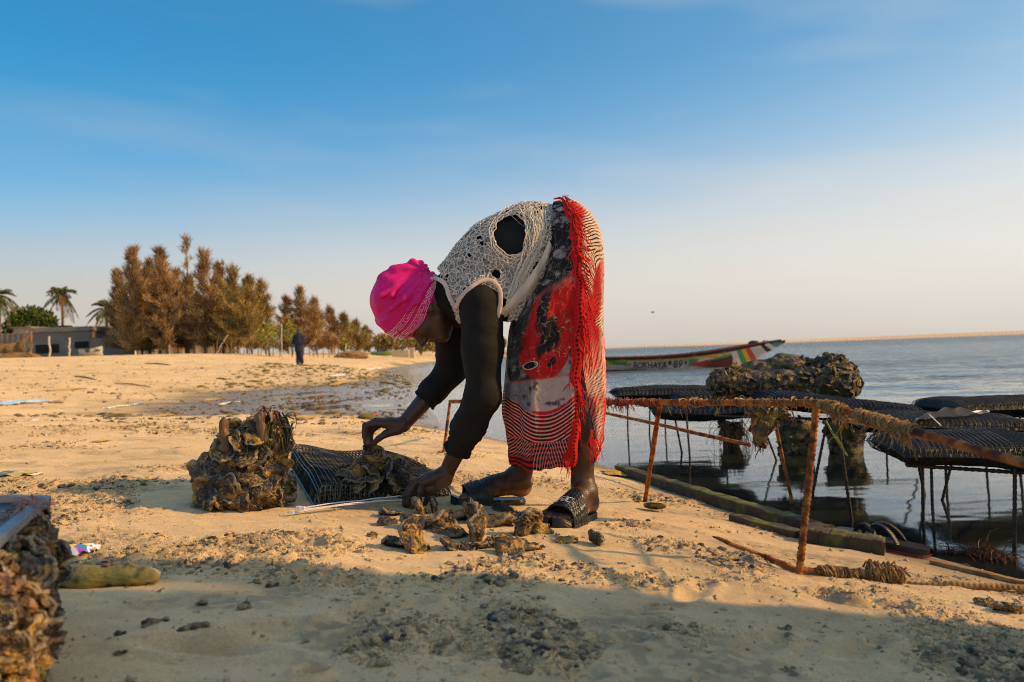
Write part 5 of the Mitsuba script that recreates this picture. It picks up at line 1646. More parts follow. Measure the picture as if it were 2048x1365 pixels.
for i in order:
    if free[i]:
        chosen.append(i); free[tre.query_ball_point(ev[i], .030)] = False
epx = to_px(ev)
bare = (epx[:, 0] > 1478) & (epx[:, 0] < 1650) & (epx[:, 1] < 752) & (meshkit.fbm(ev * 5, 2, 4) < .62)      # the smooth sacking still shows on the upper bag
chosen = [i for i in chosen if not bare[i]]
chosen = sorted(chosen, key=lambda i: ev[i, 1] - .6 * (en[i] @ np.array([0, -1, .3])))
for j, i in enumerate(chosen[:290]):
    copy_of(name(f"{EB}__shell"), OYL[rk.integers(0, 6)], xf(ev[i] + en[i] * .002, frame_from(en[i] + rk.normal(size=3) * .7, rk.uniform(0, 6)), rk.uniform(.045, .085)))
base_ = [oyster_mesh(s + 20, 4, 9)[0] for s in range(4)]
rest = []
for i in chosen[290:]:
    b_ = base_[rk.integers(0, 4)]
    R_ = frame_from(en[i] + rk.normal(size=3) * .7, rk.uniform(0, 6)) * rk.uniform(.045, .085)
    rest.append(TM(np.asarray(b_.vertices) @ R_.T + ev[i], b_.faces))
if rest: part(EB, "more_shells", cat(rest), "crust_mat", True, kind="stuff")
for k, (x, y0, r, lb) in enumerate([(1590, 838, .105, "thick oyster-grown post under the middle of the encrusted bags"), (1690, 838, .115, "thick oyster-grown post under the right end of the encrusted bags"), (1462, 845, .070, "narrow weed-hung post under the left end of the encrusted bags")]):
    w = w_at(x, 905 if k < 2 else 893)
    top = at(x, y0, w[1])
    key = thing("encrusted_post", lb, "post", "oyster-grown posts in the water")
    t = np.linspace(0, 1, 26)[:, None]
    pm = displace(sweep(top * (1 - t) + (w - [0, 0, .35]) * t, r * (1 + .12 * np.sin(t[:, 0] * 9 + k)), 20), .03, 14, 30 + k)
    part(key, "post", pm, "crust_mat", True)
    pv, pn = np.asarray(pm.vertices), meshkit.arrays(pm, True)[2]
    for i in rk.choice(len(pv) - 2, 60, replace=False):
        if pv[i, 2] > 0: copy_of(name(f"{key}__shell"), OYL[rk.integers(0, 6)], xf(pv[i], frame_from(pn[i] + rk.normal(size=3) * .5, rk.uniform(0, 6)), rk.uniform(.04, .08)))
    if k == 2: part(key, "weed", weed([w + [x_, -.05, .15] for x_ in (-.06, 0, .06)], 110, .22, .0035, 31, 1.5, .6), "straw_mat", True, kind="stuff")

# white plastic strip on a bag
a, b = at(1828, 846, 3.5), at(1978, 825, 3.72)
t = np.linspace(0, 1, 30)
mid = a * (1 - t[:, None]) + b * t[:, None]
mid[:, 2] += .012 * np.sin(t * math.pi) + .003 * np.sin(t * 23)
ww = .042 * np.sin(np.clip(t * 1.25 + .08, 0, 1) * math.pi) ** .6 + .006
ws = []
for q in np.linspace(-1, 1, 7):
    ws.append(mid + np.stack([0 * t, -q * ww, q * ww * .85 + .006 * (1 - q * q) + .004 * np.sin(t * 31 + q * 4)], -1))
WS = thing("plastic_strip", "torn white plastic strip lying on a black mesh bag at the right", "plastic")
part(WS, "sheet", TM(np.vstack(ws), grid_faces(7, 30)), "white_plastic_mat", True)
part(WS, "tie", sweep([at(1857, 828, 3.5), at(1882, 852, 3.45)], .004, 5, flat=.5), "white_plastic_mat", True)

# ------------------------------------------------------------------ mossy timbers at the waterline
mat("mossy_mat", lambda p, n, uv: mix(mix((.018, .016, .011), (.10, .078, .045), fbm(p.x * 25, p.y * 25, p.z * 25, 3)), mix((.045, .055, .010), (.17, .17, .030), noise(p.x * 40, p.y * 40, p.z * 40)), smoothstep(.48, .66, fbm(p.x * 11, p.y * 11, p.z * 11, 3) + .10 * n.z)), rough=.75,
    bump=(lambda p, n, uv: fbm(p.x * 80, p.y * 80, p.z * 80, 4), .001, .006))
for (x0, y0, x1, y1, w, h, lb) in [(1238, 948, 1655, 1080, .06, .060, "long mossy timber lying along the water's edge"), (1610, 1078, 1768, 1108, .075, .060, "short bright green mossy plank end beside the black flip-flop"), (1470, 1040, 1600, 1075, .05, .030, "thin mossy lath half sunk in the sand beside the long timber")]:
    a, b = on_ground(x0, y0), on_ground(x1, y1)
    m = displace(beam(a + [0, 0, h * .30], b + [0, 0, h * .30], w, h, n=70, jitter=.025, seed=int(x0)), .012, 13, 5)
    tag("mossy_timber" if "mossy_timber" not in used else f"mossy_timber_{used['mossy_timber']:03d}", lb, "timber", "timbers along the waterline")
    put(name("mossy_timber"), m, "mossy_mat", 50)
a, b = on_ground(1862, 1128), on_ground(2075, 1178)
tag("thin_lath", "thin pale lath along the waterline at the right edge", "timber")
put(name("thin_lath"), beam(a + [0, 0, .006], b + [0, 0, .006], .02, .016, n=24, jitter=.1, seed=3), "straw_mat", 50)

# ------------------------------------------------------------------ black flip-flop
ff0, ff1 = on_ground(1862, 1120), on_ground(1672, 1080)
d = ff1 - ff0; L = np.linalg.norm(d); d /= L
side = np.cross([0, 0, 1.0], d); side /= np.linalg.norm(side)
up = np.cross(d, side)
FFK = thing("flip_flop", "lost black flip-flop with a red sole edge at the waterline", "flip-flop")
t = np.linspace(0, 1, 34)
wl = np.interp(t, [0, .04, .12, .3, .5, .7, .88, .97, 1], [.012, .028, .036, .038, .034, .044, .044, .028, .010])


def ffsole(z0, z1, grow):
    v = []
    for i in range(34):
        for w, z in [(0, 0), (.95, 0), (1, .3), (1, .8), (.95, 1), (0, 1), (-.95, 1), (-1, .8), (-1, .3), (-.95, 0)]:
            v.append(ff0 + d * (L * (t[i] * (1 + 2 * grow) - grow)) + side * w * (wl[i] + grow * .3) + up * (z0 + (z1 - z0) * z + .010 * t[i] ** 3 + .010))
    return TM(np.array(v), grid_faces(34, 10, True))


mat("red_rubber_mat", (.30, .02, .02), rough=.5)
part(FFK, "sole", ffsole(.006, .026, 0), "rubber_mat", 40)
part(FFK, "sole_edge", ffsole(.0, .0065, .004), "red_rubber_mat", 40, label="red lower edge of the sole")
for s in (1, -1):
    for (fa, fb_, hgt) in [(.30, .72, .050), (.52, .80, .045)]:
        q = np.linspace(0, 1, 16)
        path = ff0 + d * (L * (fa + (fb_ - fa) * q))[:, None] + side * (s * .038 * (1 - q) ** 1.0 - .002)[:, None] + up * (.036 + hgt * np.sin(q * math.pi) ** .8)[:, None]
        if fa > .4 and s < 0: continue
        part(FFK, "strap", sweep(path, .013, 6, flat=.3, up=up), "rubber_mat", True)

# ------------------------------------------------------------------ small tray, yellow netting
a = on_ground(1310, 1020)
v = []
tray = Body([a[0] - .06, a[1] - .08, a[2] - .02], [a[0] + .06, a[1] + .08, a[2] + .06], .0028)
Rz = euler(-18, 12, 0) @ rot([0, 0, 1], -48)
pc = a + [0, 0, .022]
tray.ell(pc, (.052, .024, .016), Rz, .004).carve(pc + Rz @ np.array([0, 0, .007]), (.045, .019, .015), Rz, .002)
mat("tray_mat", lambda p, n, uv: mix((.22, .17, .02), (.05, .045, .02), smoothstep(.4, .6, fbm(p.x * 60, p.y * 60, p.z * 60, 2))), rough=.4)
tag("small_tray", "small dirty yellow tray beside the rack's middle leg", "tray")
put(name("small_tray"), relax(tray.mesh(), 2), "tray_mat", True)
mat("yellow_net_mat", lambda p, n, uv: mix((.55, .33, .015), (.30, .20, .02), smoothstep(.4, .65, fbm(p.x * 30, p.y * 30, p.z * 30, 3))), rough=.6)


def crumple(px, py, w, h, seed, m_, lb, cat_, key="plastic_scrap", hgt=.5, grp="plastic litter on the beach"):
    """a crumpled sheet lying on the sand"""
    c = on_ground(px, py)
    rg = np.random.default_rng(seed)
    u, v = np.meshgrid(np.linspace(-1, 1, 18), np.linspace(-1, 1, 14))
    e = 1 + .25 * (meshkit.noise(np.stack([u * 2, v * 2, u * 0 + seed], -1), seed) - .5)
    W = w * mpx(c[1]) / 2
    D = max(h * mpx(c[1]) * c[1] / (CAM_H - c[2] + .25) / 2 * .8, W * .35)
    z = meshkit.fbm(np.stack([u * 2.2, v * 2.2, u * 0 + seed * 3], -1), 3, seed) * (1 - .6 * (u * u + v * v) / 2)
    P = np.stack([c[0] + u * W * e, c[1] + v * D * e, 0 * u], -1)
    P[..., 2] = height0(P[..., 0], P[..., 1]) + relief(P[..., 0], P[..., 1]) + .002 + z * hgt * W
    k = thing(key, lb, cat_, grp)
    part(k, "sheet", TM(P.reshape(-1, 3), grid_faces(14, 18)), m_, True)
    return k


crumple(1250, 952, 80, 26, 3, "yellow_net_mat", "crumpled yellow netting by the end of the long mossy timber", "netting", "netting", .35, None)
crumple(1442, 1002, 44, 18, 4, "yellow_net_mat", "small yellow netting scrap lying against the mossy timber", "netting", "netting", .35, None)
wd = thing("seaweed", "tangle of brown seaweed at the waterline on the right", "seaweed")
part(wd, "strand", weed([on_ground(x, y) + [0, 0, .01] for x, y in [(1900, 1105), (1940, 1110), (1975, 1118), (2005, 1120)]], 130, .12, .0022, 51, .9, 1.0), "weed_mat", True, kind="stuff")
# ------------------------------------------------------------------ the trees along the beach
rt_ = np.random.default_rng(101)


def tri_cloud(base, tip, width, rg):
    """thin pointed leaves from base to tip"""
    n = len(base)
    d = tip - base
    s = np.cross(d, rg.normal(size=(n, 3)))
    s /= np.linalg.norm(s, axis=1, keepdims=True) + 1e-9
    w = np.broadcast_to(np.asarray(width, float), (n,))[:, None]
    m = base + d * .45
    v = np.concatenate([base, m + s * w / 2, tip, m - s * w / 2])
    i = np.arange(n)
    return TM(v, np.vstack([np.stack([i, i + n, i + 2 * n], 1), np.stack([i, i + 2 * n, i + 3 * n], 1)]))


def needle_col(a, b):
    return lambda p, n, uv: mix(a, b, smoothstep(.3, .7, fbm(p.x * .9, p.y * .9, p.z * .9, 3)))


mat("dry_needles_mat", needle_col((.23, .135, .058), (.46, .305, .140)), rough=.85, spec=.2)
mat("olive_needles_mat", needle_col((.21, .145, .045), (.41, .30, .105)), rough=.85, spec=.2)
mat("bark_mat", lambda p, n, uv: mix((.10, .065, .04), (.22, .15, .10), noise(p.x * 6, p.y * 6, p.z * 2)), rough=.9)
mat("palm_leaf_mat", needle_col((.060, .075, .016), (.15, .145, .040)), rough=.6, spec=.4)
mat("dry_palm_mat", needle_col((.17, .10, .035), (.28, .18, .07)), rough=.8)
mat("green_leaf_mat", needle_col((.035, .060, .008), (.10, .14, .018)), rough=.7, spec=.3)
mat("yellow_leaf_mat", needle_col((.22, .22, .03), (.38, .33, .06)), rough=.7, spec=.3)


def foot_at(px, Y):
    x = at(px, 700, Y)[0]
    return np.array([x, Y, gz(x, Y)])


def casuarina(px, top, hw, Y, olive, label, sparse=1.0, seed=0):
    rg = np.random.default_rng(seed)
    b = foot_at(px, Y)
    H = at(px, top, Y)[2] - b[2]
    lean = np.array([rg.normal() * .035 - .02, rg.normal() * .03, 1.0])
    tip = b + lean * H
    hw_m = hw * mpx(Y)
    key = thing("casuarina_tree", label, "tree", "feathery trees along the beach")
    t = np.linspace(0, 1, 8)[:, None]
    trunk = b * (1 - t) + tip * t + np.concatenate([np.zeros((1, 3)), rg.normal(size=(7, 3)) * .04 * [1, 1, 0]])
    part(key, "trunk", sweep(trunk, np.linspace(.10, .015, 8) * (H / 7.5) ** .5, 6), "bark_mat", True)
    B0, T0, limbs = [], [], []
    nb_ = int((70 if sparse == 1 else 26) * (H / 7) ** .5)
    for k in range(nb_):
        h = rg.uniform(.035, .995)
        c = trunk[0] * (1 - h) + tip * h
        az = rg.uniform(0, 6.283)
        prof = (np.interp(h, [0, .08, .25, .5, .8, 1], [.95, 1.1, 1.05, .72, .28, .05])) * rg.choice([.45, .7, 1.0, 1.3])
        L_ = hw_m * prof
        d = np.array([math.cos(az), math.sin(az), rg.uniform(.15, .75) + .5 * h]); d /= np.linalg.norm(d)
        e = c + d * L_ + [0, 0, L_ * .15]
        limbs.append(sweep([c, (c + e) / 2 + [0, 0, -.04 * L_], e], [.022, .014, .006], 3, caps=False))
        for q in np.linspace(.15, 1.05, int(4 + L_ * 7)):
            p = c * (1 - q) + e * q + rg.normal(size=3) * .10
            m_ = rg.integers(8, 14) if sparse == 1 else rg.integers(4, 7)
            dirs = rg.normal(size=(m_, 3)) * [.5, .5, .45] + d * .7 + [0, 0, .75]
            dirs /= np.linalg.norm(dirs, axis=1, keepdims=True)
            B0.append(np.repeat(p[None], m_, 0) + rg.normal(size=(m_, 3)) * .05); T0.append(B0[-1] + dirs * rg.uniform(.28, .80, (m_, 1)))
    part(key, "branches", cat(limbs), "bark_mat", True, kind="stuff")
    B0, T0 = np.vstack(B0), np.vstack(T0)
    part(key, "crown", tri_cloud(B0, T0, rg.uniform(.030, .060, len(B0)), rg), "olive_needles_mat" if olive else "dry_needles_mat", False)


CAS = [(242, 548, 26, 64, 0, "thin brown tree at the left end of the grove"), (264, 496, 34, 58, 0, "tall rust brown tree with two points, second from the grove's left end"), (300, 524, 32, 63, 0, "rust brown tree behind the tall two-pointed one"),
       (334, 508, 36, 57, 0, "rust brown tree left of the bare thin one"), (376, 478, 22, 60, 0, "nearly bare thin tree rising highest above the grove"), (356, 545, 34, 66, 0, "brown tree low behind the bare thin one"),
       (410, 508, 36, 58, 0, "brown tree with a narrow dark tip in the middle of the grove"), (446, 534, 36, 62, 0, "brown tree right of the one with the dark tip"), (476, 540, 32, 57, 1, "brown green tree in the right half of the grove"),
       (504, 558, 30, 61, 1, "olive tree next to last at the grove's right end"), (532, 566, 26, 63, 1, "olive brown tree closing the grove on the right"), (390, 560, 34, 68, 1, "dim brown tree deep inside the grove"), (450, 575, 34, 69, 1, "dim olive tree behind the right half of the grove"), (300, 570, 34, 69, 0, "dim brown tree behind the left half of the grove"),
       (284, 545, 30, 60, 0, "rust brown tree filling the gap beside the two-pointed one"), (320, 556, 32, 61, 0, "low rust brown tree before the left half of the grove"), (430, 560, 34, 59, 0, "low brown tree before the middle of the grove"), (462, 572, 30, 60, 1, "low olive tree before the right half of the grove"), (494, 590, 30, 58, 1, "low olive brown tree near the right end of the grove"), (372, 570, 34, 62, 0, "low brown tree under the bare thin one"), (252, 585, 26, 60, 0, "low brown tree at the left foot of the grove"),
       (576, 602, 24, 72, 0, "dark brown tree left in the second clump, over the walking person"), (606, 584, 36, 70, 0, "broad brown tree that is tallest in the second clump"), (634, 606, 28, 73, 0, "brown tree right in the second clump"),
       (664, 622, 18, 78, 0, "slim light brown tree right of the second clump"), (688, 634, 24, 82, 1, "olive brown tree before the small palm"), (712, 648, 20, 88, 1, "small olive tree beside the small palm"), (728, 660, 18, 95, 1, "last small olive tree before the far palms")]
for i, (px, top, hw, Y, o, lb) in enumerate(CAS):
    casuarina(px, top, hw, Y, o, lb, .4 if px == 376 else 1.0, 200 + i)


def leafy(base, cx, cz, rx, rz, n, leaf, m_, key, label, cat_, group=None, trunkr=.08, seed=0, dep=None):
    """a rounded crown of many small leaves on forking limbs"""
    rg = np.random.default_rng(seed)
    k = thing(key, label, cat_, group)
    top = np.array([cx, base[1], cz])
    lim = []
    for j in range(7):
        e = top + rg.normal(size=3) * [rx * .45, rx * .4, rz * .35]
        lim.append(sweep([base, base * .5 + (top + e) * .25, e], [trunkr, trunkr * .6, trunkr * .2], 5))
    part(k, "trunk", cat(lim), "bark_mat", True)
    u = rg.normal(size=(n, 3)); u /= np.linalg.norm(u, axis=1, keepdims=True)
    r = rg.uniform(.35, 1.0, (n, 1)) ** .5
    lump = .72 + .55 * meshkit.fbm(u * 2.2 + seed, 3, seed)[:, None]
    c = top + u * r * lump * np.array([rx, dep or rx, rz])
    d = u * .6 + rg.normal(size=(n, 3)) * .7
    d /= np.linalg.norm(d, axis=1, keepdims=True)
    part(k, "crown", tri_cloud(c, c + d * leaf * rg.uniform(.6, 1.3, (n, 1)), leaf * .55, rg), m_, False)
    return k


b = foot_at(62, 78)
leafy(b, at(62, 645, 78)[0], at(62, 655, 78)[2], 50 * mpx(78), 38 * mpx(78), 5200, .34, "green_leaf_mat", "leafy_tree", "rounded dark green tree behind the grey walls at the far left", "tree", None, .14, 3)
for i, (px, py, w, h, Y, lb) in enumerate([(538, 668, 24, 20, 52, "yellow green sapling at the right foot of the grove"), (584, 668, 16, 24, 54, "yellow green sapling left of the walking person"), (690, 690, 6, 12, 70, "small green shrub right of the second clump")]):
    leafy(foot_at(px, Y), at(px, py, Y)[0], at(px, py, Y)[2], w * mpx(Y), h * mpx(Y), 420, .20, "yellow_leaf_mat", "sapling", lb, "sapling", "yellow green saplings under the trees", .025, 40 + i)
for i, (px, py, w, h, Y, lb) in enumerate([(768, 684, 22, 14, 92, "low brown scrub behind the blue stall"), (800, 682, 30, 16, 96, "low brown scrub right of the blue stall"), (842, 688, 30, 14, 102, "low brown scrub just left of the woman's face"), (880, 692, 26, 11, 108, "low brown scrub beyond the woman's far arm"), (1001, 686, 11, 11, 134, "small dark tree far off between the woman's arm and skirt")]):
    leafy(foot_at(px, Y), at(px, py, Y)[0], at(px, py, Y)[2], w * mpx(Y), h * mpx(Y), 900, .42, "olive_needles_mat", "scrub_bush", lb, "bush", "low scrub far along the beach", .04, 60 + i, w * mpx(Y) * .6)


def palm(px, cy, by, r_px, Y, label, n=20, dry=.4, seed=0):
    rg = np.random.default_rng(seed)
    k = thing("palm_tree", label, "palm tree", "palms behind the beach")
    b = foot_at(px, Y)
    c = at(px, cy, Y)
    t = np.linspace(0, 1, 9)[:, None]
    tr = b * (1 - t) + c * t + np.stack([.12 * np.sin(t[:, 0] * 3), 0 * t[:, 0], 0 * t[:, 0]], 1)
    part(k, "trunk", sweep(tr, np.linspace(.17, .12, 9), 8), "bark_mat", True)
    R = r_px * mpx(Y)
    for j in range(n):
        az = j * 2.4 + rg.uniform(-.3, .3)
        el = rg.uniform(-.75, 1.25) if j > 4 else rg.uniform(.6, 1.3)
        d = np.array([math.cos(az) * math.cos(el), math.sin(az) * math.cos(el), math.sin(el)])
        L_ = R * rg.uniform(.95, 1.25)
        q = np.linspace(0, 1, 9)
        sp = c + d * (L_ * q)[:, None] + np.array([0, 0, -1]) * (L_ * .62 * q**2.1 * (1.2 - .4 * math.sin(el)))[:, None]
        tang = np.gradient(sp, axis=0); tang /= np.linalg.norm(tang, axis=1, keepdims=True)
        side = np.cross(tang, [0, 0, 1.0]); side /= np.linalg.norm(side, axis=1, keepdims=True) + 1e-9
        qs = np.linspace(.12, 1, 26)
        P_ = np.stack([np.interp(qs, q, sp[:, a]) for a in range(3)], -1)
        S_ = np.stack([np.interp(qs, q, side[:, a]) for a in range(3)], -1)
        G_ = np.stack([np.interp(qs, q, tang[:, a]) for a in range(3)], -1)
        ll = (L_ * .30 * np.sin(np.clip(qs * .9 + .1, 0, 1) * math.pi) ** .6)[:, None]
        B0 = np.vstack([P_, P_]); T0 = np.vstack([P_ + S_ * ll * .75 + G_ * ll * .6 - [0, 0, 1] * ll * .45, P_ - S_ * ll * .75 + G_ * ll * .6 - [0, 0, 1] * ll * .45])
        part(k, "frond", cat([sweep(sp, np.linspace(.03, .008, 9), 3, caps=False), tri_cloud(B0, T0, .075, rg)]), "dry_palm_mat" if el < -.25 and rg.random() < dry * 2 else "palm_leaf_mat", False)
    part(k, "dead_fronds", tri_cloud(np.repeat(c[None], 40, 0), c + np.stack([rg.normal(size=40) * R * .22, rg.normal(size=40) * R * .22, -rg.uniform(.3, .75, 40) * R], -1), .14, rg), "dry_palm_mat", False)


palm(123, 588, 660, 33, 82, "palm standing alone between the green tree and the grove", 26, .4, 1)
palm(211, 617, 690, 33, 74, "palm close to the left end of the grove", 22, .3, 2)
palm(-4, 590, 690, 38, 70, "palm cut by the left edge of the picture", 24, .4, 3)
palm(738, 666, 700, 12, 105, "tiny far palm just right of the grove", 14, .3, 4)
palm(757, 682, 700, 9, 125, "tiniest far palm left of the blue stall", 12, .3, 5)

# ------------------------------------------------------------------ walls and sheds behind the beach
mat("grey_wall_mat", lambda p, n, uv: mix((.15, .138, .125), (.29, .26, .225), fbm(p.x * .9, p.y * .9, p.z * 1.3, 4)), rough=.95)
mat("cream_wall_mat", lambda p, n, uv: mix((.42, .33, .22), (.60, .50, .36), fbm(p.x * .8, p.y * .8, p.z * 1.2, 4)), rough=.95)
mat("white_wall_mat", lambda p, n, uv: mix((.46, .45, .43), (.66, .63, .58), fbm(p.x * .8, p.y * .8, p.z * 1.2, 4)), rough=.9)
mat("dark_opening_mat", (.012, .012, .012), rough=.9)
mat("block_mat", lambda p, n, uv: mix((.15, .12, .10), (.30, .24, .19), fbm(p.x * 2, p.y * 2, p.z * 2, 4)), rough=.95)


def wall(base, label, px0, px1, top, bot, Y, m_, depth=.3, cat_="wall"):
    a, b = at(px0, top, Y), at(px1, bot, Y)
    zt = (at(px0, top, Y)[2] + at(px1, top, Y)[2]) / 2
    zb = min(b[2], gz(a[0], Y), gz(b[0], Y)) - .1 if bot > 690 else b[2]
    k = thing(base, label, cat_)
    part(k, "wall", box([a[0], Y, zb], [b[0], Y + depth, zt]), m_, False)
    return k, (a[0], b[0], zb, zt)


k, e = wall("grey_shed", "low grey concrete shed with a dark opening at the left", 63, 181, 659, 706, 62, "grey_wall_mat", 4.0, "shed")
for (x0, x1, y0, y1, nm) in [(150, 178, 684, 696, "opening"), (72, 118, 690, 706, "opening")]:
    a, b = at(x0, y0, 62), at(x1, y1, 62)
    part(k, nm, box([a[0], 61.93, b[2]], [b[0], 61.995, a[2]]), "dark_opening_mat", False)
a, b = at(60, 657, 62), at(183, 660, 62)
part(k, "roof_slab", box([a[0], 61.8, b[2] - .06], [b[0], 66.2, a[2]]), "grey_wall_mat", False)
k, e = wall("grey_wall", "grey wall left of the shed, behind the brown net", -40, 60, 668, 706, 66, "grey_wall_mat")
for i in range(9):                                                                    # the wall's block courses
    a = at(-40 + i * 11, 668, 66)
    part(k, "pillar", box([a[0] - .09, 65.93, e[2]], [a[0] + .09, 65.99, e[3] + .04]), "block_mat", False)
k, e = wall("cream_house", "small cream house wall above the grey wall at the left", 26, 61, 657, 700, 72, "cream_wall_mat", 4, "house")
part(k, "roof", box([e[0] - .2, 71.8, e[3]], [e[1] + .2, 76.2, e[3] + .14]), "grey_wall_mat", False)
k, e = wall("white_house", "long white house behind the shed, lit at its right end", 116, 262, 656, 700, 78, "white_wall_mat", 5, "house")
part(k, "parapet", box([e[0] - .1, 77.85, e[3]], [e[1] + .1, 83.1, e[3] + .16]), "white_wall_mat", False)
for x in (150, 180, 230):
    a, b = at(x, 668, 78), at(x + 8, 680, 78)
    part(k, "window", box([a[0], 77.93, b[2]], [b[0], 77.995, a[2]]), "dark_opening_mat", False)
a, b = at(122, 652, 80), at(140, 660, 80)
part(k, "water_tank", box([a[0], 79.5, b[2] - .3], [b[0], 80.5, a[2]]), "dark_opening_mat", False)
k, e = wall("dark_wall", "long dark grey wall right of the shed with a darker foot", 182, 266, 676, 708, 60, "block_mat", .3)
part(k, "foot", box([e[0], 59.94, e[2]], [e[1], 59.995, e[2] + (e[3] - e[2]) * .52]), "grey_wall_mat", False)
k, e = wall("cream_wall", "cream garden wall seen between the trunks of the grove", 272, 470, 682, 706, 74, "cream_wall_mat", .3)
for i in range(7):
    a = at(280 + i * 28, 690, 74)
    part(k, "pillar", box([a[0] - .15, 73.9, e[2]], [a[0] + .15, 73.99, e[3] + .08]), "cream_wall_mat", False)
k, e = wall("sand_wall", "low crumbling sand coloured wall far along the beach", 785, 815, 701, 709, 84, "cream_wall_mat", 1.0)
part(k, "pillar", box([e[1] + .2, 84, e[2]], [e[1] + .7, 84.5, e[3] + .25]), "cream_wall_mat", False)

mat("pale_post_mat", lambda p, n, uv: mix((.50, .42, .33), (.70, .62, .52), noise(p.x * 9, p.y * 9, p.z * 5)), rough=.9)
mat("brown_post_mat", lambda p, n, uv: mix((.16, .085, .04), (.34, .20, .10), noise(p.x * 9, p.y * 9, p.z * 5)), rough=.9)
for (x0, y0, x1, Y, r, m_, lb) in [(99, 673, 99, 50, .055, "pale_post_mat", "left one of the two white posts before the shed"), (139, 676, 138, 49, .06, "pale_post_mat", "right one of the two white posts before the shed"), (62, 663, 61, 52, .075, "brown_post_mat", "wooden post that holds up the brown net"),
                                   (563, 648, 564, 50, .03, "pale_post_mat", "tall pale stick standing left of the walking person"), (456, 670, 432, 52, .03, "pale_post_mat", "pale stick leaning at the foot of the grove"), (692, 688, 691, 68, .05, "pale_post_mat", "short post right of the second clump of trees"), (733, 660, 733, 110, .06, "brown_post_mat", "thin pole between the two tiny palms")]:
    f_ = foot_at(x1, Y)
    tag(f"beach_post_{used.get('beach_post', 0):03d}" if used.get("beach_post") else "beach_post", lb, "post", "posts and sticks along the beach")
    t = np.linspace(0, 1, 7)[:, None]
    put(name("beach_post"), sweep(f_ * (1 - t) + at(x0, y0, Y) * t + rt_.normal(size=(7, 3)) * [.02, .02, 0], r, 7), m_, True)
F_ = thing("stick_fence", "crooked stick fence with a rail under the grove", "fence")
for i, px in enumerate(np.arange(420, 560, 8.5)):
    f_ = foot_at(px + rt_.normal() * 2, 54 + rt_.normal() * .6)
    part(F_, "post", sweep([f_, f_ + [rt_.normal() * .06, 0, rt_.uniform(.4, 1.05)]], .032, 5), "brown_post_mat", True)
rl0, rl1 = foot_at(470, 54.3), foot_at(556, 54.3)
part(F_, "rail", sweep([rl0 + [0, 0, 1.1], (rl0 + rl1) / 2 + [0, 0, 1.0], rl1 + [0, 0, .95]], .04, 6), "brown_post_mat", True)
F2 = thing("stick_fence", "sparse stick fence under the second clump of trees", "fence")
for i, px in enumerate(np.arange(600, 690, 9.5)):
    f_ = foot_at(px + rt_.normal() * 2, 62)
    part(F2, "post", sweep([f_, f_ + [rt_.normal() * .06, 0, rt_.uniform(.5, 1.3)]], .035, 5), "brown_post_mat", True)
# the brown net slung from the post
u, v = np.meshgrid(np.linspace(0, 1, 24), np.linspace(0, 1, 10))
pa, pb = at(61, 668, 52), at(-30, 676, 53)
gx0, gx1 = foot_at(56, 51.4), foot_at(-30, 51)
tp = pa * (1 - u)[..., None] + pb * u[..., None]; tp[..., 2] -= 1.0 * (u * (1 - u) * 4) * .55
bt = gx0 * (1 - u)[..., None] + gx1 * u[..., None]; bt[..., 2] += .15 + .25 * np.sin(u * 6)
nt_ = tp * (1 - v)[..., None] + bt * v[..., None]; nt_[..., 1] -= .5 * np.sin(v * math.pi) + .12 * np.sin(u * 21)
mat("brown_net_mat", lambda p, n, uv: mix((.20, .10, .035), (.36, .21, .08), fbm(p.x * 5, p.y * 5, p.z * 5, 3)), rough=.9)
NT = thing("fishing_net", "brown fishing net slung from the wooden post at the far left", "net")
ms = [sweep(nt_[i], .018, 4, caps=False) for i in range(10)] + [sweep(nt_[:, j], .018, 4, caps=False) for j in range(24)]
u2, v2 = np.meshgrid(np.linspace(0, 1, 70), np.linspace(0, 1, 30))
fine = []
for q in np.linspace(0, 1, 44):
    for sgn in (1, -1):
        tt_ = np.linspace(0, 1, 14)
        uu_ = np.clip(q + sgn * (tt_ - .5) * .2, 0, 1)
        fine.append(sweep(np.stack([[np.interp(a, np.linspace(0, 1, 24), np.array([np.interp(w, np.linspace(0, 1, 10), nt_[:, j, c]) for j in range(24)])) for c in range(3)] for a, w in zip(uu_, tt_)]), .013, 3, caps=False))
part(NT, "mesh", cat(ms + fine), "brown_net_mat", True)
b0 = foot_at(30, 50.5)
part(NT, "heap", displace(TM(blob(1, 3, .3, 2, 5, (1.6, .5, .35)).vertices + b0, blob(1, 3, .3, 2, 5, (1.6, .5, .35)).faces), .12, 4, 6), "brown_net_mat", True)


def small_boat(px0, px1, y_top, y_bot, Y, m_, label, bow=1, key="small_boat"):
    a, b = at(px0, y_top, Y), at(px1, y_bot, Y)
    L_, H_ = b[0] - a[0], a[2] - b[2]
    x = np.linspace(0, 1, 22)
    k = thing(key, label, "boat")
    rows = []
    for (wf, zf) in [(0, 0), (.55, .02), (.9, .5), (1, 1), (.93, 1), (.8, .5), (.4, .15), (0, .15)]:
        for sgn in (1,):
            pass
        rows.append((wf, zf))
    ring = rows + [(-w, z) for w, z in rows[-2:0:-1]]
    v = []
    for q in x:
        wd = .62 * np.sin(np.clip(q * .94 + .05, 0, 1) * math.pi) ** .55
        rise = H_ * .45 * abs(q - .4) ** 2 * 2.4
        for w, z in ring:
            v.append([a[0] + L_ * q, Y + w * wd, b[2] + rise * (z > .4) + z * H_ * .8])
    part(k, "hull", TM(np.array(v), grid_faces(22, len(ring), True)), m_, 50)
    for q in (.25, .5, .75):
        part(k, "thwart", box([a[0] + L_ * q - .08, Y - .5, b[2] + H_ * .6], [a[0] + L_ * q + .08, Y + .5, b[2] + H_ * .66]), "pale_post_mat", False)
    return k


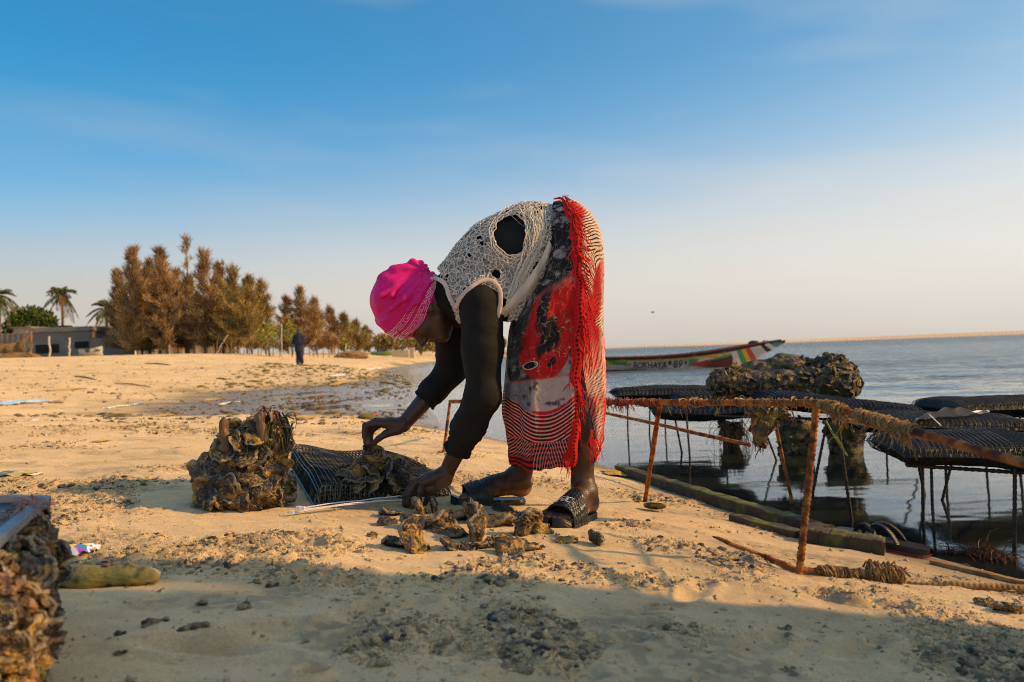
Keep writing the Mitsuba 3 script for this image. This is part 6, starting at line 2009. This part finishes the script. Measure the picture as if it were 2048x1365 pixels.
mat("boat_paint_mat", lambda p, n, uv: mix((.50, .48, .44), (.06, .10, .08), smoothstep(.45, .55, fbm(p.x * 2.2, p.y * 2, p.z * 4, 2))), rough=.7)
mat("green_boat_mat", lambda p, n, uv: mix((.10, .30, .08), (.30, .34, .16), fbm(p.x * 2.2, p.y * 2, p.z * 4, 2)), rough=.7)
mat("blue_tarp_mat", lambda p, n, uv: mix((.09, .22, .52), (.24, .36, .62), fbm(p.x * 2, p.y * 2, p.z * 2, 3)), rough=.7)
mat("red_boat_mat", lambda p, n, uv: mix((.36, .16, .13), (.55, .50, .46), smoothstep(.4, .6, noise(p.x * 2.5, p.y * 2, p.z * 5))), rough=.7)
small_boat(160, 207, 697, 712, 50, "boat_paint_mat", "small dark and white boat drawn up before the dark wall")
small_boat(742, 788, 703, 711, 88, "green_boat_mat", "green boat drawn up in front of the blue stall")
small_boat(976, 1013, 704, 715, 100, "red_boat_mat", "pale red boat far off between the woman's arm and skirt")
small_boat(938, 962, 712, 720, 80, "red_boat_mat", "little red boat far off between the woman's arms")
k = thing("beach_stall", "small blue tarp stall behind the green boat", "stall")
a, b = at(752, 690, 92), at(774, 706, 92)
zb = gz(a[0], 92)
part(k, "tarp", box([a[0], 92, zb], [b[0], 94, a[2] + .1]), "blue_tarp_mat", False)
part(k, "roof", box([a[0] - .2, 91.7, a[2] + .1], [b[0] + .2, 94.3, a[2] + .2]), "pale_post_mat", False)
for x in (a[0] - .1, b[0] + .1):
    part(k, "pole", sweep([[x, 91.75, zb], [x, 91.75, a[2] + .1]], .05, 6), "brown_post_mat", True)
tag("straw_heap", "yellowish straw heap right of the second clump of trees", "heap")
c = foot_at(703, 66)
hb_ = blob(1, 3, .35, 2.2, 8, (1.3, .7, .42))
put(name("straw_heap"), TM(np.asarray(hb_.vertices) + c + [0, 0, .2], hb_.faces), "straw_mat", True)

# ------------------------------------------------------------------ the painted pirogue
PYD = 26.5
ST = np.array([(1030, 715, 742, .50), (1120, 717, 743, .55), (1215, 717, 743, .56), (1300, 715, 743, .54), (1360, 711, 743, .48), (1420, 704, 741, .38), (1465, 697, 734, .28), (1500, 691, 718, .19), (1535, 686, 701, .12), (1570, 680.5, 684.5, .045)], float)
pn_ = 120
sx_ = np.linspace(1030, 1570, pn_)
pc = PchipInterpolator(ST[:, 0], ST[:, 1:])
SV_ = pc(sx_)


def hull_pt(px, v, side=-1, o=0.0):
    """v: 0 at the bottom, 1 at the sheer; side -1 is the side facing the beach"""
    sh, bo, bm_ = pc(px)[..., 0], pc(px)[..., 1], pc(px)[..., 2]
    y = bo + (sh - bo) * v
    w = bm_ * (.55 + .45 * np.maximum(v, 0)**.8)
    Yd = PYD + side * (w + o)
    base = np.stack([at(float(a), float(b), PYD) for a, b in zip(np.ravel(px), np.ravel(y))]).reshape(np.shape(px) + (3,))
    base[..., 1] = Yd
    return base


def pirogue_color(p, n, uv):
    x, v = uv.x * 1000.0 + 1000.0, uv.y
    w = fbm(p.x * 2.0, p.z * 6.0, 3.0, 3) - .5
    w2 = noise(p.x * 7.0, p.z * 14.0, 1.0) - .5
    maroon, yellow, white, green, red, blue, black = [mi.Color3f(*q) for q in ((.075, .018, .014), (.55, .33, .03), (.52, .46, .40), (.05, .22, .07), (.42, .05, .035), (.07, .16, .30), (.022, .02, .02))]
    c = mix(yellow, green, smoothstep(.0, .12, dr.sin(x * .045 + v * 3.2) * .25 + w) * smoothstep(1262.0, 1248.0, x))
    c = mix(c, white * .9, smoothstep(.5, .42, v + w * .4) * smoothstep(1262.0, 1240.0, x))
    panel = smoothstep(1249.0, 1253.0, x + 6 * w) * smoothstep(1376.0, 1368.0, x)
    c = mix(c, white * (0.8 + .5 * w2), panel)
    mot = mix(mix(white, red * 1.1, smoothstep(-.05, .05, w + .4 * w2)), mix(blue, green, smoothstep(.5, .55, noise(p.x * 4.0, p.z * 9.0, 8.0))), smoothstep(.02, .10, noise(p.x * 5.0, p.z * 11.0, 4.0) - .5))
    c = mix(c, mot, smoothstep(1368.0, 1376.0, x))
    c = mix(c, green, smoothstep(.04, .10, .12 - dr.abs(v - .62 - (x - 1430) * .004)) * smoothstep(1408.0, 1415.0, x) * smoothstep(1468.0, 1455.0, x))
    c = mix(c, maroon * 1.4, smoothstep(.50, .44, v - (x - 1390) * .0028) * smoothstep(1378.0, 1420.0, x) * smoothstep(1464.0, 1460.0, x))
    c = mix(c, yellow * .9, smoothstep(.72, .76, v) * smoothstep(1470.0, 1440.0, x) * smoothstep(1225.0, 1235.0, x))
    d = x + (v - .5) * 14
    for (lo, hi, q) in [(1462, 1474, white), (1474, 1484, green), (1484, 1492, yellow), (1492, 1502, red), (1502, 1524, white * .85), (1524, 1533, black), (1533, 1543, white), (1543, 1552, blue), (1552, 1558, green), (1558, 1580, maroon * 1.5)]:
        c = mix(c, q, smoothstep(lo - 1.0, lo + 1.0, d) * smoothstep(hi + 1.0, hi - 1.0, d))
    c = mix(c, black, smoothstep(.17, .12, v + .1 * w) * smoothstep(1395.0, 1370.0, x))
    c = mix(c, maroon, smoothstep(.83, .87, v) * smoothstep(1540.0, 1520.0, x))
    return c * (.75 + .5 * (w + .5))


mat("pirogue_mat", pirogue_color, rough=.6, spec=.35)
PG = thing("pirogue", "long painted wooden pirogue with raised bow floating on the lagoon", "boat")
vs = np.linspace(-.25, 1, 14)
for side, nm in ((-1, "hull"), (1, "far_hull")):
    G_ = np.stack([hull_pt(sx_, np.full(pn_, v), side) for v in vs])
    uvh = np.stack([np.broadcast_to((sx_ - 1000) / 1000, (14, pn_)), np.broadcast_to(vs[:, None], (14, pn_))], -1).reshape(-1, 2)
    part(PG, nm, TM(G_.reshape(-1, 3), grid_faces(14, pn_)), "pirogue_mat", True, uv=uvh)
mat("maroon_mat", (.085, .020, .016), rough=.6)
rail = [hull_pt(sx_, np.full(pn_, 1.0), s) + [0, 0, .02] for s in (-1, 1)]
for r_ in rail:
    part(PG, "gunwale", sweep(r_[::3], .035, 6), "maroon_mat", True)
fl = np.stack([hull_pt(sx_, np.full(pn_, .45), -1), hull_pt(sx_, np.full(pn_, .45), 1)])
part(PG, "floor", TM(fl.reshape(-1, 3), grid_faces(2, pn_)), "brown_post_mat", True)
for px in (1080, 1160, 1240, 1310, 1380, 1440):
    a, b = hull_pt(np.array([float(px)]), np.array([.9]), -1)[0], hull_pt(np.array([float(px)]), np.array([.9]), 1)[0]
    part(PG, "thwart", box([a[0] - .1, a[1], a[2] - .03], [a[0] + .1, b[1], a[2] + .02]), "brown_post_mat", False)
a, b = at(1525, 681, PYD), at(1536, 697, PYD)
part(PG, "bow_block", box([a[0] + .04, PYD - .13, b[2] + .08], [b[0] - .02, PYD + .13, a[2]]), "pale_post_mat", False, label="pale block standing across the bow")
a, b = at(1496, 682, PYD), at(1518, 691, PYD)
part(PG, "net_pile", TM(np.asarray(blob(1, 2, .3, 2, 4).vertices) * [(b[0] - a[0]) / 2, .2, (a[2] - b[2]) / 2] + (a + b) / 2, blob(1, 2, .3, 2, 4).faces), "dark_iron_mat", True)
mat("letter_mat", (.035, .018, .014), rough=.6)


def on_hull(m, px0, px1, v0, v1):
    v = np.asarray(m.vertices)
    lo, hi = v.min(0), v.max(0)
    px = px0 + (v[:, 0] - lo[0]) / (hi[0] - lo[0]) * (px1 - px0)
    q = v0 + (v[:, 1] - lo[1]) / (hi[1] - lo[1]) * (v1 - v0)
    return TM(np.stack([hull_pt(np.array([a]), np.array([b]), -1, .012)[0] for a, b in zip(px, q)]), m.faces)


part(PG, "lettering", on_hull(meshkit.text_mesh("ROKHAYA", 1.0, .01, True), 1263, 1329, .24, .68), "letter_mat", False, label="painted name in dark capitals")
from shapely.geometry import Polygon
a_ = np.linspace(0, 2 * math.pi, 40)
heart = trimesh.creation.extrude_polygon(Polygon(np.stack([16 * np.sin(a_) ** 3, 13 * np.cos(a_) - 5 * np.cos(2 * a_) - 2 * np.cos(3 * a_) - np.cos(4 * a_)], 1)[:-1]), .1, engine="earcut")
part(PG, "heart", on_hull(heart, 1331.5, 1338, .38, .70), "letter_mat", False)
part(PG, "number", on_hull(meshkit.text_mesh("89", 1.0, .01, True), 1342, 1360, .24, .72), "letter_mat", False, label="painted number in dark figures")
dia = trimesh.creation.extrude_polygon(Polygon([(0, 1), (.7, 0), (0, -1), (-.7, 0)]), .1, engine="earcut")
mat("orange_mat", (.40, .16, .05), rough=.6)
part(PG, "ornament", on_hull(dia, 1364, 1369, .40, .66), "maroon_mat", False)
part(PG, "ornament", on_hull(dia, 1251.5, 1258.5, .34, .66), "orange_mat", False)

# ------------------------------------------------------------------ the distant walker
wy_ = ground(599, 730)
fb_ = np.array([wy_[0], wy_[1], gz(wy_[0], wy_[1])])
Hh = at(599, 661, wy_[1])[2] - fb_[2]
s_ = Hh / 1.70


def wp(x, y, z):
    return fb_ + np.array([x, y, z]) * s_


wb = Body(fb_ - [.6, .6, .1], fb_ + [.6, .6, 2.0], .022)
wb.chain([wp(.06, .0, .88), wp(.09, -.10, .48), wp(.10, .05, .07)], [.10, .07, .05], .03).chain([wp(-.06, 0, .88), wp(-.05, .06, .48), wp(-.03, -.12, .06)], [.10, .07, .05], .03)
wb.cone(wp(.10, .05, .05), wp(.11, -.10, .03), .045, .035, .02).cone(wp(-.03, -.12, .05), wp(-.03, -.26, .03), .045, .035, .02)
wb.chain([wp(0, 0, .90), wp(0, 0, 1.15), wp(0, 0, 1.38)], [.13, .13, .14], .05)
wb.chain([wp(.19, 0, 1.38), wp(.25, -.02, 1.12), wp(.10, -.16, 1.02)], [.06, .05, .04], .03).chain([wp(-.19, 0, 1.38), wp(-.25, -.02, 1.12), wp(-.08, -.16, 1.05)], [.06, .05, .04], .03)
wb.cone(wp(0, 0, 1.42), wp(0, -.01, 1.58), .06, .095, .03)
WK = thing("person", "person in dark blue hood, tunic and trousers walking far off on the beach", "person")
wm = relax(wb.mesh(), 2)
part(WK, "body", wm, "skin_mat", True, color=np.tile([[.07, .035, .02]], (len(wm.vertices), 1)))
mat("navy_mat", lambda p, n, uv: mix((.010, .013, .032), (.022, .027, .060), noise(p.x * 9, p.y * 9, p.z * 9)), rough=.85)
tb_ = Body(fb_ - [.6, .6, .1], fb_ + [.6, .6, 2.0], .022)
tb_.chain([wp(0, 0, .72), wp(0, 0, 1.10), wp(0, 0, 1.40)], [.19, .17, .165], .05).chain([wp(.19, 0, 1.38), wp(.26, -.02, 1.12), wp(.11, -.15, 1.03)], [.085, .075, .065], .04).chain([wp(-.19, 0, 1.38), wp(-.26, -.02, 1.12), wp(-.09, -.15, 1.06)], [.085, .075, .065], .04)
tb_.cut(wp(0, 0, .66), [0, 0, -1])
part(WK, "tunic", displace(relax(tb_.mesh(), 2), .03, 7, 5), "navy_mat", True)
hb2 = Body(fb_ - [.6, .6, .1], fb_ + [.6, .6, 2.0], .022)
hb2.cone(wp(0, .02, 1.40), wp(0, .02, 1.60), .12, .105, .03).carve(wp(0, -.12, 1.58), (.07, .07, .09))
part(WK, "hood", relax(hb2.mesh(), 2), "navy_mat", True)
lb2 = Body(fb_ - [.6, .6, .1], fb_ + [.6, .6, 2.0], .022)
lb2.chain([wp(.07, .0, .88), wp(.10, -.10, .48), wp(.11, .05, .15)], [.12, .095, .085], .02).chain([wp(-.07, 0, .88), wp(-.06, .06, .48), wp(-.04, -.11, .14)], [.12, .095, .085], .02)
part(WK, "trousers", relax(lb2.mesh(), 2), "navy_mat", True)
tag("bird", "small dark bird flying low over the lagoon", "bird")
bp = at(1305, 625, 60)
put(name("bird"), cat([TM(np.asarray(blob(1, 1, .1, 1, 1).vertices) * [.14, .05, .045] + bp, blob(1, 1, .1, 1, 1).faces), sweep([bp, bp + [.03, -.16, .05], bp + [.08, -.33, .01]], [.05, .04, .01], 4, flat=.3), sweep([bp, bp + [.03, .16, .05], bp + [.08, .33, .01]], [.05, .04, .01], 4, flat=.3)]), "dark_iron_mat", True)
# ------------------------------------------------------------------ crumbs of sand, clods and litter on the beach
rc = np.random.default_rng(500)
mat("crumb_mat", lambda p, n, uv: mix((.20, .155, .092), (.52, .39, .215), smoothstep(.22, .5, noise(p.x * 33, p.y * 33, p.z * 10))), rough=.9,
    bump=(lambda p, n, uv: noise(p.x * 500, p.y * 500, p.z * 500), .0005, .001))
mat("dark_clod_mat", lambda p, n, uv: mix((.050, .044, .036), (.30, .23, .142), smoothstep(.30, .66, fbm(p.x * 70, p.y * 70, p.z * 70, 2))), rough=.8, bump=(lambda p, n, uv: fbm(p.x * 260, p.y * 260, p.z * 260, 2), .0006, .003))


def scatter(n, ylo, yhi, dens, power=1.6):
    """points on the beach, thicker near the camera and where the clods gather"""
    out = np.zeros((0, 2))
    while len(out) < n:
        y = ylo + (yhi - ylo) * rc.random(60000) ** power
        x = (rc.random(60000) * 2 - 1) * (y * .72 + .3)
        s = shore_distance(x, y)
        ok = (s > .06) & (rc.random(60000) < dens(x, y, s))
        out = np.vstack([out, np.stack([x, y], -1)[ok]])
    return out[:n]


def heap_of(points, size, m_, key, label, sub=1, amp=.35, flat=.75, sink=.2):
    if sub < 0:                                                                       # the smallest are jagged octahedra
        o_ = np.array([[1, 0, 0], [0, 1, 0], [-1, 0, 0], [0, -1, 0], [0, 0, 1], [0, 0, -1]], float)
        protos = [o_ * (1 + .35 * rc.normal(size=(6, 1))) + .15 * rc.normal(size=(6, 3)) for s in range(5)]
        fs = np.array([[0, 1, 4], [1, 2, 4], [2, 3, 4], [3, 0, 4], [1, 0, 5], [2, 1, 5], [3, 2, 5], [0, 3, 5]])
    else:
        protos = [np.asarray(displace(blob(1, sub, amp, 2.2, s), .18, 3, s).vertices) for s in range(5)]
        fs = np.asarray(blob(1, sub, amp, 2.2, 0).faces)
    z = height0(points[:, 0], points[:, 1]) + relief(points[:, 0], points[:, 1])
    V, Fc, o = [], [], 0
    for (x, y), zz, s in zip(points, z, size):
        v = protos[rc.integers(0, 5)] * s * [rc.uniform(.8, 1.3), rc.uniform(.8, 1.3), flat]
        a = rc.uniform(0, 6.28); c, sn = math.cos(a), math.sin(a)
        v = np.stack([v[:, 0] * c - v[:, 1] * sn, v[:, 0] * sn + v[:, 1] * c, v[:, 2]], -1)
        V.append(v + [x, y, zz + s * flat * (.5 - sink)]); Fc.append(fs + o); o += len(v)
    put(name(key), TM(np.vstack(V), np.vstack(Fc)), m_, sub >= 0, label=label, kind="stuff")


P_ = scatter(52000, .95, 6.5, lambda x, y, s: clod_density(x, y) ** 1.3 * .9 + .016, 2.0)
heap_of(P_, np.clip(rc.lognormal(-6.0, .55, len(P_)), .0014, .0095) * (1 + .12 * P_[:, 1]), "crumb_mat", "sand_crumbs", "crumbs of damp sand thrown up all over the beach", -1, .5, .55)
P_ = scatter(2400, 1.0, 9, lambda x, y, s: np.maximum(clod_density(x, y) - .35, 0) * (meshkit.noise(np.stack([x * 7, y * 7, x * 0], -1), 6) > .52))
heap_of(P_, np.clip(rc.lognormal(-5.5, .45, len(P_)), .0028, .011) * (1 + .08 * P_[:, 1]), "dark_clod_mat", "mud_crumbs", "small dark mud crumbs among the sand", 1, .55)
P_ = scatter(1700, 7, 34, lambda x, y, s: clod_density(x, y) * .6 + .03 + .5 * (s < 4) * (y > 9) * (y < 26) * (meshkit.noise(np.stack([x * .8, y * .4, x * 0], -1), 3) > .5), 1.0)
heap_of(P_, np.clip(rc.lognormal(-4.0, .5, len(P_)), .008, .060), "dark_clod_mat", "far_clods", "dark clods and weed dotting the wet flats", 1, .35, .5)
mat("algae_mat", lambda p, n, uv: mix((.10, .085, .018), (.24, .17, .035), noise(p.x * 9, p.y * 9, p.z * 9)), rough=.8)
P_ = scatter(900, 8, 36, lambda x, y, s: (.05 + .6 * (y > 20)) * (s < 5.5) * (s > -.3), 1.0)
heap_of(P_, np.clip(rc.lognormal(-3.3, .5, len(P_)), .015, .12), "algae_mat", "algae_tufts", "olive and yellow weed lying on the wet flats", 1, .4, .35)
# single dark clods that stand out
for i, (px, py, w, lb) in enumerate([(403, 1207, 22, "round dark clod left of the middle foreground"), (488, 1215, 34, "dark double clod right of the round one in the foreground"), (238, 1306, 26, "dark ball of mud near the tray's foot"), (240, 1276, 26, "dark clod just above the dark ball of mud"),
                                     (300, 1248, 40, "dark lump left of the clod cluster in the foreground"), (330, 1246, 22, "dark lump right of the long one in the foreground"), (372, 1262, 30, "dark lump over the crescent ridge"), (398, 1258, 30, "dark lump at the right end of the crescent ridge"),
                                     (1080, 1298, 46, "big dark clod at the bottom right of the middle"), (1110, 1302, 30, "dark clod right of the big bottom one"), (1040, 1318, 50, "low dark clod left of the big bottom one"), (1148, 1294, 16, "small dark clod alone at the bottom"), (704, 1276, 22, "brownish clod left in the bottom heap"), (730, 1272, 26, "brownish clod in the middle of the bottom heap"), (762, 1270, 30, "brownish clod right in the bottom heap"),
                                     (780, 1306, 26, "brownish clod low in the bottom heap"), (745, 1318, 40, "largest brownish clod of the bottom heap"), (1082, 1198, 20, "clod half way up right of centre"), (542, 1168, 26, "small clod in the shade line left of centre"), (1290, 1225, 12, "tiny dark clod by the pit"), (1245, 1118, 16, "dark clod in front of the lone oyster"), (1298, 1042, 14, "small clod below the little tray"), (1570, 1238, 30, "flat dark clod at the lower right")]):
    c = on_ground(px, py + w * .3)
    r = w * mpx(c[1]) * .44
    lumps = []
    for j in range(7):                                                                # a crumbly clod: several ragged lumps stuck together
        m = displace(blob(1, 2, .34, 2.4, 70 + i * 7 + j, (1, .85, .75)), .20, 4, i + j)
        lumps.append(TM(np.asarray(m.vertices) * rc.uniform(.32, .66) + rc.normal(size=3) * [.50, .42, .16] * (j > 0), m.faces))
    m = cat(lumps)
    tag("mud_clod" if "mud_clod" not in used else f"mud_clod_{used['mud_clod']:03d}", lb, "clod", "single dark clods on the sand")
    put(name("mud_clod"), TM(np.asarray(m.vertices) * r + c + [0, 0, r * .20], m.faces), "dark_clod_mat" if i < 12 or i > 17 else "crumb_mat", True)

# ------------------------------------------------------------------ litter
mat("blue_paper_mat", lambda p, n, uv: mix((.25, .52, .68), (.62, .70, .74), smoothstep(.4, .6, fbm(p.x * 9, p.y * 9, p.z * 9, 2))), rough=.6)
mat("yellow_paper_mat", lambda p, n, uv: mix((.62, .40, .03), (.55, .30, .02), noise(p.x * 20, p.y * 20, p.z * 20)), rough=.5)
mat("green_scrap_mat", (.10, .36, .22), rough=.5)
mat("red_scrap_mat", (.48, .05, .03), rough=.5)
mat("gold_foil_mat", lambda p, n, uv: mix((.55, .42, .06), (.12, .14, .05), smoothstep(.45, .6, fbm(p.x * 22, p.y * 22, p.z * 22, 2))), rough=.25, spec=.7)
mat("white_scrap_mat", (.72, .68, .60), rough=.6)
GL = "plastic litter on the beach"
for i, (px, py, w, h, m_, lb, hg) in enumerate([
    (16, 806, 92, 16, "blue_paper_mat", "pale blue sheet at the left edge of the beach", .12), (22, 952, 72, 22, "gold_foil_mat", "gold and green foil wrapper at the left edge", .35), (70, 950, 22, 10, "white_scrap_mat", "white scrap beside the gold foil wrapper", .4),
    (604, 838, 50, 10, "yellow_paper_mat", "larger yellow wrapper between the clump and the flats", .25), (644, 845, 10, 6, "yellow_paper_mat", "tiny yellow scrap right of the larger yellow wrapper", .3), (460, 836, 34, 8, "green_scrap_mat", "green scrap just behind the left stake", .3),
    (744, 832, 18, 9, "red_scrap_mat", "red scrap at the edge of the wet flats", .6), (328, 836, 36, 10, "yellow_paper_mat", "yellow wrapper left of the clump", .3), (205, 882, 22, 10, "yellow_paper_mat", "crumpled yellow scrap among the clods at the left", .5),
    (130, 780, 32, 6, "yellow_paper_mat", "yellow strip far up the beach at the left", .15), (272, 808, 10, 6, "blue_paper_mat", "small blue scrap up the beach", .4), (234, 815, 11, 8, "white_scrap_mat", "white lump up the beach left of the blue scrap", .9), (65, 844, 10, 5, "white_scrap_mat", "small white scrap near the left clods", .6),
    (457, 808, 12, 9, "white_scrap_mat", "white lump behind the clump", .8), (528, 774, 16, 5, "yellow_paper_mat", "yellow scrap before the walking person", .3), (676, 768, 26, 6, "yellow_paper_mat", "yellow scrap on the wet flats below the scarf", .3), (680, 751, 18, 5, "white_scrap_mat", "white scrap on the flats", .3), (425, 799, 22, 5, "yellow_paper_mat", "thin yellow scrap behind the clump", .2), (290, 966, 20, 12, "gold_foil_mat", "golden shell piece left of the clump", .6), (570, 846, 10, 5, "white_scrap_mat", "tiny white scrap right of the clump", .4), (748, 738, 8, 5, "white_scrap_mat", "white speck far along the flats", .5)]):
    crumple(px, py, w, h, 900 + i, m_, lb, "litter", "plastic_scrap", hg, GL)

# mossy log, coloured wrapper
a, b = on_ground(60, 1180), on_ground(320, 1172)
t = np.linspace(0, 1, 60)[:, None]
pth = a * (1 - t) + b * t
pth[:, 2] = np.linspace(a[2], b[2], 60) + .017 + .003 * np.sin(np.arange(60) * .21)
lg = displace(sweep(pth, (.023 + .002 * np.sin(t[:, 0] * 19)) * np.interp(t[:, 0], [0, .6, .9, .97, 1], [1.05, 1.1, .95, .62, .22]), 22), .009, 22, 4)
mat("log_mat", lambda p, n, uv: mix(mix((.16, .14, .032), (.40, .31, .08), fbm(p.x * 30, p.y * 30, p.z * 30, 3)), mix((.050, .055, .012), (.50, .40, .24), smoothstep(.62, .68, fbm(p.x * 22 + 9, p.y * 22, p.z * 22, 2))), smoothstep(.44, .60, fbm(p.x * 26, p.y * 26, p.z * 26, 3))), rough=.6,
    bump=(lambda p, n, uv: fbm(p.x * 120, p.y * 120, p.z * 120, 3), .001, .004))
LG = thing("mossy_log", "mossy green log lying in the sand beside the tray", "log")
part(LG, "wood", lg, "log_mat", True)
for k in range(5):
    q = pth[8 + k * 9] + [0, rc.normal() * .006, .024]
    m = blob(1, 2, .25, 2, 90 + k, (1, .8, .35))
    part(LG, "limpet", TM(np.asarray(m.vertices) * rc.uniform(.005, .009) + q, m.faces), "pale_shell_mat", True)
a, b = on_ground(132, 1118), on_ground(208, 1090)
u, v = np.meshgrid(np.linspace(0, 1, 40), np.linspace(-1, 1, 18))
wd = np.array([b - a])[0]
ax = wd / np.linalg.norm(wd); sd = np.cross([0, 0, 1.0], ax); sd /= np.linalg.norm(sd)
wpnt = a + ax * (u * np.linalg.norm(wd) * 1.05 - .03)[..., None] + sd * (v * .028 * (1 - .75 * u**3))[..., None]
wpnt[..., 2] += .006 + (1 - v * v) * .018 * (1 - u**2 * .8) + .004 * np.sin(u * 19 + v * 5)


def wrap_color(p, n, uv):
    u_, v_ = uv.x, uv.y
    w = noise(u_ * 9, v_ * 5, 2.0); w2 = noise(u_ * 14 + 5, v_ * 7, 7.0)
    c = mix((.80, .80, .84), (.05, .22, .62), smoothstep(.50, .62, w) * smoothstep(.75, .5, u_))
    c = mix(c, (.48, .04, .46), smoothstep(.52, .62, w2) * smoothstep(.45, .35, v_) * smoothstep(.2, .3, u_))
    c = mix(c, (.06, .34, .10), smoothstep(.62, .7, w2) * smoothstep(.5, .7, v_))
    return mix(c, (.82, .66, .01), smoothstep(.11, .08, dr.abs(v_ - .50 - .08 * u_)) + smoothstep(.88, .92, v_) * smoothstep(.5, .3, u_))


mat("wrapper_mat", wrap_color, rough=.25, spec=.6)
WR = thing("snack_wrapper", "crumpled white, yellow, purple and blue wrapper beside the tray", "wrapper")
part(WR, "sheet", TM(wpnt.reshape(-1, 3), grid_faces(18, 40)), "wrapper_mat", True, uv=np.stack([u, v * .5 + .5], -1).reshape(-1, 2))
# sticks on the sand and driftwood
for i, (x0, y0, x1, y1, r, lb) in enumerate([(150, 754, 192, 760, .05, "dark stick lying far up the beach"), (290, 728, 340, 731, .07, "longer dark stick farthest up the beach"), (230, 768, 300, 775, .035, "thin stick among the weed up the beach"), (196, 832, 220, 834, .03, "short dark stick at the left"), (98, 809, 126, 808, .035, "dark piece of wood by the blue sheet"), (1030, 758, 1075, 760, .03, "dark stick behind the skirt")]):
    a, b = on_ground(x0, y0), on_ground(x1, y1)
    if a[2] <= 0: continue
    tag("driftwood" if "driftwood" not in used else f"driftwood_{used['driftwood']:03d}", lb, "stick", "sticks lying on the beach")
    put(name("driftwood"), sweep([a + [0, 0, .01], (a + b) / 2 + [0, 0, .03], b + [0, 0, .01]], [r * .6, r, r * .5], 7, flat=.6), "brown_post_mat", True)

# ------------------------------------------------------------------ the beached pirogue and net post out of the frame to the right: their shade falls across the foreground
PB = thing("beached_boat", "large wooden boat drawn up out of the frame on the right", "boat")
xs = np.linspace(0, 1, 30)
ring = [(0, 0), (.5, .02), (.85, .45), (1, 1), (.93, 1), (.78, .45), (.45, .1), (0, .1)]
ring = ring + [(-w, z) for w, z in ring[-2:0:-1]]
v = []
for q in xs:
    wd_ = .76 * min(1.0, .5 + q * 9) * (1 - .8 * max(q - .7, 0) ** 1.2)
    for w, z in ring:
        v.append([1.95 + q * 7.0, .46 + w * wd_, -.12 + z * (1.75 + .85 * np.clip(1 - q * 1.6, 0, 1) ** 1.5)])
part(PB, "hull", TM(np.array(v), grid_faces(30, len(ring), True)), "boat_paint_mat", 50)
for q in (.35, .6, .8):
    part(PB, "thwart", box([1.95 + q * 7 - .12, .2, 1.1], [1.95 + q * 7 + .12, 1.24, 1.16]), "brown_post_mat", False)
NP = thing("net_post", "post with a rolled net out of the frame on the right", "post")
part(NP, "post", sweep([[2.30, 1.40, -.3], [2.28, 1.41, 2.4]], .07, 12), "brown_post_mat", True)
part(NP, "net", displace(sweep([[2.30, 1.40, .25], [2.29, 1.405, 1.1], [2.28, 1.41, 2.3]], [.11, .125, .10], 14), .02, 7, 3), "brown_net_mat", True)
